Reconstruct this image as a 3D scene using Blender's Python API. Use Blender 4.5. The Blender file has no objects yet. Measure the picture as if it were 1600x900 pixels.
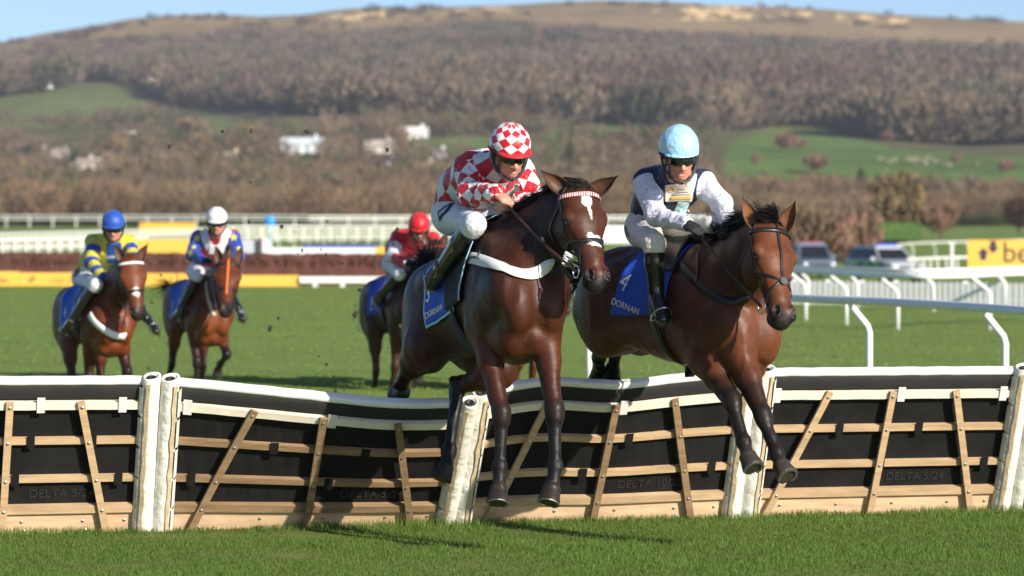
import bpy, math, random
import numpy as np
from mathutils import Vector, Matrix

# ---------------------------------------------------------------- camera, sky, sun, exposure
HORIZON = 335.0        # photo row of the horizon, for a level camera
FPX = 5280.0           # focal length in photo pixels
H = 2.02               # camera height, m
scn = bpy.context.scene
cam_d = bpy.data.cameras.new("camera")
cam = bpy.data.objects.new("camera", cam_d)
scn.collection.objects.link(cam)
scn.camera = cam
cam.location = (0, 0, H)
cam.rotation_euler = (math.radians(90), 0, 0)
cam_d.sensor_width = 36.0
cam_d.lens = FPX / 1600 * 36.0
cam_d.shift_y = -(450 - HORIZON) / 1600
cam_d.clip_start = 0.5
cam_d.clip_end = 8000
cam_d.dof.use_dof = True
cam_d.dof.focus_distance = 20.9
cam_d.dof.aperture_fstop = 2.9

world = bpy.data.worlds.new("World")
scn.world = world
world.use_nodes = True
SUN_AZ = math.radians(41)      # to the right of the direction from the scene back to the camera
SUN_EL = math.radians(24)
sun_dir = Vector((math.sin(SUN_AZ) * math.cos(SUN_EL), -math.cos(SUN_AZ) * math.cos(SUN_EL), math.sin(SUN_EL)))
nt = world.node_tree
sky = nt.nodes.new('ShaderNodeTexSky')
sky.sky_type = 'NISHITA'
sky.sun_disc = False
sky.sun_elevation = SUN_EL
sky.sun_rotation = math.atan2(sun_dir.x, sun_dir.y)
sky.air_density = 0.6
sky.dust_density = 0.5
sky.ozone_density = 3.6
nt.links.new(sky.outputs[0], nt.nodes['Background'].inputs[0])
nt.nodes['Background'].inputs[1].default_value = 0.105

sun_d = bpy.data.lights.new("sun", 'SUN')
sun_d.energy = 5.0
sun_d.angle = math.radians(0.5)
sun_d.color = (1.0, 0.92, 0.80)
sun = bpy.data.objects.new("sun", sun_d)
scn.collection.objects.link(sun)
sun.rotation_euler = sun_dir.to_track_quat('Z', 'Y').to_euler()
sun.location = (20, -10, 20)

scn.view_settings.view_transform = 'Standard'
scn.view_settings.look = 'None'
scn.view_settings.exposure = 0.48
scn.view_settings.gamma = 1.0
try:
    scn.cycles.max_bounces = 5
    scn.cycles.diffuse_bounces = 2
    scn.cycles.glossy_bounces = 2
    scn.cycles.transparent_max_bounces = 6
    scn.cycles.sample_clamp_indirect = 4
except Exception:
    pass

rng = np.random.default_rng(7)
random.seed(7)
V3 = lambda *a: np.array(a, dtype=float)


def P(px, py, Y):
    """world point seen at photo pixel (px, py) from the camera position, at distance Y"""
    return np.array(((px - 800) / FPX * Y, Y, H - (py - HORIZON) / FPX * Y))


def gz(X, Y):
    """the course drops a little beyond the rails on the right"""
    sm = lambda t: np.clip(t, 0, 1) ** 2 * (3 - 2 * np.clip(t, 0, 1))
    X, Y = np.asarray(X, float), np.asarray(Y, float)
    return -1.3 * sm((Y - 96) / 34) * sm((300 - Y) / 110) * sm((X - 3) / 7)


def nrm(v):
    v = np.asarray(v, float)
    return v / (np.linalg.norm(v, axis=-1, keepdims=True) + 1e-12)

# ---------------------------------------------------------------- materials
MATS = {}


def mat(name, col=(0.5, 0.5, 0.5), rough=0.6, metal=0.0, coat=0.0, noise=None, bump=None, attr=None, sheen=0.0, spec=None, coat_rough=0.2, emit=None):
    """principled material. noise=(scale, amount); bump=(scale, strength, distance); attr=colour attribute name"""
    if name in MATS:
        return MATS[name]
    m = bpy.data.materials.new(name)
    m.use_nodes = True
    n = m.node_tree.nodes
    l = m.node_tree.links
    b = n['Principled BSDF']
    b.inputs['Base Color'].default_value = (*col, 1)
    b.inputs['Roughness'].default_value = rough
    b.inputs['Metallic'].default_value = metal
    b.inputs['Coat Weight'].default_value = coat
    b.inputs['Coat Roughness'].default_value = coat_rough
    b.inputs['Sheen Weight'].default_value = sheen
    if spec is not None:
        b.inputs['Specular IOR Level'].default_value = spec
    src = None
    if attr:
        a = n.new('ShaderNodeAttribute')
        a.attribute_name = attr
        src = a.outputs['Color']
    if noise:
        tc = n.new('ShaderNodeTexCoord')
        nz = n.new('ShaderNodeTexNoise')
        nz.inputs['Scale'].default_value = noise[0]
        nz.inputs['Detail'].default_value = 5
        nz.inputs['Roughness'].default_value = 0.62
        l.new(tc.outputs['Object'], nz.inputs['Vector'])
        mr = n.new('ShaderNodeMapRange')
        mr.inputs['From Min'].default_value = 0.25
        mr.inputs['From Max'].default_value = 0.75
        mr.inputs['To Min'].default_value = 1 - noise[1]
        mr.inputs['To Max'].default_value = 1 + noise[1]
        l.new(nz.outputs['Fac'], mr.inputs['Value'])
        vm = n.new('ShaderNodeVectorMath')
        vm.operation = 'SCALE'
        if src is not None:
            l.new(src, vm.inputs[0])
        else:
            vm.inputs[0].default_value = col
        l.new(mr.outputs[0], vm.inputs['Scale'])
        src = vm.outputs[0]
    if src is not None:
        l.new(src, b.inputs['Base Color'])
    if bump:
        tc = n.new('ShaderNodeTexCoord')
        nz = n.new('ShaderNodeTexNoise')
        nz.inputs['Scale'].default_value = bump[0]
        nz.inputs['Detail'].default_value = 4
        l.new(tc.outputs['Object'], nz.inputs['Vector'])
        bp = n.new('ShaderNodeBump')
        bp.inputs['Strength'].default_value = bump[1]
        bp.inputs['Distance'].default_value = bump[2]
        l.new(nz.outputs['Fac'], bp.inputs['Height'])
        l.new(bp.outputs['Normal'], b.inputs['Normal'])
    MATS[name] = m
    return m

# ---------------------------------------------------------------- object helpers


def empty(name, loc, label=None, cat=None, group=None):
    o = bpy.data.objects.new(name, None)
    scn.collection.objects.link(o)
    o.location = loc
    o.empty_display_size = 0.2
    tag(o, label, cat, group)
    return o


def tag(o, label=None, cat=None, group=None, kind=None):
    if label:
        o['label'] = label
    if cat:
        o['category'] = cat
    if group:
        o['group'] = group
    if kind:
        o['kind'] = kind
    return o


def root_loc(o):
    p = Vector((0, 0, 0))
    while o is not None:
        if o.parent is None:
            p = Vector(o.location)
        o = o.parent
    return p


def link(name, me, m=None, parent=None, smooth=False):
    """me has world coordinates; the object is parented so that it stays where it is"""
    o = bpy.data.objects.new(name, me)
    scn.collection.objects.link(o)
    if m is not None:
        for q in (m if isinstance(m, (list, tuple)) else [m]):
            me.materials.append(q)
    if parent is not None:
        o.parent = parent
        if parent.type == 'EMPTY':
            o.matrix_parent_inverse = Matrix.Translation(-Vector(parent.location))
    if smooth:
        me.polygons.foreach_set('use_smooth', np.ones(len(me.polygons), bool))
    return o


def np_mesh(name, V, F, cols=None, uvs=None, mi=None):
    """V (n,3), F (m,k) with one k"""
    V = np.ascontiguousarray(V, dtype=np.float32)
    F = np.ascontiguousarray(F, dtype=np.int32)
    me = bpy.data.meshes.new(name)
    me.vertices.add(len(V))
    me.vertices.foreach_set('co', V.ravel())
    k = F.shape[1]
    me.loops.add(F.size)
    me.loops.foreach_set('vertex_index', F.ravel())
    me.polygons.add(len(F))
    me.polygons.foreach_set('loop_start', np.arange(0, F.size, k, dtype=np.int32))
    if cols is not None:
        a = me.color_attributes.new('col', 'FLOAT_COLOR', 'POINT')
        c = np.ones((len(V), 4), np.float32)
        c[:, :3] = cols
        a.data.foreach_set('color', c.ravel())
    if uvs is not None:
        u = me.uv_layers.new(name='uv')
        u.data.foreach_set('uv', np.ascontiguousarray(uvs, np.float32).ravel())
    if mi is not None:
        me.polygons.foreach_set('material_index', np.ascontiguousarray(mi, np.int32))
    me.update(calc_edges=True)
    me.validate()
    return me


class MB:
    """collects simple shapes into one mesh"""

    def __init__(s):
        s.v = []
        s.f = []

    def add(s, vs, fs):
        n = len(s.v)
        s.v.extend([tuple(map(float, q)) for q in vs])
        s.f.extend([tuple(n + i for i in f) for f in fs])

    def box(s, c, d, R=None):
        """centre, full size, rows of R = axes"""
        R = np.eye(3) if R is None else np.asarray(R)
        vs = []
        for x in (-.5, .5):
            for y in (-.5, .5):
                for z in (-.5, .5):
                    vs.append(np.asarray(c) + x * d[0] * R[0] + y * d[1] * R[1] + z * d[2] * R[2])
        s.add(vs, [(0, 1, 3, 2), (4, 6, 7, 5), (0, 4, 5, 1), (2, 3, 7, 6), (0, 2, 6, 4), (1, 5, 7, 3)])
        return s

    def tube(s, pts, r, n=8, cap=True):
        pts = [np.asarray(p, float) for p in pts]
        rs = list(r) if hasattr(r, '__len__') else [r] * len(pts)
        vs = []
        up = None
        for i, p in enumerate(pts):
            t = nrm(pts[min(i + 1, len(pts) - 1)] - pts[max(i - 1, 0)])
            if up is None:
                a = V3(0, 0, 1) if abs(t[2]) < .9 else V3(1, 0, 0)
                up = nrm(np.cross(t, a))
            up = nrm(up - t * np.dot(up, t))
            b = np.cross(t, up)
            for j in range(n):
                an = 2 * math.pi * j / n
                vs.append(p + rs[i] * (math.cos(an) * up + math.sin(an) * b))
        fs = []
        m = len(pts)
        for i in range(m - 1):
            for j in range(n):
                fs.append((i * n + j, i * n + (j + 1) % n, (i + 1) * n + (j + 1) % n, (i + 1) * n + j))
        if cap:
            fs.append(tuple(range(n))[::-1])
            fs.append(tuple((m - 1) * n + j for j in range(n)))
        s.add(vs, fs)
        return s

    def strip(s, pts, nor, w, th):
        """flat strap through pts with face normals nor"""
        pts = np.asarray(pts, float)
        nor = nrm(nor)
        m = len(pts)
        w = w if hasattr(w, '__len__') else [w] * m
        vs = []
        for i in range(m):
            t = nrm(pts[min(i + 1, m - 1)] - pts[max(i - 1, 0)])
            b = nrm(np.cross(t, nor[i]))
            nn = nrm(np.cross(b, t))
            for x, y in ((-1, 0), (1, 0), (1, 1), (-1, 1)):
                vs.append(pts[i] + b * x * w[i] / 2 + nn * y * th)
        fs = []
        for i in range(m - 1):
            for j in range(4):
                fs.append((i * 4 + j, i * 4 + (j + 1) % 4, (i + 1) * 4 + (j + 1) % 4, (i + 1) * 4 + j))
        fs += [(3, 2, 1, 0), tuple((m - 1) * 4 + j for j in range(4))]
        s.add(vs, fs)
        return s

    def sheet(s, A, th=None, N=None):
        """grid of points A (n,m,3); th = thickness along N"""
        n, m = A.shape[:2]
        idx = lambda i, j: i * m + j
        fs = [(idx(i, j), idx(i + 1, j), idx(i + 1, j + 1), idx(i, j + 1)) for i in range(n - 1) for j in range(m - 1)]
        if th is None:
            s.add(A.reshape(-1, 3), fs)
            return s
        B = A + N * th
        q = n * m
        f2 = [tuple(q + i for i in f[::-1]) for f in fs]
        rim = [idx(i, 0) for i in range(n)] + [idx(n - 1, j) for j in range(1, m)] + [idx(i, m - 1) for i in range(n - 2, -1, -1)] + [idx(0, j) for j in range(m - 2, 0, -1)]
        fr = [(rim[(i + 1) % len(rim)], rim[i], q + rim[i], q + rim[(i + 1) % len(rim)]) for i in range(len(rim))]
        s.add(np.concatenate([A.reshape(-1, 3), B.reshape(-1, 3)]), fs + f2 + fr)
        return s

    def lathe(s, c, prof, n=16, R=None):
        """profile [(r, z)] round axis R[2] at c"""
        R = np.eye(3) if R is None else np.asarray(R)
        vs = []
        for r, z in prof:
            for j in range(n):
                a = 2 * math.pi * j / n
                vs.append(np.asarray(c) + r * math.cos(a) * R[0] + r * math.sin(a) * R[1] + z * R[2])
        fs = []
        for i in range(len(prof) - 1):
            for j in range(n):
                fs.append((i * n + j, i * n + (j + 1) % n, (i + 1) * n + (j + 1) % n, (i + 1) * n + j))
        fs.append(tuple(range(n))[::-1])
        fs.append(tuple((len(prof) - 1) * n + j for j in range(n)))
        s.add(vs, fs)
        return s

    def build(s, name, m, parent=None, smooth=False):
        me = bpy.data.meshes.new(name)
        me.from_pydata(s.v, [], s.f)
        me.update()
        return link(name, me, m, parent, smooth)


def spline(pts, n):
    """Catmull-Rom through pts, n samples per span"""
    pts = np.asarray(pts, float)
    Q = np.vstack([2 * pts[0] - pts[1], pts, 2 * pts[-1] - pts[-2]])
    out = []
    for i in range(1, len(Q) - 2):
        for t in np.linspace(0, 1, n, endpoint=False):
            a, b, c, d = Q[i - 1], Q[i], Q[i + 1], Q[i + 2]
            out.append(.5 * ((2 * b) + (-a + c) * t + (2 * a - 5 * b + 4 * c - d) * t * t + (-a + 3 * b - 3 * c + d) * t ** 3))
    out.append(pts[-1])
    return np.array(out)


def vnoise(p, seed=0):
    """smooth value noise in 3-D, p (n,3) -> -1..1"""
    p = np.asarray(p, float)
    i = np.floor(p).astype(np.int64)
    f = p - i
    f = f * f * (3 - 2 * f)
    r = 0
    for dx in (0, 1):
        for dy in (0, 1):
            for dz in (0, 1):
                h = (i[..., 0] + dx) * 374761393 + (i[..., 1] + dy) * 668265263 + (i[..., 2] + dz) * 2147483647 + seed * 974711
                h = (h ^ (h >> 13)) * 1274126177
                h = ((h ^ (h >> 16)) & 0xffff) / 32767.5 - 1
                w = (f[..., 0] if dx else 1 - f[..., 0]) * (f[..., 1] if dy else 1 - f[..., 1]) * (f[..., 2] if dz else 1 - f[..., 2])
                r = r + w * h
    return r

# ---------------------------------------------------------------- sculpting: blended round forms meshed as one surface


class Sculpt:
    def __init__(s):
        s.p = []

    def cap(s, a, b, ra, rb, n=None, k=.035, col=None, grp=0, sub=False):
        a = np.asarray(a, float)
        b = np.asarray(b, float)
        ra = ra if hasattr(ra, '__len__') else (ra, ra)
        rb = rb if hasattr(rb, '__len__') else (rb, rb)
        n = V3(1, 0, 0) if n is None else nrm(n)
        if np.linalg.norm(b - a) < 1e-6:
            b = a + V3(0, 0, 1e-5)
        s.p.append(dict(t='c', a=a, b=b, ra=ra, rb=rb, n=n, k=k, col=col, grp=grp, sub=sub))

    def ell(s, c, r, ax, k=.035, col=None, grp=0, sub=False):
        s.p.append(dict(t='e', c=np.asarray(c, float), r=np.asarray(r, float), ax=np.asarray(ax, float), k=k, col=col, grp=grp, sub=sub))

    def cone(s, a, b, ra, rb, k=.01, col=None, grp=0):
        """flat-ended truncated cone"""
        s.p.append(dict(t='f', a=np.asarray(a, float), b=np.asarray(b, float), ra=(ra, ra), rb=(rb, rb), n=V3(1, 0, 0), k=k, col=col, grp=grp, sub=False))

    @staticmethod
    def dist(q, X):
        if q['t'] == 'e':
            o = (X - q['c']) @ q['ax'].T
            o2 = o * o + 1e-9
            k0 = np.sqrt((o2 / q['r'] ** 2).sum(-1))
            k1 = np.sqrt((o2 / q['r'] ** 4).sum(-1))
            return k0 * (k0 - 1) / k1
        ab = q['b'] - q['a']
        o = X - q['a']
        t = (o @ ab) / (ab @ ab)
        tc = np.clip(t, 0, 1)
        rn = q['ra'][0] + (q['rb'][0] - q['ra'][0]) * tc
        rm = q['ra'][1] + (q['rb'][1] - q['ra'][1]) * tc
        if q['t'] == 'f':
            L = math.sqrt(ab @ ab)
            off = o - t[..., None] * ab
            return np.maximum(np.sqrt((off * off).sum(-1)) - rn, np.maximum(-t * L, (t - 1) * L))
        off = o - tc[..., None] * ab
        d2 = (off * off).sum(-1) + 1e-9
        if q['ra'][0] == q['ra'][1] and q['rb'][0] == q['rb'][1]:
            return np.sqrt(d2) - rn
        dn2 = (off @ q['n']) ** 2
        dm2 = np.maximum(d2 - dn2, 1e-10)
        k0 = np.sqrt(dn2 / rn ** 2 + dm2 / rm ** 2)
        k1 = np.sqrt(dn2 / rn ** 4 + dm2 / rm ** 4)
        return k0 * (k0 - 1) / k1

    @staticmethod
    def bounds(q):
        if q['t'] == 'e':
            r = q['r'].max()
            return q['c'] - r, q['c'] + r
        r = max(max(q['ra']), max(q['rb']))
        return np.minimum(q['a'], q['b']) - r, np.maximum(q['a'], q['b']) + r

    def mesh(s, h, disp=None):
        """-> vertices, quads; keeps the field for later fitting"""
        lo = np.min([s.bounds(q)[0] for q in s.p if not q['sub']], 0) - .10
        hi = np.max([s.bounds(q)[1] for q in s.p if not q['sub']], 0) + .10
        N = np.ceil((hi - lo) / h).astype(int) + 1
        F = np.full(N, .5, np.float32)
        for q in s.p:
            a, b = s.bounds(q)
            mg = max(.05, q['k'] * 1.2)
            i0 = np.maximum(((a - mg - lo) / h).astype(int), 0)
            i1 = np.minimum(((b + mg - lo) / h).astype(int) + 2, N)
            if (i1 <= i0).any():
                continue
            ax = [lo[j] + h * np.arange(i0[j], i1[j]) for j in range(3)]
            X = np.stack(np.meshgrid(*ax, indexing='ij'), -1)
            d = s.dist(q, X)
            sl = tuple(slice(i0[j], i1[j]) for j in range(3))
            G = F[sl]
            k = q['k']
            if q['sub']:
                t = np.clip(.5 - .5 * (G + d) / k, 0, 1)
                F[sl] = G * (1 - t) + (-d) * t + k * t * (1 - t)
            else:
                t = np.clip(.5 + .5 * (G - d) / k, 0, 1)
                F[sl] = G * (1 - t) + d * t - k * t * (1 - t)
        if disp is not None:
            idx = np.argwhere(np.abs(F) < 3 * h + .02)
            X = lo + idx * h
            F[tuple(idx.T)] += disp(X).astype(np.float32)
        s.F, s.lo, s.h = F, lo, h
        S = F < 0
        c = S[:-1, :-1, :-1].astype(np.int8)
        tot = sum(S[i:N[0] - 1 + i, j:N[1] - 1 + j, l:N[2] - 1 + l].astype(np.int8) for i in (0, 1) for j in (0, 1) for l in (0, 1))
        act = (tot > 0) & (tot < 8)
        cells = np.argwhere(act)
        cid = np.full(act.shape, -1, np.int32)
        cid[act] = np.arange(len(cells))
        acc = np.zeros((len(cells), 3))
        cnt = np.zeros(len(cells))
        for ax in range(3):
            o1, o2 = [x for x in range(3) if x != ax]
            for u in (0, 1):
                for v in (0, 1):
                    A = cells.copy()
                    A[:, o1] += u
                    A[:, o2] += v
                    B = A.copy()
                    B[:, ax] += 1
                    fa = F[tuple(A.T)]
                    fb = F[tuple(B.T)]
                    m = (fa < 0) != (fb < 0)
                    t = fa[m] / (fa[m] - fb[m])
                    pt = A[m].astype(float)
                    pt[:, ax] += t
                    acc[m] += pt
                    cnt[m] += 1
        V = lo + h * acc / cnt[:, None]
        quads = []
        for ax in range(3):
            o1, o2 = (ax + 1) % 3, (ax + 2) % 3
            sl0 = [slice(None)] * 3
            sl1 = [slice(None)] * 3
            sl0[ax] = slice(0, -1)
            sl1[ax] = slice(1, None)
            a, b = S[tuple(sl0)], S[tuple(sl1)]
            E = np.argwhere(a != b)
            E = E[(E[:, o1] > 0) & (E[:, o2] > 0) & (E[:, o1] < N[o1] - 1) & (E[:, o2] < N[o2] - 1)]
            flip = a[tuple(E.T)]
            g = []
            for d1, d2 in ((-1, -1), (0, -1), (0, 0), (-1, 0)):
                C = E.copy()
                C[:, o1] += d1
                C[:, o2] += d2
                g.append(cid[tuple(C.T)])
            g = np.stack(g, 1)
            g[~flip] = g[~flip][:, ::-1]
            quads.append(g)
        Q = np.concatenate(quads)
        return V, Q

    def sample(s, X):
        X = np.asarray(X, float)
        g = (X - s.lo) / s.h
        g = np.clip(g, 0, np.array(s.F.shape) - 1.001)
        i = g.astype(int)
        f = g - i
        r = 0
        for dx in (0, 1):
            for dy in (0, 1):
                for dz in (0, 1):
                    w = (f[..., 0] if dx else 1 - f[..., 0]) * (f[..., 1] if dy else 1 - f[..., 1]) * (f[..., 2] if dz else 1 - f[..., 2])
                    r = r + w * s.F[i[..., 0] + dx, i[..., 1] + dy, i[..., 2] + dz]
        return r

    def grad(s, X):
        e = s.h
        g = np.stack([s.sample(X + e * np.eye(3)[i]) - s.sample(X - e * np.eye(3)[i]) for i in range(3)], -1)
        return nrm(g)

    def hug(s, X, off=.004, it=12):
        X = np.array(X, float)
        for _ in range(it):
            d = np.clip(s.sample(X) - off, -.06, .06)
            X = X - s.grad(X) * d[..., None] * .8
        return X, s.grad(X)

    def cast(s, X0, D, off=.004, maxd=.9, step=.008):
        X0 = np.asarray(X0, float)
        D = nrm(D)
        sh = X0.shape[:-1]
        X0 = X0.reshape(-1, 3)
        D = np.broadcast_to(D, sh + (3,)).reshape(-1, 3)
        T = np.full(len(X0), maxd)
        done = np.zeros(len(X0), bool)
        prev = s.sample(X0) - off
        for t in np.arange(step, maxd, step):
            cur = s.sample(X0 + D * t) - off
            hit = (cur < 0) & ~done
            if hit.any():
                fr = prev[hit] / (prev[hit] - cur[hit] + 1e-9)
                T[hit] = t - step + step * np.clip(fr, 0, 1)
                done |= hit
            prev = cur
        return (X0 + D * T[:, None]).reshape(sh + (3,)), done.reshape(sh)

    def colours(s, V, sharp=.014):
        best = None
        ds = []
        cs = []
        for q in s.p:
            if q['sub'] or q['col'] is None:
                continue
            ds.append(s.dist(q, V))
            cs.append(q['col'])
        D = np.array(ds)
        D = D - D.min(0)
        W = np.exp(-D / sharp)
        W /= W.sum(0)
        return W.T @ np.array(cs)

    def groups(s, V):
        pr = [q for q in s.p if not q['sub']]
        D = np.array([s.dist(q, V) for q in pr])
        i = D.argmin(0)
        return i, pr
# ================================================================ HORSES
def bits(seed):
    return np.random.default_rng(seed)


coat_mats = {}


def coat_mat():
    if 'coat' in MATS:
        return MATS['coat']
    m = mat('coat', rough=.5, coat=.03, coat_rough=.3, attr='col', noise=(9, .26), sheen=.0, spec=.24)
    n = m.node_tree.nodes
    l = m.node_tree.links
    b = n['Principled BSDF']
    tc = n.new('ShaderNodeTexCoord')
    n1 = n.new('ShaderNodeTexNoise')
    n1.inputs['Scale'].default_value = 9
    n1.inputs['Detail'].default_value = 1.5
    n1.inputs['Distortion'].default_value = .1
    n2 = n.new('ShaderNodeTexNoise')
    n2.inputs['Scale'].default_value = 260
    n2.inputs['Detail'].default_value = 2
    ad = n.new('ShaderNodeMath')
    ad.operation = 'MULTIPLY_ADD'
    ad.inputs[1].default_value = .09
    l.new(tc.outputs['Object'], n1.inputs['Vector'])
    l.new(tc.outputs['Object'], n2.inputs['Vector'])
    l.new(n2.outputs['Fac'], ad.inputs[0])
    l.new(n1.outputs['Fac'], ad.inputs[2])
    n3 = n.new('ShaderNodeTexNoise')
    n3.inputs['Scale'].default_value = 38
    n3.inputs['Detail'].default_value = 4
    n3.inputs['Distortion'].default_value = 1.0
    l.new(tc.outputs['Object'], n3.inputs['Vector'])
    a2 = n.new('ShaderNodeMath')
    a2.operation = 'MULTIPLY_ADD'
    a2.inputs[1].default_value = .16
    l.new(n3.outputs['Fac'], a2.inputs[0])
    l.new(ad.outputs[0], a2.inputs[2])
    ad = a2
    rr = n.new('ShaderNodeMapRange')
    rr.inputs['To Min'].default_value = .30
    rr.inputs['To Max'].default_value = .62
    l.new(n3.outputs['Fac'], rr.inputs[0])
    l.new(rr.outputs[0], b.inputs['Roughness'])
    # flecks of thrown mud
    n4 = n.new('ShaderNodeTexNoise')
    n4.inputs['Scale'].default_value = 75
    n4.inputs['Detail'].default_value = 1
    l.new(tc.outputs['Object'], n4.inputs['Vector'])
    g4 = n.new('ShaderNodeMapRange')
    g4.inputs['From Min'].default_value = .70
    g4.inputs['From Max'].default_value = .73
    g4.inputs['To Max'].default_value = .65
    l.new(n4.outputs['Fac'], g4.inputs[0])
    mx4 = n.new('ShaderNodeMix')
    mx4.data_type = 'RGBA'
    mx4.inputs[7].default_value = (.13, .10, .06, 1)
    l.new(g4.outputs[0], mx4.inputs[0])
    l.new(b.inputs['Base Color'].links[0].from_socket, mx4.inputs[6])
    l.new(mx4.outputs[2], b.inputs['Base Color'])
    bp = n.new('ShaderNodeBump')
    bp.inputs['Strength'].default_value = .5
    bp.inputs['Distance'].default_value = .018
    l.new(ad.outputs[0], bp.inputs['Height'])
    l.new(bp.outputs['Normal'], b.inputs['Normal'])
    l.new(bp.outputs['Normal'], b.inputs['Coat Normal'])
    return m


HW = 1.36


def hx_(s):
    return np.array([s.ha, s.hl, s.hd])


class Horse:
    def __init__(s, sp):
        s.sp = sp
        s.root = empty('racehorse', tuple(sp['base']), sp['label'], 'horse', sp.get('group'))
        s.frames()
        s.sculpt()

    def B(s, f, l, u):
        """canonical body coordinates -> world"""
        return s.W + s.sc * ((f - .33) * s.Fd + l * s.L + (u - 1.60) * s.U)

    def Hd(s, a, l, d):
        """head coordinates (along face, left, out of face) -> world"""
        return s.pl + s.hs * (a * s.ha + l * HW * s.hl + d * s.hd)

    def frames(s):
        sp = s.sp
        s.W = np.asarray(sp['withers'])
        C = np.asarray(sp['croup'])
        d = s.W - C
        s.sc = sp.get('scale', np.linalg.norm(d) / .91)
        s.Fd = nrm(d)
        up = V3(*sp.get('up', (0, 0, 1)))
        s.L = nrm(np.cross(up, s.Fd))
        s.U = np.cross(s.Fd, s.L)
        s.pl = np.asarray(sp['poll'])
        v = np.asarray(sp['nose']) - s.pl
        s.hs = sp.get('hscale', np.linalg.norm(v) / .61)
        s.ha = nrm(v)
        fd = np.asarray(sp['face'], float)
        s.hd = nrm(fd - s.ha * np.dot(fd, s.ha))
        s.hl = np.cross(s.hd, s.ha)      # left of the head
        if np.dot(s.hl, s.L) < 0:
            s.hl = -s.hl

    def leg_front(s, J, c, dark, side, pale=None):
        """J: shoulder, elbow, knee, fetlock, coronet, toe (world)"""
        S, k = s.S, s.sc
        E, K, Fk, Cn, T = [np.asarray(x) for x in J]
        n = s.L
        sh = s.B(.60, side * .15, 1.15)
        S.cap(sh, E, (.085 * k, .12 * k), (.075 * k, .10 * k), n, .06, c['body'])
        m = E * .62 + K * .38
        bk = -nrm(np.cross(np.cross(K - E, s.Fd), K - E))
        S.cap(E, m, (.074 * k, .098 * k), (.058 * k, .074 * k), n, .045, c['arm'])
        S.cap(m, K, (.060 * k, .074 * k), (.043 * k, .047 * k), n, .03, c['arm2'])
        S.ell(E * .75 + K * .25 - bk * .03 * k + n * side * .018, V3(.05, .05, .12) * k, s.axes(K - E), .04, c['arm'])
        ax = s.axes(Fk - K)
        S.ell(K - bk * .004 - nrm(Fk - K) * .022 * k, V3(.050, .052, .048) * k, ax, .03, dark)
        S.ell(K - bk * .002 + nrm(Fk - K) * .030 * k, V3(.045, .049, .042) * k, ax, .03, dark)
        S.cap(K, Fk, (.036 * k, .038 * k), (.031 * k, .034 * k), n, .022, dark)
        bk2 = nrm(bk - nrm(Fk - K) * np.dot(bk, nrm(Fk - K)))
        S.cap(K + bk2 * .024 * k + (Fk - K) * .12, Fk + bk2 * .026 * k - (Fk - K) * .08, .019 * k, .021 * k, n, .018, dark)
        S.ell(K + bk2 * .035 * k, V3(.028, .03, .035) * k, ax, .02, dark)
        S.ell(Fk, V3(.043, .045, .048) * k, ax, .018, dark)
        S.ell(Fk + bk2 * .028 * k, V3(.026, .026, .032) * k, ax, .016, dark)
        S.cap(Fk, Cn, (.034 * k, .036 * k), (.039 * k, .040 * k), n, .018, pale or dark)
        s.hoof(Cn, T, pale)

    def axes(s, d):
        """rows: lateral, fore-aft, along d"""
        w = nrm(d)
        a = nrm(s.L - w * np.dot(s.L, w))
        return np.array([a, np.cross(w, a), w])

    def hoof(s, Cn, T, pale=None):
        k = s.sc
        d = nrm(T - Cn)
        a = Cn + d * .005 * k
        s.S.cone(a, a + d * .084 * k, .048 * k, .064 * k, .016, s.c['hoof'])
        s.S.ell(a - d * .004, V3(.047, .047, .020) * k, s.axes(d), .018, pale or s.c['hoof'])
        s.toes.append((a + d * .082 * k, d))

    def leg_hind(s, J, c, dark, side, pale=None):
        S, k = s.S, s.sc
        St, Hk, Fk, Cn, T = [np.asarray(x) for x in J]
        n = s.L
        hip = s.B(-.60, side * .13, 1.34)
        but = s.B(-.84, side * .11, 1.20)
        S.cap(hip, St, (.125 * k, .20 * k), (.080 * k, .12 * k), n, .07, c['body'])
        gm = St * .6 + Hk * .4
        S.cap(but, gm, (.09 * k, .12 * k), (.055 * k, .075 * k), n, .07, c['body'])
        S.cap(St, gm, (.078 * k, .11 * k), (.058 * k, .080 * k), n, .05, c['arm'])
        S.cap(gm, Hk, (.056 * k, .074 * k), (.034 * k, .042 * k), n, .035, c['arm2'])
        cd = nrm(Fk - Hk)
        gd = nrm(Hk - St)
        bk = nrm(gd - cd * np.dot(gd, cd) - cd * .2) if np.linalg.norm(gd - cd * np.dot(gd, cd)) > .05 else -s.Fd
        ax = s.axes(Fk - Hk)
        S.ell(Hk, V3(.040, .052, .065) * k, ax, .02, dark)
        S.cap(Hk + bk * .05 * k - cd * .045 * k, Hk + bk * .02 * k + cd * .06 * k, .022 * k, .024 * k, n, .02, dark)
        S.cap(Hk + bk * .05 * k - cd * .045 * k, gm + bk * .03 * k, .014 * k, .02 * k, n, .025, c['arm2'])
        S.cap(Hk, Fk, (.036 * k, .041 * k), (.032 * k, .037 * k), n, .022, dark)
        S.ell(Fk, V3(.043, .046, .049) * k, ax, .018, dark)
        S.ell(Fk + bk * .022 * k, V3(.027, .027, .032) * k, ax, .016, dark)
        S.cap(Fk, Cn, (.034 * k, .036 * k), (.039 * k, .040 * k), n, .018, pale or dark)
        s.hoof(Cn, T, pale)

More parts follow.
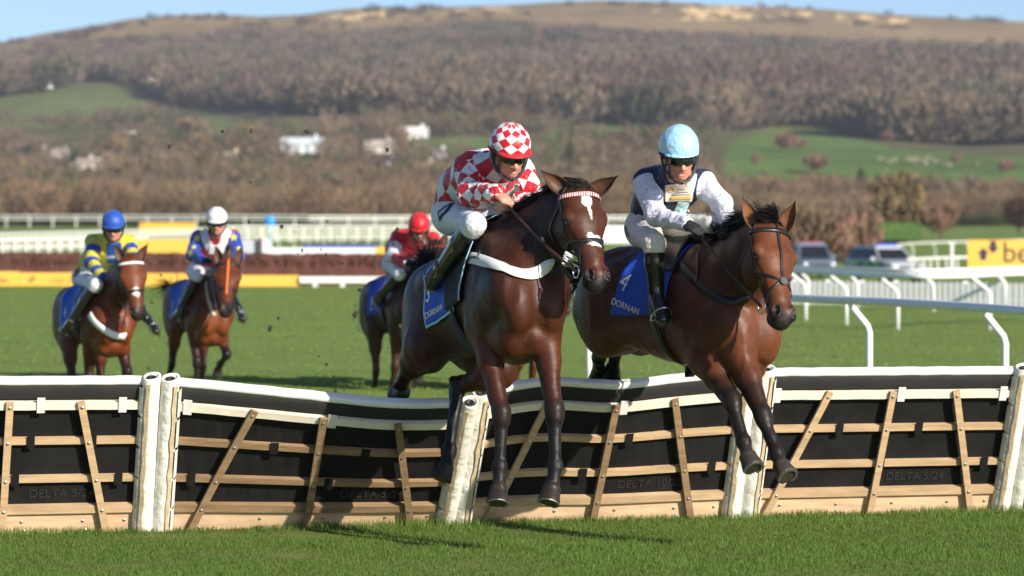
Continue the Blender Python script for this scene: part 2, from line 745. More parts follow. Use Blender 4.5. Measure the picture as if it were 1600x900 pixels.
    def sculpt(s):
        sp = s.sp
        c = s.c = sp['coat']
        S = s.S = Sculpt()
        k = s.sc
        B, L, U, Fd = s.B, s.L, s.U, s.Fd
        bx = np.array([Fd, L, U])
        s.toes = []
        body, low = c['body'], c['low']
        # trunk
        S.ell(B(.02, 0, 1.22), V3(.60, .236, .335) * k, bx, .06, body)
        S.ell(B(.36, 0, 1.17), V3(.38, .208, .37) * k, bx, .08, low)
        S.ell(B(-.38, 0, 1.25), V3(.42, .235, .28) * k, bx, .08, body)
        S.cap(B(.42, 0, 1.53), B(-.10, 0, 1.47), (.055 * k, .08 * k), (.09 * k, .10 * k), L, .08, body)
        S.cap(B(-.05, 0, 1.42), B(-.55, 0, 1.45), (.14 * k, .11 * k), (.17 * k, .13 * k), L, .08, body)
        S.ell(B(-.58, 0, 1.33), V3(.34, .215, .24) * k, bx, .08, body)
        S.ell(B(-.82, 0, 1.25), V3(.15, .11, .18) * k, bx, .08, body)
        for e in (-1, 1):
            S.ell(B(-.64, e * .13, 1.21), V3(.28, .125, .29) * k, bx, .08, body)
            S.ell(B(-.42, e * .19, 1.42), V3(.10, .06, .07) * k, bx, .07, body)
            S.cap(B(.30, e * .095, 1.46), B(.60, e * .155, 1.14), (.070 * k, .12 * k), (.080 * k, .115 * k), L, .06, body)
            S.ell(B(.36, e * .175, 1.12), V3(.17, .075, .20) * k, bx, .09, body)
            S.ell(B(.66, e * .095, 1.05), V3(.115, .092, .17) * k, bx, .075, low)
            S.ell(B(.50, e * .10, .90), V3(.15, .09, .13) * k, bx, .05, low)
        S.ell(B(.45, 0, .86), V3(.22, .10, .10) * k, bx, .06, low)
        # neck
        n0 = B(.40, 0, 1.30)
        n3 = s.Hd(.03, 0, -.10)
        ndir = nrm(n3 - n0)
        nu = nrm(np.cross(ndir, L))
        if np.dot(nu, U) < 0:
            nu = -nu
        nl = np.cross(nu, ndir)
        n1 = n0 + (n3 - n0) * .36 + nu * .01 * k
        n2 = n0 + (n3 - n0) * .70 + nu * .02 * k
        S.cap(n0, n1, (.155 * k, .285 * k), (.115 * k, .215 * k), nl, .09, c['neck'])
        S.cap(n1, n2, (.115 * k, .215 * k), (.085 * k, .155 * k), nl, .05, c['neck'])
        S.cap(n2, n3, (.085 * k, .155 * k), (.070 * k, .105 * k), nl, .05, c['neck'])
        S.cap(n0 + nu * .20 * k - ndir * .06, n3 + nu * .065 * k, .04 * k, .03 * k, nl, .06, c['neck'])
        s.nk = (n0, n1, n2, n3, nu, nl)
        # throat muscle
        S.cap(n0 - nu * .12 * k + ndir * .1, n3 - nu * .05 * k, .09 * k, .05 * k, nl, .07, c['neck'])
        # head
        h = s.hs
        hx = np.array([s.ha, s.hl, s.hd])
        Hd = s.Hd
        hc, mz, ch = c['head'], c['muzzle'], c['cheek']
        S.ell(Hd(.07, 0, -.075), V3(.12, .088 * HW, .085) * h, hx, .03, hc)
        S.ell(Hd(.19, 0, -.055), V3(.14, .096 * HW, .070) * h, hx, .03, hc)
        S.cap(Hd(.20, 0, -.065), Hd(.46, 0, -.055), (.104 * h, .068 * h), (.066 * h, .056 * h), s.hl, .025, hc)
        S.cap(Hd(.22, 0, -.145), Hd(.50, 0, -.095), (.068 * h, .078 * h), (.044 * h, .044 * h), s.hl, .03, ch)
        for e in (-1, 1):
            K2 = (Hd(.535, e * .030, -.004), Hd(.585, e * .040, -.012))
            S.ell(Hd(.20, e * .052, -.165), V3(.125, .034 * HW, .105) * h, hx, .03, ch)
            S.ell(Hd(.180, e * .080, -.046), V3(.044, .024 * HW, .032) * h, hx, .022, hc)      # brow
            S.cap(Hd(.25, e * .076, -.085), Hd(.36, e * .056, -.085), .014 * h, .008 * h, s.hl, .02, hc)   # facial crest
            S.ell(Hd(.540, e * .033, -.046), V3(.058, .024 * HW, .038) * h, hx, .022, mz)
            S.ell(Hd(.556, e * .041, -.034), V3(.042, .018 * HW, .034) * h, hx, .014, c['lip'])
            S.cap(K2[0], K2[1], .010 * h, .008 * h, s.hl, .012, c['lip'])     # nostril flare
            S.ell(Hd(.215, e * .104, -.060), V3(.021, .012 * HW, .015) * h, hx, .008, None, sub=True)
            S.ell(Hd(.556, e * .043, -.012), V3(.031, .013 * HW, .020) * h, hx, .006, None, sub=True)
        S.ell(Hd(.53, 0, -.070), V3(.080, .047 * HW, .062) * h, hx, .03, mz)
        S.ell(Hd(.586, 0, -.078), V3(.050, .045 * HW, .050) * h, hx, .018, c['lip'])
        S.ell(Hd(.555, 0, -.128), V3(.046, .036 * HW, .026) * h, hx, .016, c['lip'])
        S.cap(Hd(.53, -.06, -.112), Hd(.60, 0, -.117), .006 * h, .006 * h, s.hl, .004, None, sub=True)
        S.cap(Hd(.53, .06, -.112), Hd(.60, 0, -.117), .006 * h, .006 * h, s.hl, .004, None, sub=True)
        # legs
        for e, J, pale in sp['fore']:
            s.leg_front(J, c, c['dark'], e, pale)
        for e, J, pale in sp['hind']:
            s.leg_hind(J, c, c['dark'], e, pale)
        def muscle(X):
            q = np.clip(np.linalg.norm(X - s.pl - s.ha * .3, axis=1) / .5 - .3, .15, 1)
            a = vnoise(X * V3(8, 8, 5))
            b = 1 - np.abs(vnoise(X * V3(11, 11, 5) + 17)) * 2.2
            return -q * (.0035 * a + .0035 * b)
        V, Q = S.mesh(sp.get('res', .012), muscle)
        # a pass of relaxing
        col = S.colours(V)
        X = (V - s.pl) / h
        t = (X @ s.ha + np.maximum(0, -.05 - X @ s.hd) * .9 - .535 + .02 * vnoise(V * 40)) / .05
        t = np.clip(t, 0, 1)[:, None] * (np.linalg.norm(X - np.array(s.ha) * .55, axis=1) < .2)[:, None]
        col = col * (1 - t) + np.array(c['lip']) * t
        # paint head marks (the coat's own colour)
        for (a, l_, r1, r2, cc) in sp.get('marks', []):
            X = (V - s.pl) / h
            aa, ll, dd = X @ s.ha, X @ s.hl, X @ s.hd
            nz = vnoise(V * 55) * .35
            m = ((aa - a) / r1) ** 2 + ((ll - l_) / r2) ** 2 + nz < 1
            m &= dd > -.09
            col[m] = cc
        for e in (-1, 1):
            c0 = s.Hd(.556, e * .041, -.016)
            q = np.linalg.norm((V - c0) @ hx_(s).T / (np.array([.031, .019, .022]) * h), axis=1) < 1
            col[q] = (.004, .003, .003)  # nostril hollow painted black: shade of the hole put into the colour
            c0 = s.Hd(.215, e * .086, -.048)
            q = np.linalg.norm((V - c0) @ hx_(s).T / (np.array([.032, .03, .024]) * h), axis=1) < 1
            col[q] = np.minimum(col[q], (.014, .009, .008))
        ears_v, ears_f, ears_c = s.ears()
        n = len(V)
        V2 = np.vstack([V, ears_v])
        Q2 = np.vstack([Q, ears_f + n])
        me = np_mesh('body', V2, Q2, cols=np.vstack([col, ears_c]))
        s.body = link('body', me, coat_mat(), s.root, True)
        # eyes
        for e in (-1, 1):
            mb = MB()
            R = np.array([s.ha, s.hl, s.hd])
            prof = [(.0005, -.027), (.014, -.023), (.023, -.013), (.027, 0), (.023, .013), (.014, .023), (.0005, .027)]
            mb.lathe(Hd(.215, e * .078, -.047), [(r * h, z * h) for r, z in prof], 12, R[[1, 2, 0]])
            mb.build('eye', mat('eye', (.008, .005, .004), .08, coat=1), s.root, True)

    def ears(s):
        h = s.hs
        vs, fs, cs = [], [], []
        for e, tipv, opn in zip((-1, 1), s.sp['ear_dirs'], s.sp.get('ear_open', (None, None))):
            base = s.Hd(.005, e * .062, -.062)
            t = nrm(tipv)
            o = nrm(opn) if opn is not None else nrm(s.hd + s.hl * e * .5)
            o = nrm(o - t * np.dot(o, t))
            w = np.cross(t, o)
            L = .205 * h
            n0 = len(vs)
            nr, ns = 9, 12
            for i in range(nr):
                u = i / (nr - 1)
                wd = .050 * h * (math.sin(math.pi * min(1, .30 + u * .72)) ** .8) * (1 - u ** 5) + .002
                cup = 4.4 - 2.2 * u      # opening of the tube, radians of wall
                ctr = base + t * (L * u - .02) + o * (-.012 * math.sin(u * 3) * h) + w * e * 0
                if s.sp.get('ear_bend'):
                    ctr = ctr + o * .02 * u * u
                for layer in (0, 1):
                    for j in range(ns):
                        v = j / (ns - 1)
                        an = (v - .5) * cup
                        rr = wd * (1 if layer == 0 else .84)
                        p = ctr + w * math.sin(an) * rr - o * (math.cos(an)) * rr * .62
                        vs.append(p)
                        base_c = np.array(s.c['ear_in'] if layer else s.c['ear'])
                        tip_c = np.array(s.c['dark'])
                        edge = max(0, (abs(v - .5) * 2 - .8) / .2) * .5
                        q = min(1, max(0, (u - .7) / .3) * .8 + edge)
                        cs.append(base_c * (1 - q) + tip_c * q)
            st = 2 * ns
            for i in range(nr - 1):
                for layer in (0, 1):
                    for j in range(ns - 1):
                        a = n0 + i * st + layer * ns + j
                        f = (a, a + 1, a + 1 + st, a + st)
                        fs.append(f if layer == 0 else f[::-1])
                for j, s1 in ((0, 1), (ns - 1, -1)):
                    a = n0 + i * st + j
                    f = (a, a + st, a + ns + st, a + ns)
                    fs.append(f if s1 == 1 else f[::-1])
        return np.array(vs), np.array(fs, int), np.array(cs)

    # ------------------------------------------------ hair
    def hair(s, name, roots, dirs, lens, w, droop, m, seed=1, segs=5, curl=.3, parent=None, wind=None):
        r = bits(seed)
        roots = np.asarray(roots)
        n = len(roots)
        V = []
        p = roots.copy()
        d = nrm(dirs + r.normal(0, curl, (n, 3)))
        side = nrm(np.cross(d, V3(.3, -1, .2) + r.normal(0, .4, (n, 3))))
        wind = V3(0, 0, 0) if wind is None else np.asarray(wind)
        for i in range(segs + 1):
            ww = (w * (1 - (i / segs) ** 2 * .9))[:, None] if hasattr(w, '__len__') else w * (1 - (i / segs) ** 2 * .9)
            V.append(p - side * ww / 2)
            V.append(p + side * ww / 2)
            p = p + d * (lens / segs)[:, None]
            d = nrm(d + V3(0, 0, -droop / segs) + wind / segs + r.normal(0, curl * .25, (n, 3)))
        V = np.stack(V, 1)          # n, 2(segs+1), 3
        k = 2 * (segs + 1)
        F = []
        for i in range(segs):
            F.append((2 * i, 2 * i + 1, 2 * i + 3, 2 * i + 2))
        F = (np.arange(n)[:, None, None] * k + np.array(F)[None]).reshape(-1, 4)
        me = np_mesh(name, V.reshape(-1, 3), F)
        return link(name, me, m, parent or s.root, True)

    def mane(s, n=700, length=.11, seed=3, lift=.6, side=-1, droop=1.2, curl=.15, clump=.7):
        n0, n1, n2, n3, nu, nl = s.nk
        k = s.sc
        r = bits(seed)
        t = r.uniform(0, 1, n)
        A = n0 + nu * .27 * k - nrm(n3 - n0) * .02
        Bp = s.Hd(-.015, 0, -.03)
        M = (A + Bp) / 2 + nu * .03
        base = (1 - t)[:, None] ** 2 * A + 2 * (t * (1 - t))[:, None] * M + (t ** 2)[:, None] * Bp
        base = base + nl * r.normal(0, .010, n)[:, None] + nu * .1
        X, _ = s.S.cast(base, np.broadcast_to(-nu, base.shape), -.004, .3)
        cl = np.stack([vnoise(X * 22 + 7 * q_, q_) for q_ in (1, 2, 3)], 1)
        d = nu * lift + nl * (side * .5) + nrm(n0 - n3) * .85 + r.normal(0, .10, (n, 3)) + cl * clump
        ln = length * k * r.uniform(.55, 1.25, n)
        m = mat('hair_black', (.008, .007, .007), .6, spec=.2)
        s.hair('mane', X, d, ln, .0055, droop, m, seed, 5, curl)

    def forelock(s, n=160, length=.2, seed=5, dirv=None):
        r = bits(seed)
        a = r.uniform(-.03, .02, n)
        l = r.normal(0, .022, n)
        base = s.pl + s.hs * (a[:, None] * s.ha + l[:, None] * s.hl + .03 * s.hd)
        X, _ = s.S.cast(base, np.broadcast_to(-s.hd, base.shape), -.003, .2)
        d = s.hd * .35 + (s.ha * .2 if dirv is None else np.asarray(dirv)) + r.normal(0, .12, (n, 3)) + np.stack([vnoise(X * 30 + 7 * q_, q_) for q_ in (1, 2, 3)], 1) * .5
        s.hair('forelock', X, d, length * r.uniform(.4, 1.1, n), .006, 1.6, MATS['hair_black'], seed, 6, .1)

    def tail(s, dirv, n=500, length=.55, seed=9, droop=.9, spread=.28):
        r = bits(seed)
        dock = s.B(-.95, 0, 1.42)
        d0 = nrm(dirv)
        t = r.uniform(0, 1, n)
        bone = d0 * .26
        X = dock + t[:, None] * bone + r.normal(0, .016, (n, 3))
        mb = MB()
        mb.tube([dock - d0 * .05, dock + d0 * .1, dock + d0 * .24, dock + d0 * .30], [.04, .036, .024, .008], 8)
        tl = mb.build('tail', mat('hair_black', (.008, .007, .007), .6, spec=.2), s.root, True)
        s.hair('tail_hair', X, d0 + r.normal(0, spread, (n, 3)), length * r.uniform(.5, 1.1, n), .0055, droop, MATS['hair_black'], seed, 7, .22, parent=tl)

    # ------------------------------------------------ tack
    def strap(s, name, pts, w, m, parent=None, off=.003, th=.004, hug=True, n=8, wid=None):
        X = spline(pts, n)
        if hug:
            X, N = s.S.hug(X, off)
            X = (X + np.vstack([X[:1], X[:-1]]) + np.vstack([X[1:], X[-1:]])) / 3
            X, N = s.S.hug(X, off)
        else:
            N = np.tile(s.hd, (len(X), 1))
        mb = MB()
        mb.strip(X, N, w if wid is None else np.interp(np.linspace(0, 1, len(X)), np.linspace(0, 1, len(wid)), wid), th)
        return mb.build(name, m, parent or s.root, True)

    def bridle(s, lea, brow=None, noseband=None, cross=False, sheep=False):
        h = s.hs
        Hd = s.Hd
        bl = s.strap('bridle', [Hd(.235 + .0, -.11, -.11), Hd(.12, -.12, -.09), Hd(.06, -.11, -.09), Hd(.02, -.085, -.05), Hd(-.045, -.03, -.035), Hd(-.05, .0, -.03), Hd(-.045, .03, -.035), Hd(.02, .085, -.05), Hd(.06, .11, -.09), Hd(.12, .12, -.09), Hd(.235, .11, -.11)], .016, lea)
        bl['label'] = 'headpiece of the bridle running behind the ears'
        # cheek pieces
        for e in (-1, 1):
            s.strap('cheek_strap', [Hd(.05, e * .11, -.09), Hd(.18, e * .12, -.115), Hd(.32, e * .10, -.115), Hd(.44, e * .08, -.105), Hd(.50, e * .075, -.10)], .015, lea, bl)
            s.strap('throat_lash', [Hd(.03, e * .10, -.085), Hd(.10, e * .10, -.16), Hd(.17, e * .10, -.24), Hd(.22, e * .03, -.29), Hd(.22, 0, -.29)], .013, lea, bl)
            s.ring('bit_ring', Hd(.50, e * .068, -.10), s.hl, .036 * h, bl)
        bpts = [Hd(.045, -.115, -.09), Hd(.055, -.085, -.02), Hd(.06, -.04, .03), Hd(.062, 0, .035), Hd(.06, .04, .03), Hd(.055, .085, -.02), Hd(.045, .115, -.09)]
        s.strap('brow_band', bpts, .026, brow or lea, bl, off=.006, n=10)
        if cross:
            s.strap('face_strap', [Hd(-.03, 0, .01), Hd(.06, 0, .03), Hd(.18, 0, .03), Hd(.30, 0, .03), Hd(.37, 0, .03)], .015, lea, bl, off=.003)
            mb = MB()
            c0, n0 = s.S.hug(Hd(.375, 0, .0)[None], .004)
            R = np.array([s.hl, s.ha, n0[0]])
            mb.lathe(c0[0], [(.026, 0), (.028, .006), (.020, .012), (.01, .013)], 14, R)
            mb.build('crossing_pad', mat('pad_grey', (.09, .09, .10), .9), bl, True)
            for e in (-1, 1):
                s.strap('noseband', [Hd(.37, e * .015, .0), Hd(.335, e * .055, -.03), Hd(.30, e * .09, -.08), Hd(.29, e * .10, -.11)], .015, lea, bl, off=.003)
                s.strap('noseband', [Hd(.38, e * .015, .0), Hd(.43, e * .05, -.04), Hd(.475, e * .07, -.09), Hd(.50, e * .055, -.13), Hd(.505, 0, -.16)], .014, lea, bl, off=.003)
        else:
            a = .345
            nb = noseband or lea
            pts = [Hd(a + .0, 0, .02), Hd(a + .0, -.05, 0), Hd(a - .01, -.09, -.06), Hd(a - .02, -.09, -.13), Hd(a - .02, 0, -.22), Hd(a - .02, .09, -.13), Hd(a - .01, .09, -.06), Hd(a, .05, 0), Hd(a, 0, .02)]
            if sheep:
                mb = MB()
                X = spline([Hd(a + .03, -.10, -.09), Hd(a + .01, -.07, -.02), Hd(a, 0, .01), Hd(a + .01, .07, -.02), Hd(a + .03, .10, -.09)], 8)
                X, N = s.S.hug(X, .012)
                mb.tube(X, .022 * h, 10)
                mb.build('sheepskin_noseband', nb, bl, True)
            else:
                s.strap('noseband', pts, .022, nb, bl)
            # lower part of the grackle
            s.strap('noseband', [Hd(a, 0, .02), Hd(a + .04, -.06, -.03), Hd(a + .12, -.08, -.09), Hd(a + .15, -.06, -.13), Hd(a + .155, 0, -.16), Hd(a + .15, .06, -.13), Hd(a + .12, .08, -.09), Hd(a + .04, .06, -.03), Hd(a, 0, .02)], .015, lea, bl)
        s.bl = bl
        return bl

    def ring(s, name, c, ax, r, parent, t=.0045):
        ax = nrm(ax)
        a = nrm(np.cross(ax, V3(0, .3, 1)))
        b = np.cross(ax, a)
        pts = [c + r * (math.cos(q) * a + math.sin(q) * b) for q in np.linspace(0, 2 * math.pi, 17)]
        MB().tube(pts, t, 6, False).build(name, mat('steel', (.75, .75, .77), .22, 1.0), parent, True)

    def wrap(s, f, arc, side, off=.012, c_u=1.18, f_tilt=0.0):
        """a point on the trunk: f along the body, arc = metres down from the spine over the given side"""
        f = np.asarray(f, float)
        arc = np.asarray(arc, float)
        th = arc / (.34 * s.sc)
        A = s.W + s.sc * ((f - .33)[..., None] * s.Fd + (c_u - 1.60) * s.U)
        D = np.cos(th)[..., None] * s.U + (np.sin(th) * side)[..., None] * s.L
        # below the widest line keep going straight down
        over = np.maximum(th - math.pi / 2, 0)
        thc = np.minimum(th, math.pi / 2)
        D = np.cos(thc)[..., None] * s.U + (np.sin(thc) * side)[..., None] * s.L
        A = A - (over * .34 * s.sc)[..., None] * s.U
        X, ok = s.S.cast(A + D * .62, -D, off, .62)
        return X

    def saddlecloth(s, f0, f1, arc, cloth, trim, text=None, num=None, side=-1, flare=.06, off=.012, txt_f=None, txt_arc=None, txt_h=.06, num_f=None, num_arc=None, num_h=.12, skew=0.0, trim_w=.014, front_only=False, pinch=0.0, rot=0.0):
        nf, na = 26, 44
        u = np.linspace(0, 1, nf)
        v = np.linspace(-1, 1, na)
        Ug, Vg = np.meshgrid(u, v, indexing='ij')
        arcs = Vg * arc
        f = f0 + (f1 - f0) * Ug - np.abs(Vg) ** 2 * flare * (1 - Ug) - skew * np.abs(Vg) - pinch * np.maximum(np.abs(Vg) - .3, 0) ** 1.3 * Ug
        X = np.zeros(Ug.shape + (3,))
        for sd in (-1, 1):
            m = (np.sign(arcs) == sd) | ((arcs == 0) & (sd == 1))
            X[m] = s.wrap(f[m], np.abs(arcs[m]), sd, off + 0.004 * np.sin(f[m] * 40 + arcs[m] * 18) * np.abs(Vg[m]))
        # smooth out the steps of the cast
        for _ in range(3):
            Y = X.copy()
            Y[1:-1] = (X[:-2] + X[2:] + 2 * X[1:-1]) / 4
            Y2 = Y.copy()
            Y2[:, 1:-1] = (Y[:, :-2] + Y[:, 2:] + 2 * Y[:, 1:-1]) / 4
            X = Y2
        gu = np.gradient(X, axis=0)
        gv = np.gradient(X, axis=1)
        N = nrm(np.cross(gu, gv))
        ctr = s.B((f0 + f1) / 2, 0, 1.2)
        if ((X - ctr) * N).sum() < 0:
            N = -N
        mb = MB()
        mb.sheet(X + N * .001, .006, N)
        cl = mb.build('saddle_cloth', cloth, s.root, True)
        # border
        if trim:
            rim = np.concatenate([X[:, 0], X[-1, 1:], X[::-1, -1][1:], X[0, ::-1][1:]])
            rn = np.concatenate([N[:, 0], N[-1, 1:], N[::-1, -1][1:], N[0, ::-1][1:]])
            if front_only:
                rim, rn = X[-1], N[-1]
            MB().strip(rim + rn * .006, rn, trim_w, .004).build('border', trim, cl)

        def word(txt, fc, ac, hgt, mt, name, rot=0.0):
            cu = bpy.data.curves.new(name, 'FONT')
            cu.body = txt
            cu.size = hgt * 1.38
            cu.align_x = 'CENTER'
            cu.align_y = 'CENTER'
            cu.extrude = .0012
            ob = bpy.data.objects.new(name, cu)
            scn.collection.objects.link(ob)
            dg = bpy.context.evaluated_depsgraph_get()
            me = bpy.data.meshes.new_from_object(ob.evaluated_get(dg))
            bpy.data.objects.remove(ob)
            co = np.array([v.co[:] for v in me.vertices])
            cr_, sr_ = math.cos(rot), math.sin(rot)
            co[:, :2] = np.stack([co[:, 0] * cr_ - co[:, 1] * sr_, co[:, 0] * sr_ + co[:, 1] * cr_], 1)
            ff = fc + co[:, 0] / s.sc * (-side)
            aa = ac - co[:, 1]
            zz = co[:, 2]
            ff2 = ff - skew * (aa / arc)
            Xt = s.wrap(ff2, aa, side, off + .0135)
            Xt = Xt + (s.L * side)[None] * (zz[:, None])
            for i, vtx in enumerate(me.vertices):
                vtx.co = Xt[i]
            return link(name, me, mt, cl)
        wm = mat('white_print', (.8, .8, .8), .6)
        if text:
            word(text, txt_f, txt_arc, txt_h, wm, 'lettering', rot)
        if num:
            word(num, num_f, num_arc, num_h, wm, 'number', rot)
        return cl

    def saddle(s, f, lea, side_len=.24):
        """small race saddle: seat roll and flaps"""
        A = []
        nf, na = 12, 24
        for i in range(nf):
            u = i / (nf - 1)
            row_f = []
            for j in range(na):
                v = -1 + 2 * j / (na - 1)
                ar = v * side_len
                ff = f + (u - .5) * (.34 - .10 * abs(v)) + .06 * abs(v)
                row_f.append((ff, ar, u, v))
            A.append(row_f)
        A = np.array(A)
        X = np.zeros(A.shape[:2] + (3,))
        for sd in (-1, 1):
            m = np.sign(A[..., 1]) == sd
            up = .020 + .032 * np.exp(-(A[..., 1][m] / .11) ** 2) * (1 + .9 * (2 * A[..., 2][m] - 1) ** 2)
            X[m] = s.wrap(A[..., 0][m], np.abs(A[..., 1][m]), sd, .02)
            X[m] += (up - .02)[:, None] * s.U
        gu = np.gradient(X, axis=0)
        gv = np.gradient(X, axis=1)
        N = nrm(np.cross(gu, gv))
        if ((X - s.B(f, 0, 1.2)) * N).sum() < 0:
            N = -N
        o = MB().sheet(X, .01, N).build('saddle', lea, s.root, True)
        return o

    def shot(s, px, py, off=.004):
        """surface point met by the line of sight through a photo pixel"""
        pts = np.array([P(a, b, 14.0) for a, b in zip(px, py)])
        D = nrm(pts - V3(0, 0, H))
        near = np.linalg.norm(s.W - V3(0, 0, H)) - 1.6
        X, ok = s.S.cast(V3(0, 0, H) + D * near, D, off, 3.2, .01)
        return X

    def girth(s, f, m, w=.09, tilt=.03):
        for sd in (-1, 1):
            arc = np.linspace(.1, .34 * s.sc * math.pi / 2 + .42 * s.sc, 18)
            X = s.wrap(f + tilt * arc, arc, sd, .016)
            bot = s.B(f + tilt * .9, 0, .83)
            Xb, Nb = s.S.hug(np.array([X[-1] * .4 + bot * .6, bot]), .012)
            X = np.vstack([X[:-1], Xb])
            N = s.S.grad(X)
            MB().strip(X, N, w, .006).build('girth', m, s.root, True)


def sag(dirs):
    return dirs


def leg_sag(h, side, start, angs, lens, lat=0.0):
    """joint chain in the sagittal plane of the body: angles forward of straight down (degrees)"""
    p = h(*start)
    return p


BAY = dict(body=(.075, .024, .011), low=(.10, .033, .013), neck=(.06, .02, .010), arm=(.085, .026, .011), arm2=(.04, .014, .009),
           dark=(.012, .009, .009), hoof=(.045, .036, .030), head=(.075, .026, .012), cheek=(.06, .022, .011), muzzle=(.05, .022, .014), lip=(.018, .013, .012),
           ear=(.08, .03, .014), ear_in=(.10, .05, .03))


def coatc(**k):
    d = dict(BAY)
    d.update(k)
    return d


leather = mat('leather_black', (.012, .011, .012), .42, coat=.2)
leather_brown = mat('leather_brown', (.10, .035, .018), .5)
white_web = mat('white_webbing', (.78, .77, .74), .8, bump=(300, .3, .002))
cloth_blue = mat('cloth_blue', (.014, .080, .54), .7, noise=(6, .15), bump=(9, .6, .03))
pale_blue = mat('pale_blue_trim', (.35, .62, .78), .7)
cloth_black = mat('cloth_black', (.015, .015, .018), .8)
# ---------------------------------------------------------------- the horse in front, dark bay, over the hurdle
cA = coatc(body=(.034, .011, .0055), low=(.058, .017, .0075), neck=(.020, .0075, .0045), arm=(.090, .023, .008), arm2=(.045, .012, .006),
           dark=(.0095, .0085, .009), head=(.058, .017, .007), cheek=(.038, .012, .006), muzzle=(.085, .020, .007), lip=(.012, .010, .010), ear=(.05, .022, .012), ear_in=(.09, .04, .022), hoof=(.030, .022, .018))
hA = Horse(dict(
    base=(.1, 20.9, 0), coat=cA, res=.0085,
    label='dark bay horse with a white star and snip landing over the hurdle, nearest the camera', group='racehorses jumping the hurdle race',
    withers=P(785, 345, 20.6), croup=P(689, 409, 21.6), scale=1.08,
    poll=P(911, 290, 20.0), nose=P(940, 441, 19.74), face=(.42, -.82, .30),
    ear_dirs=[(-.75, -.1, .62), (.80, -.25, .50)], ear_open=[(.2, -.9, .1), (-.3, -.9, .3)],
    marks=[(.105, .0, .040, .034, (.75, .72, .68)), (.16, .005, .06, .010, (.75, .72, .68)), (.35, .01, .034, .058, (.75, .72, .68)), (.325, -.015, .03, .022, (.75, .72, .68))],
    fore=[(1, [P(850, 520, 20.25), P(867, 646, 20.05), P(867, 728, 20.0), P(862, 762, 19.97), P(854, 800, 19.9)], None),
          (-1, [P(752, 512, 20.45), P(784, 650, 20.2), P(781, 729, 20.15), P(779, 762, 20.12), P(777, 800, 20.05)], None)],
    hind=[(-1, [P(655, 545, 21.25), P(628, 598, 21.75), P(630, 612, 22.1), P(628, 614, 22.2), P(620, 620, 22.28)], (.10, .09, .085)),
          (1, [P(782, 575, 20.95), P(716, 606, 21.12), P(701, 705, 20.95), P(697, 728, 20.9), P(686, 755, 20.86)], None)],
))
hA.mane(5600, .13, 3, .75, -.6, 1.6, .10, .8)
hA.forelock(900, .075, 5, dirv=(-.7, .3, .0))
hA.tail((.02, .45, .60), 2200, .27, 9, 1.1, .24)

# ---------------------------------------------------------------- number 4, bay
cB = coatc(body=(.080, .026, .012), low=(.125, .040, .016), neck=(.050, .016, .008), arm=(.11, .030, .010), arm2=(.030, .012, .008), dark=(.012, .009, .009),
           head=(.12, .036, .013), cheek=(.07, .023, .010), muzzle=(.10, .030, .011), lip=(.016, .012, .011), ear=(.14, .052, .022), ear_in=(.20, .085, .042))
hB = Horse(dict(
    base=(1.3, 20.9, 0), coat=cB, res=.0085,
    label='bay horse with plain face wearing the blue number 4 cloth, forelegs stretched over the hurdle', group='racehorses jumping the hurdle race',
    withers=P(1118, 378, 20.75), croup=P(975, 382, 21.6), scale=1.05,
    poll=P(1211, 347, 20.05), nose=P(1231, 499, 19.74), face=(.46, -.80, .32),
    ear_dirs=[(-.42, -.15, .85), (.38, -.15, .88)], ear_open=[(.35, -.9, .1), (-.3, -.9, .2)],
    fore=[(1, [P(1152, 552, 20.4), P(1193, 652, 20.15), P(1213, 708, 20.05), P(1220, 726, 20.0), P(1233, 748, 19.93)], None),
          (-1, [P(1100, 562, 20.55), P(1144, 628, 20.25), P(1162, 690, 20.12), P(1168, 712, 20.07), P(1180, 738, 20.0)], None)],
    hind=[(-1, [P(945, 520, 21.55), P(936, 558, 22.0), P(936, 578, 22.3), P(936, 584, 22.36), P(934, 594, 22.42)], None),
          (1, [P(975, 520, 21.5), P(963, 545, 21.95), P(958, 575, 22.2), P(958, 582, 22.25), P(956, 592, 22.3)], None)],
))
hB.mane(5600, .15, 13, .9, -.35, 1.3, .10, .8)
hB.forelock(1700, .12, 15, dirv=(-.5, .2, .6))
hB.tail((-.4, .7, .05), 400, .4, 19, .8, .28)
# tack of the two leading horses


def striped(name, c1, c2, scale):
    m = mat(name, c1, .6)
    n, l = m.node_tree.nodes, m.node_tree.links
    tc = n.new('ShaderNodeTexCoord')
    sp = n.new('ShaderNodeSeparateXYZ')
    l.new(tc.outputs['Object'], sp.inputs[0])
    ml = n.new('ShaderNodeMath')
    ml.operation = 'PINGPONG'
    ml.inputs[1].default_value = scale
    l.new(sp.outputs['X'], ml.inputs[0])
    gt = n.new('ShaderNodeMath')
    gt.operation = 'GREATER_THAN'
    gt.inputs[1].default_value = scale * .5
    l.new(ml.outputs[0], gt.inputs[0])
    mx = n.new('ShaderNodeMix')
    mx.data_type = 'RGBA'
    mx.inputs[6].default_value = (*c1, 1)
    mx.inputs[7].default_value = (*c2, 1)
    l.new(gt.outputs[0], mx.inputs[0])
    l.new(mx.outputs[2], n['Principled BSDF'].inputs['Base Color'])
    return m


hA.bridle(leather, brow=striped('brow_red_white', (.5, .02, .03), (.8, .75, .75), .007))
hA.saddlecloth(-.32, .12, .62, cloth_blue, pale_blue, text='DORNAN', txt_f=-.20, txt_arc=.555, txt_h=.052, num='3', num_f=-.28, num_arc=.40, num_h=.13, flare=.06, pinch=.06)
pad = hA.saddlecloth(-.02, .36, .60, cloth_black, pale_blue, flare=-.02, off=.020, front_only=True, pinch=.16, trim_w=.022)
pad.name = 'saddle_pad'
hA.saddle(.0, leather)
hA.girth(.02, mat('girth_dark', (.03, .028, .04), .8), .10)


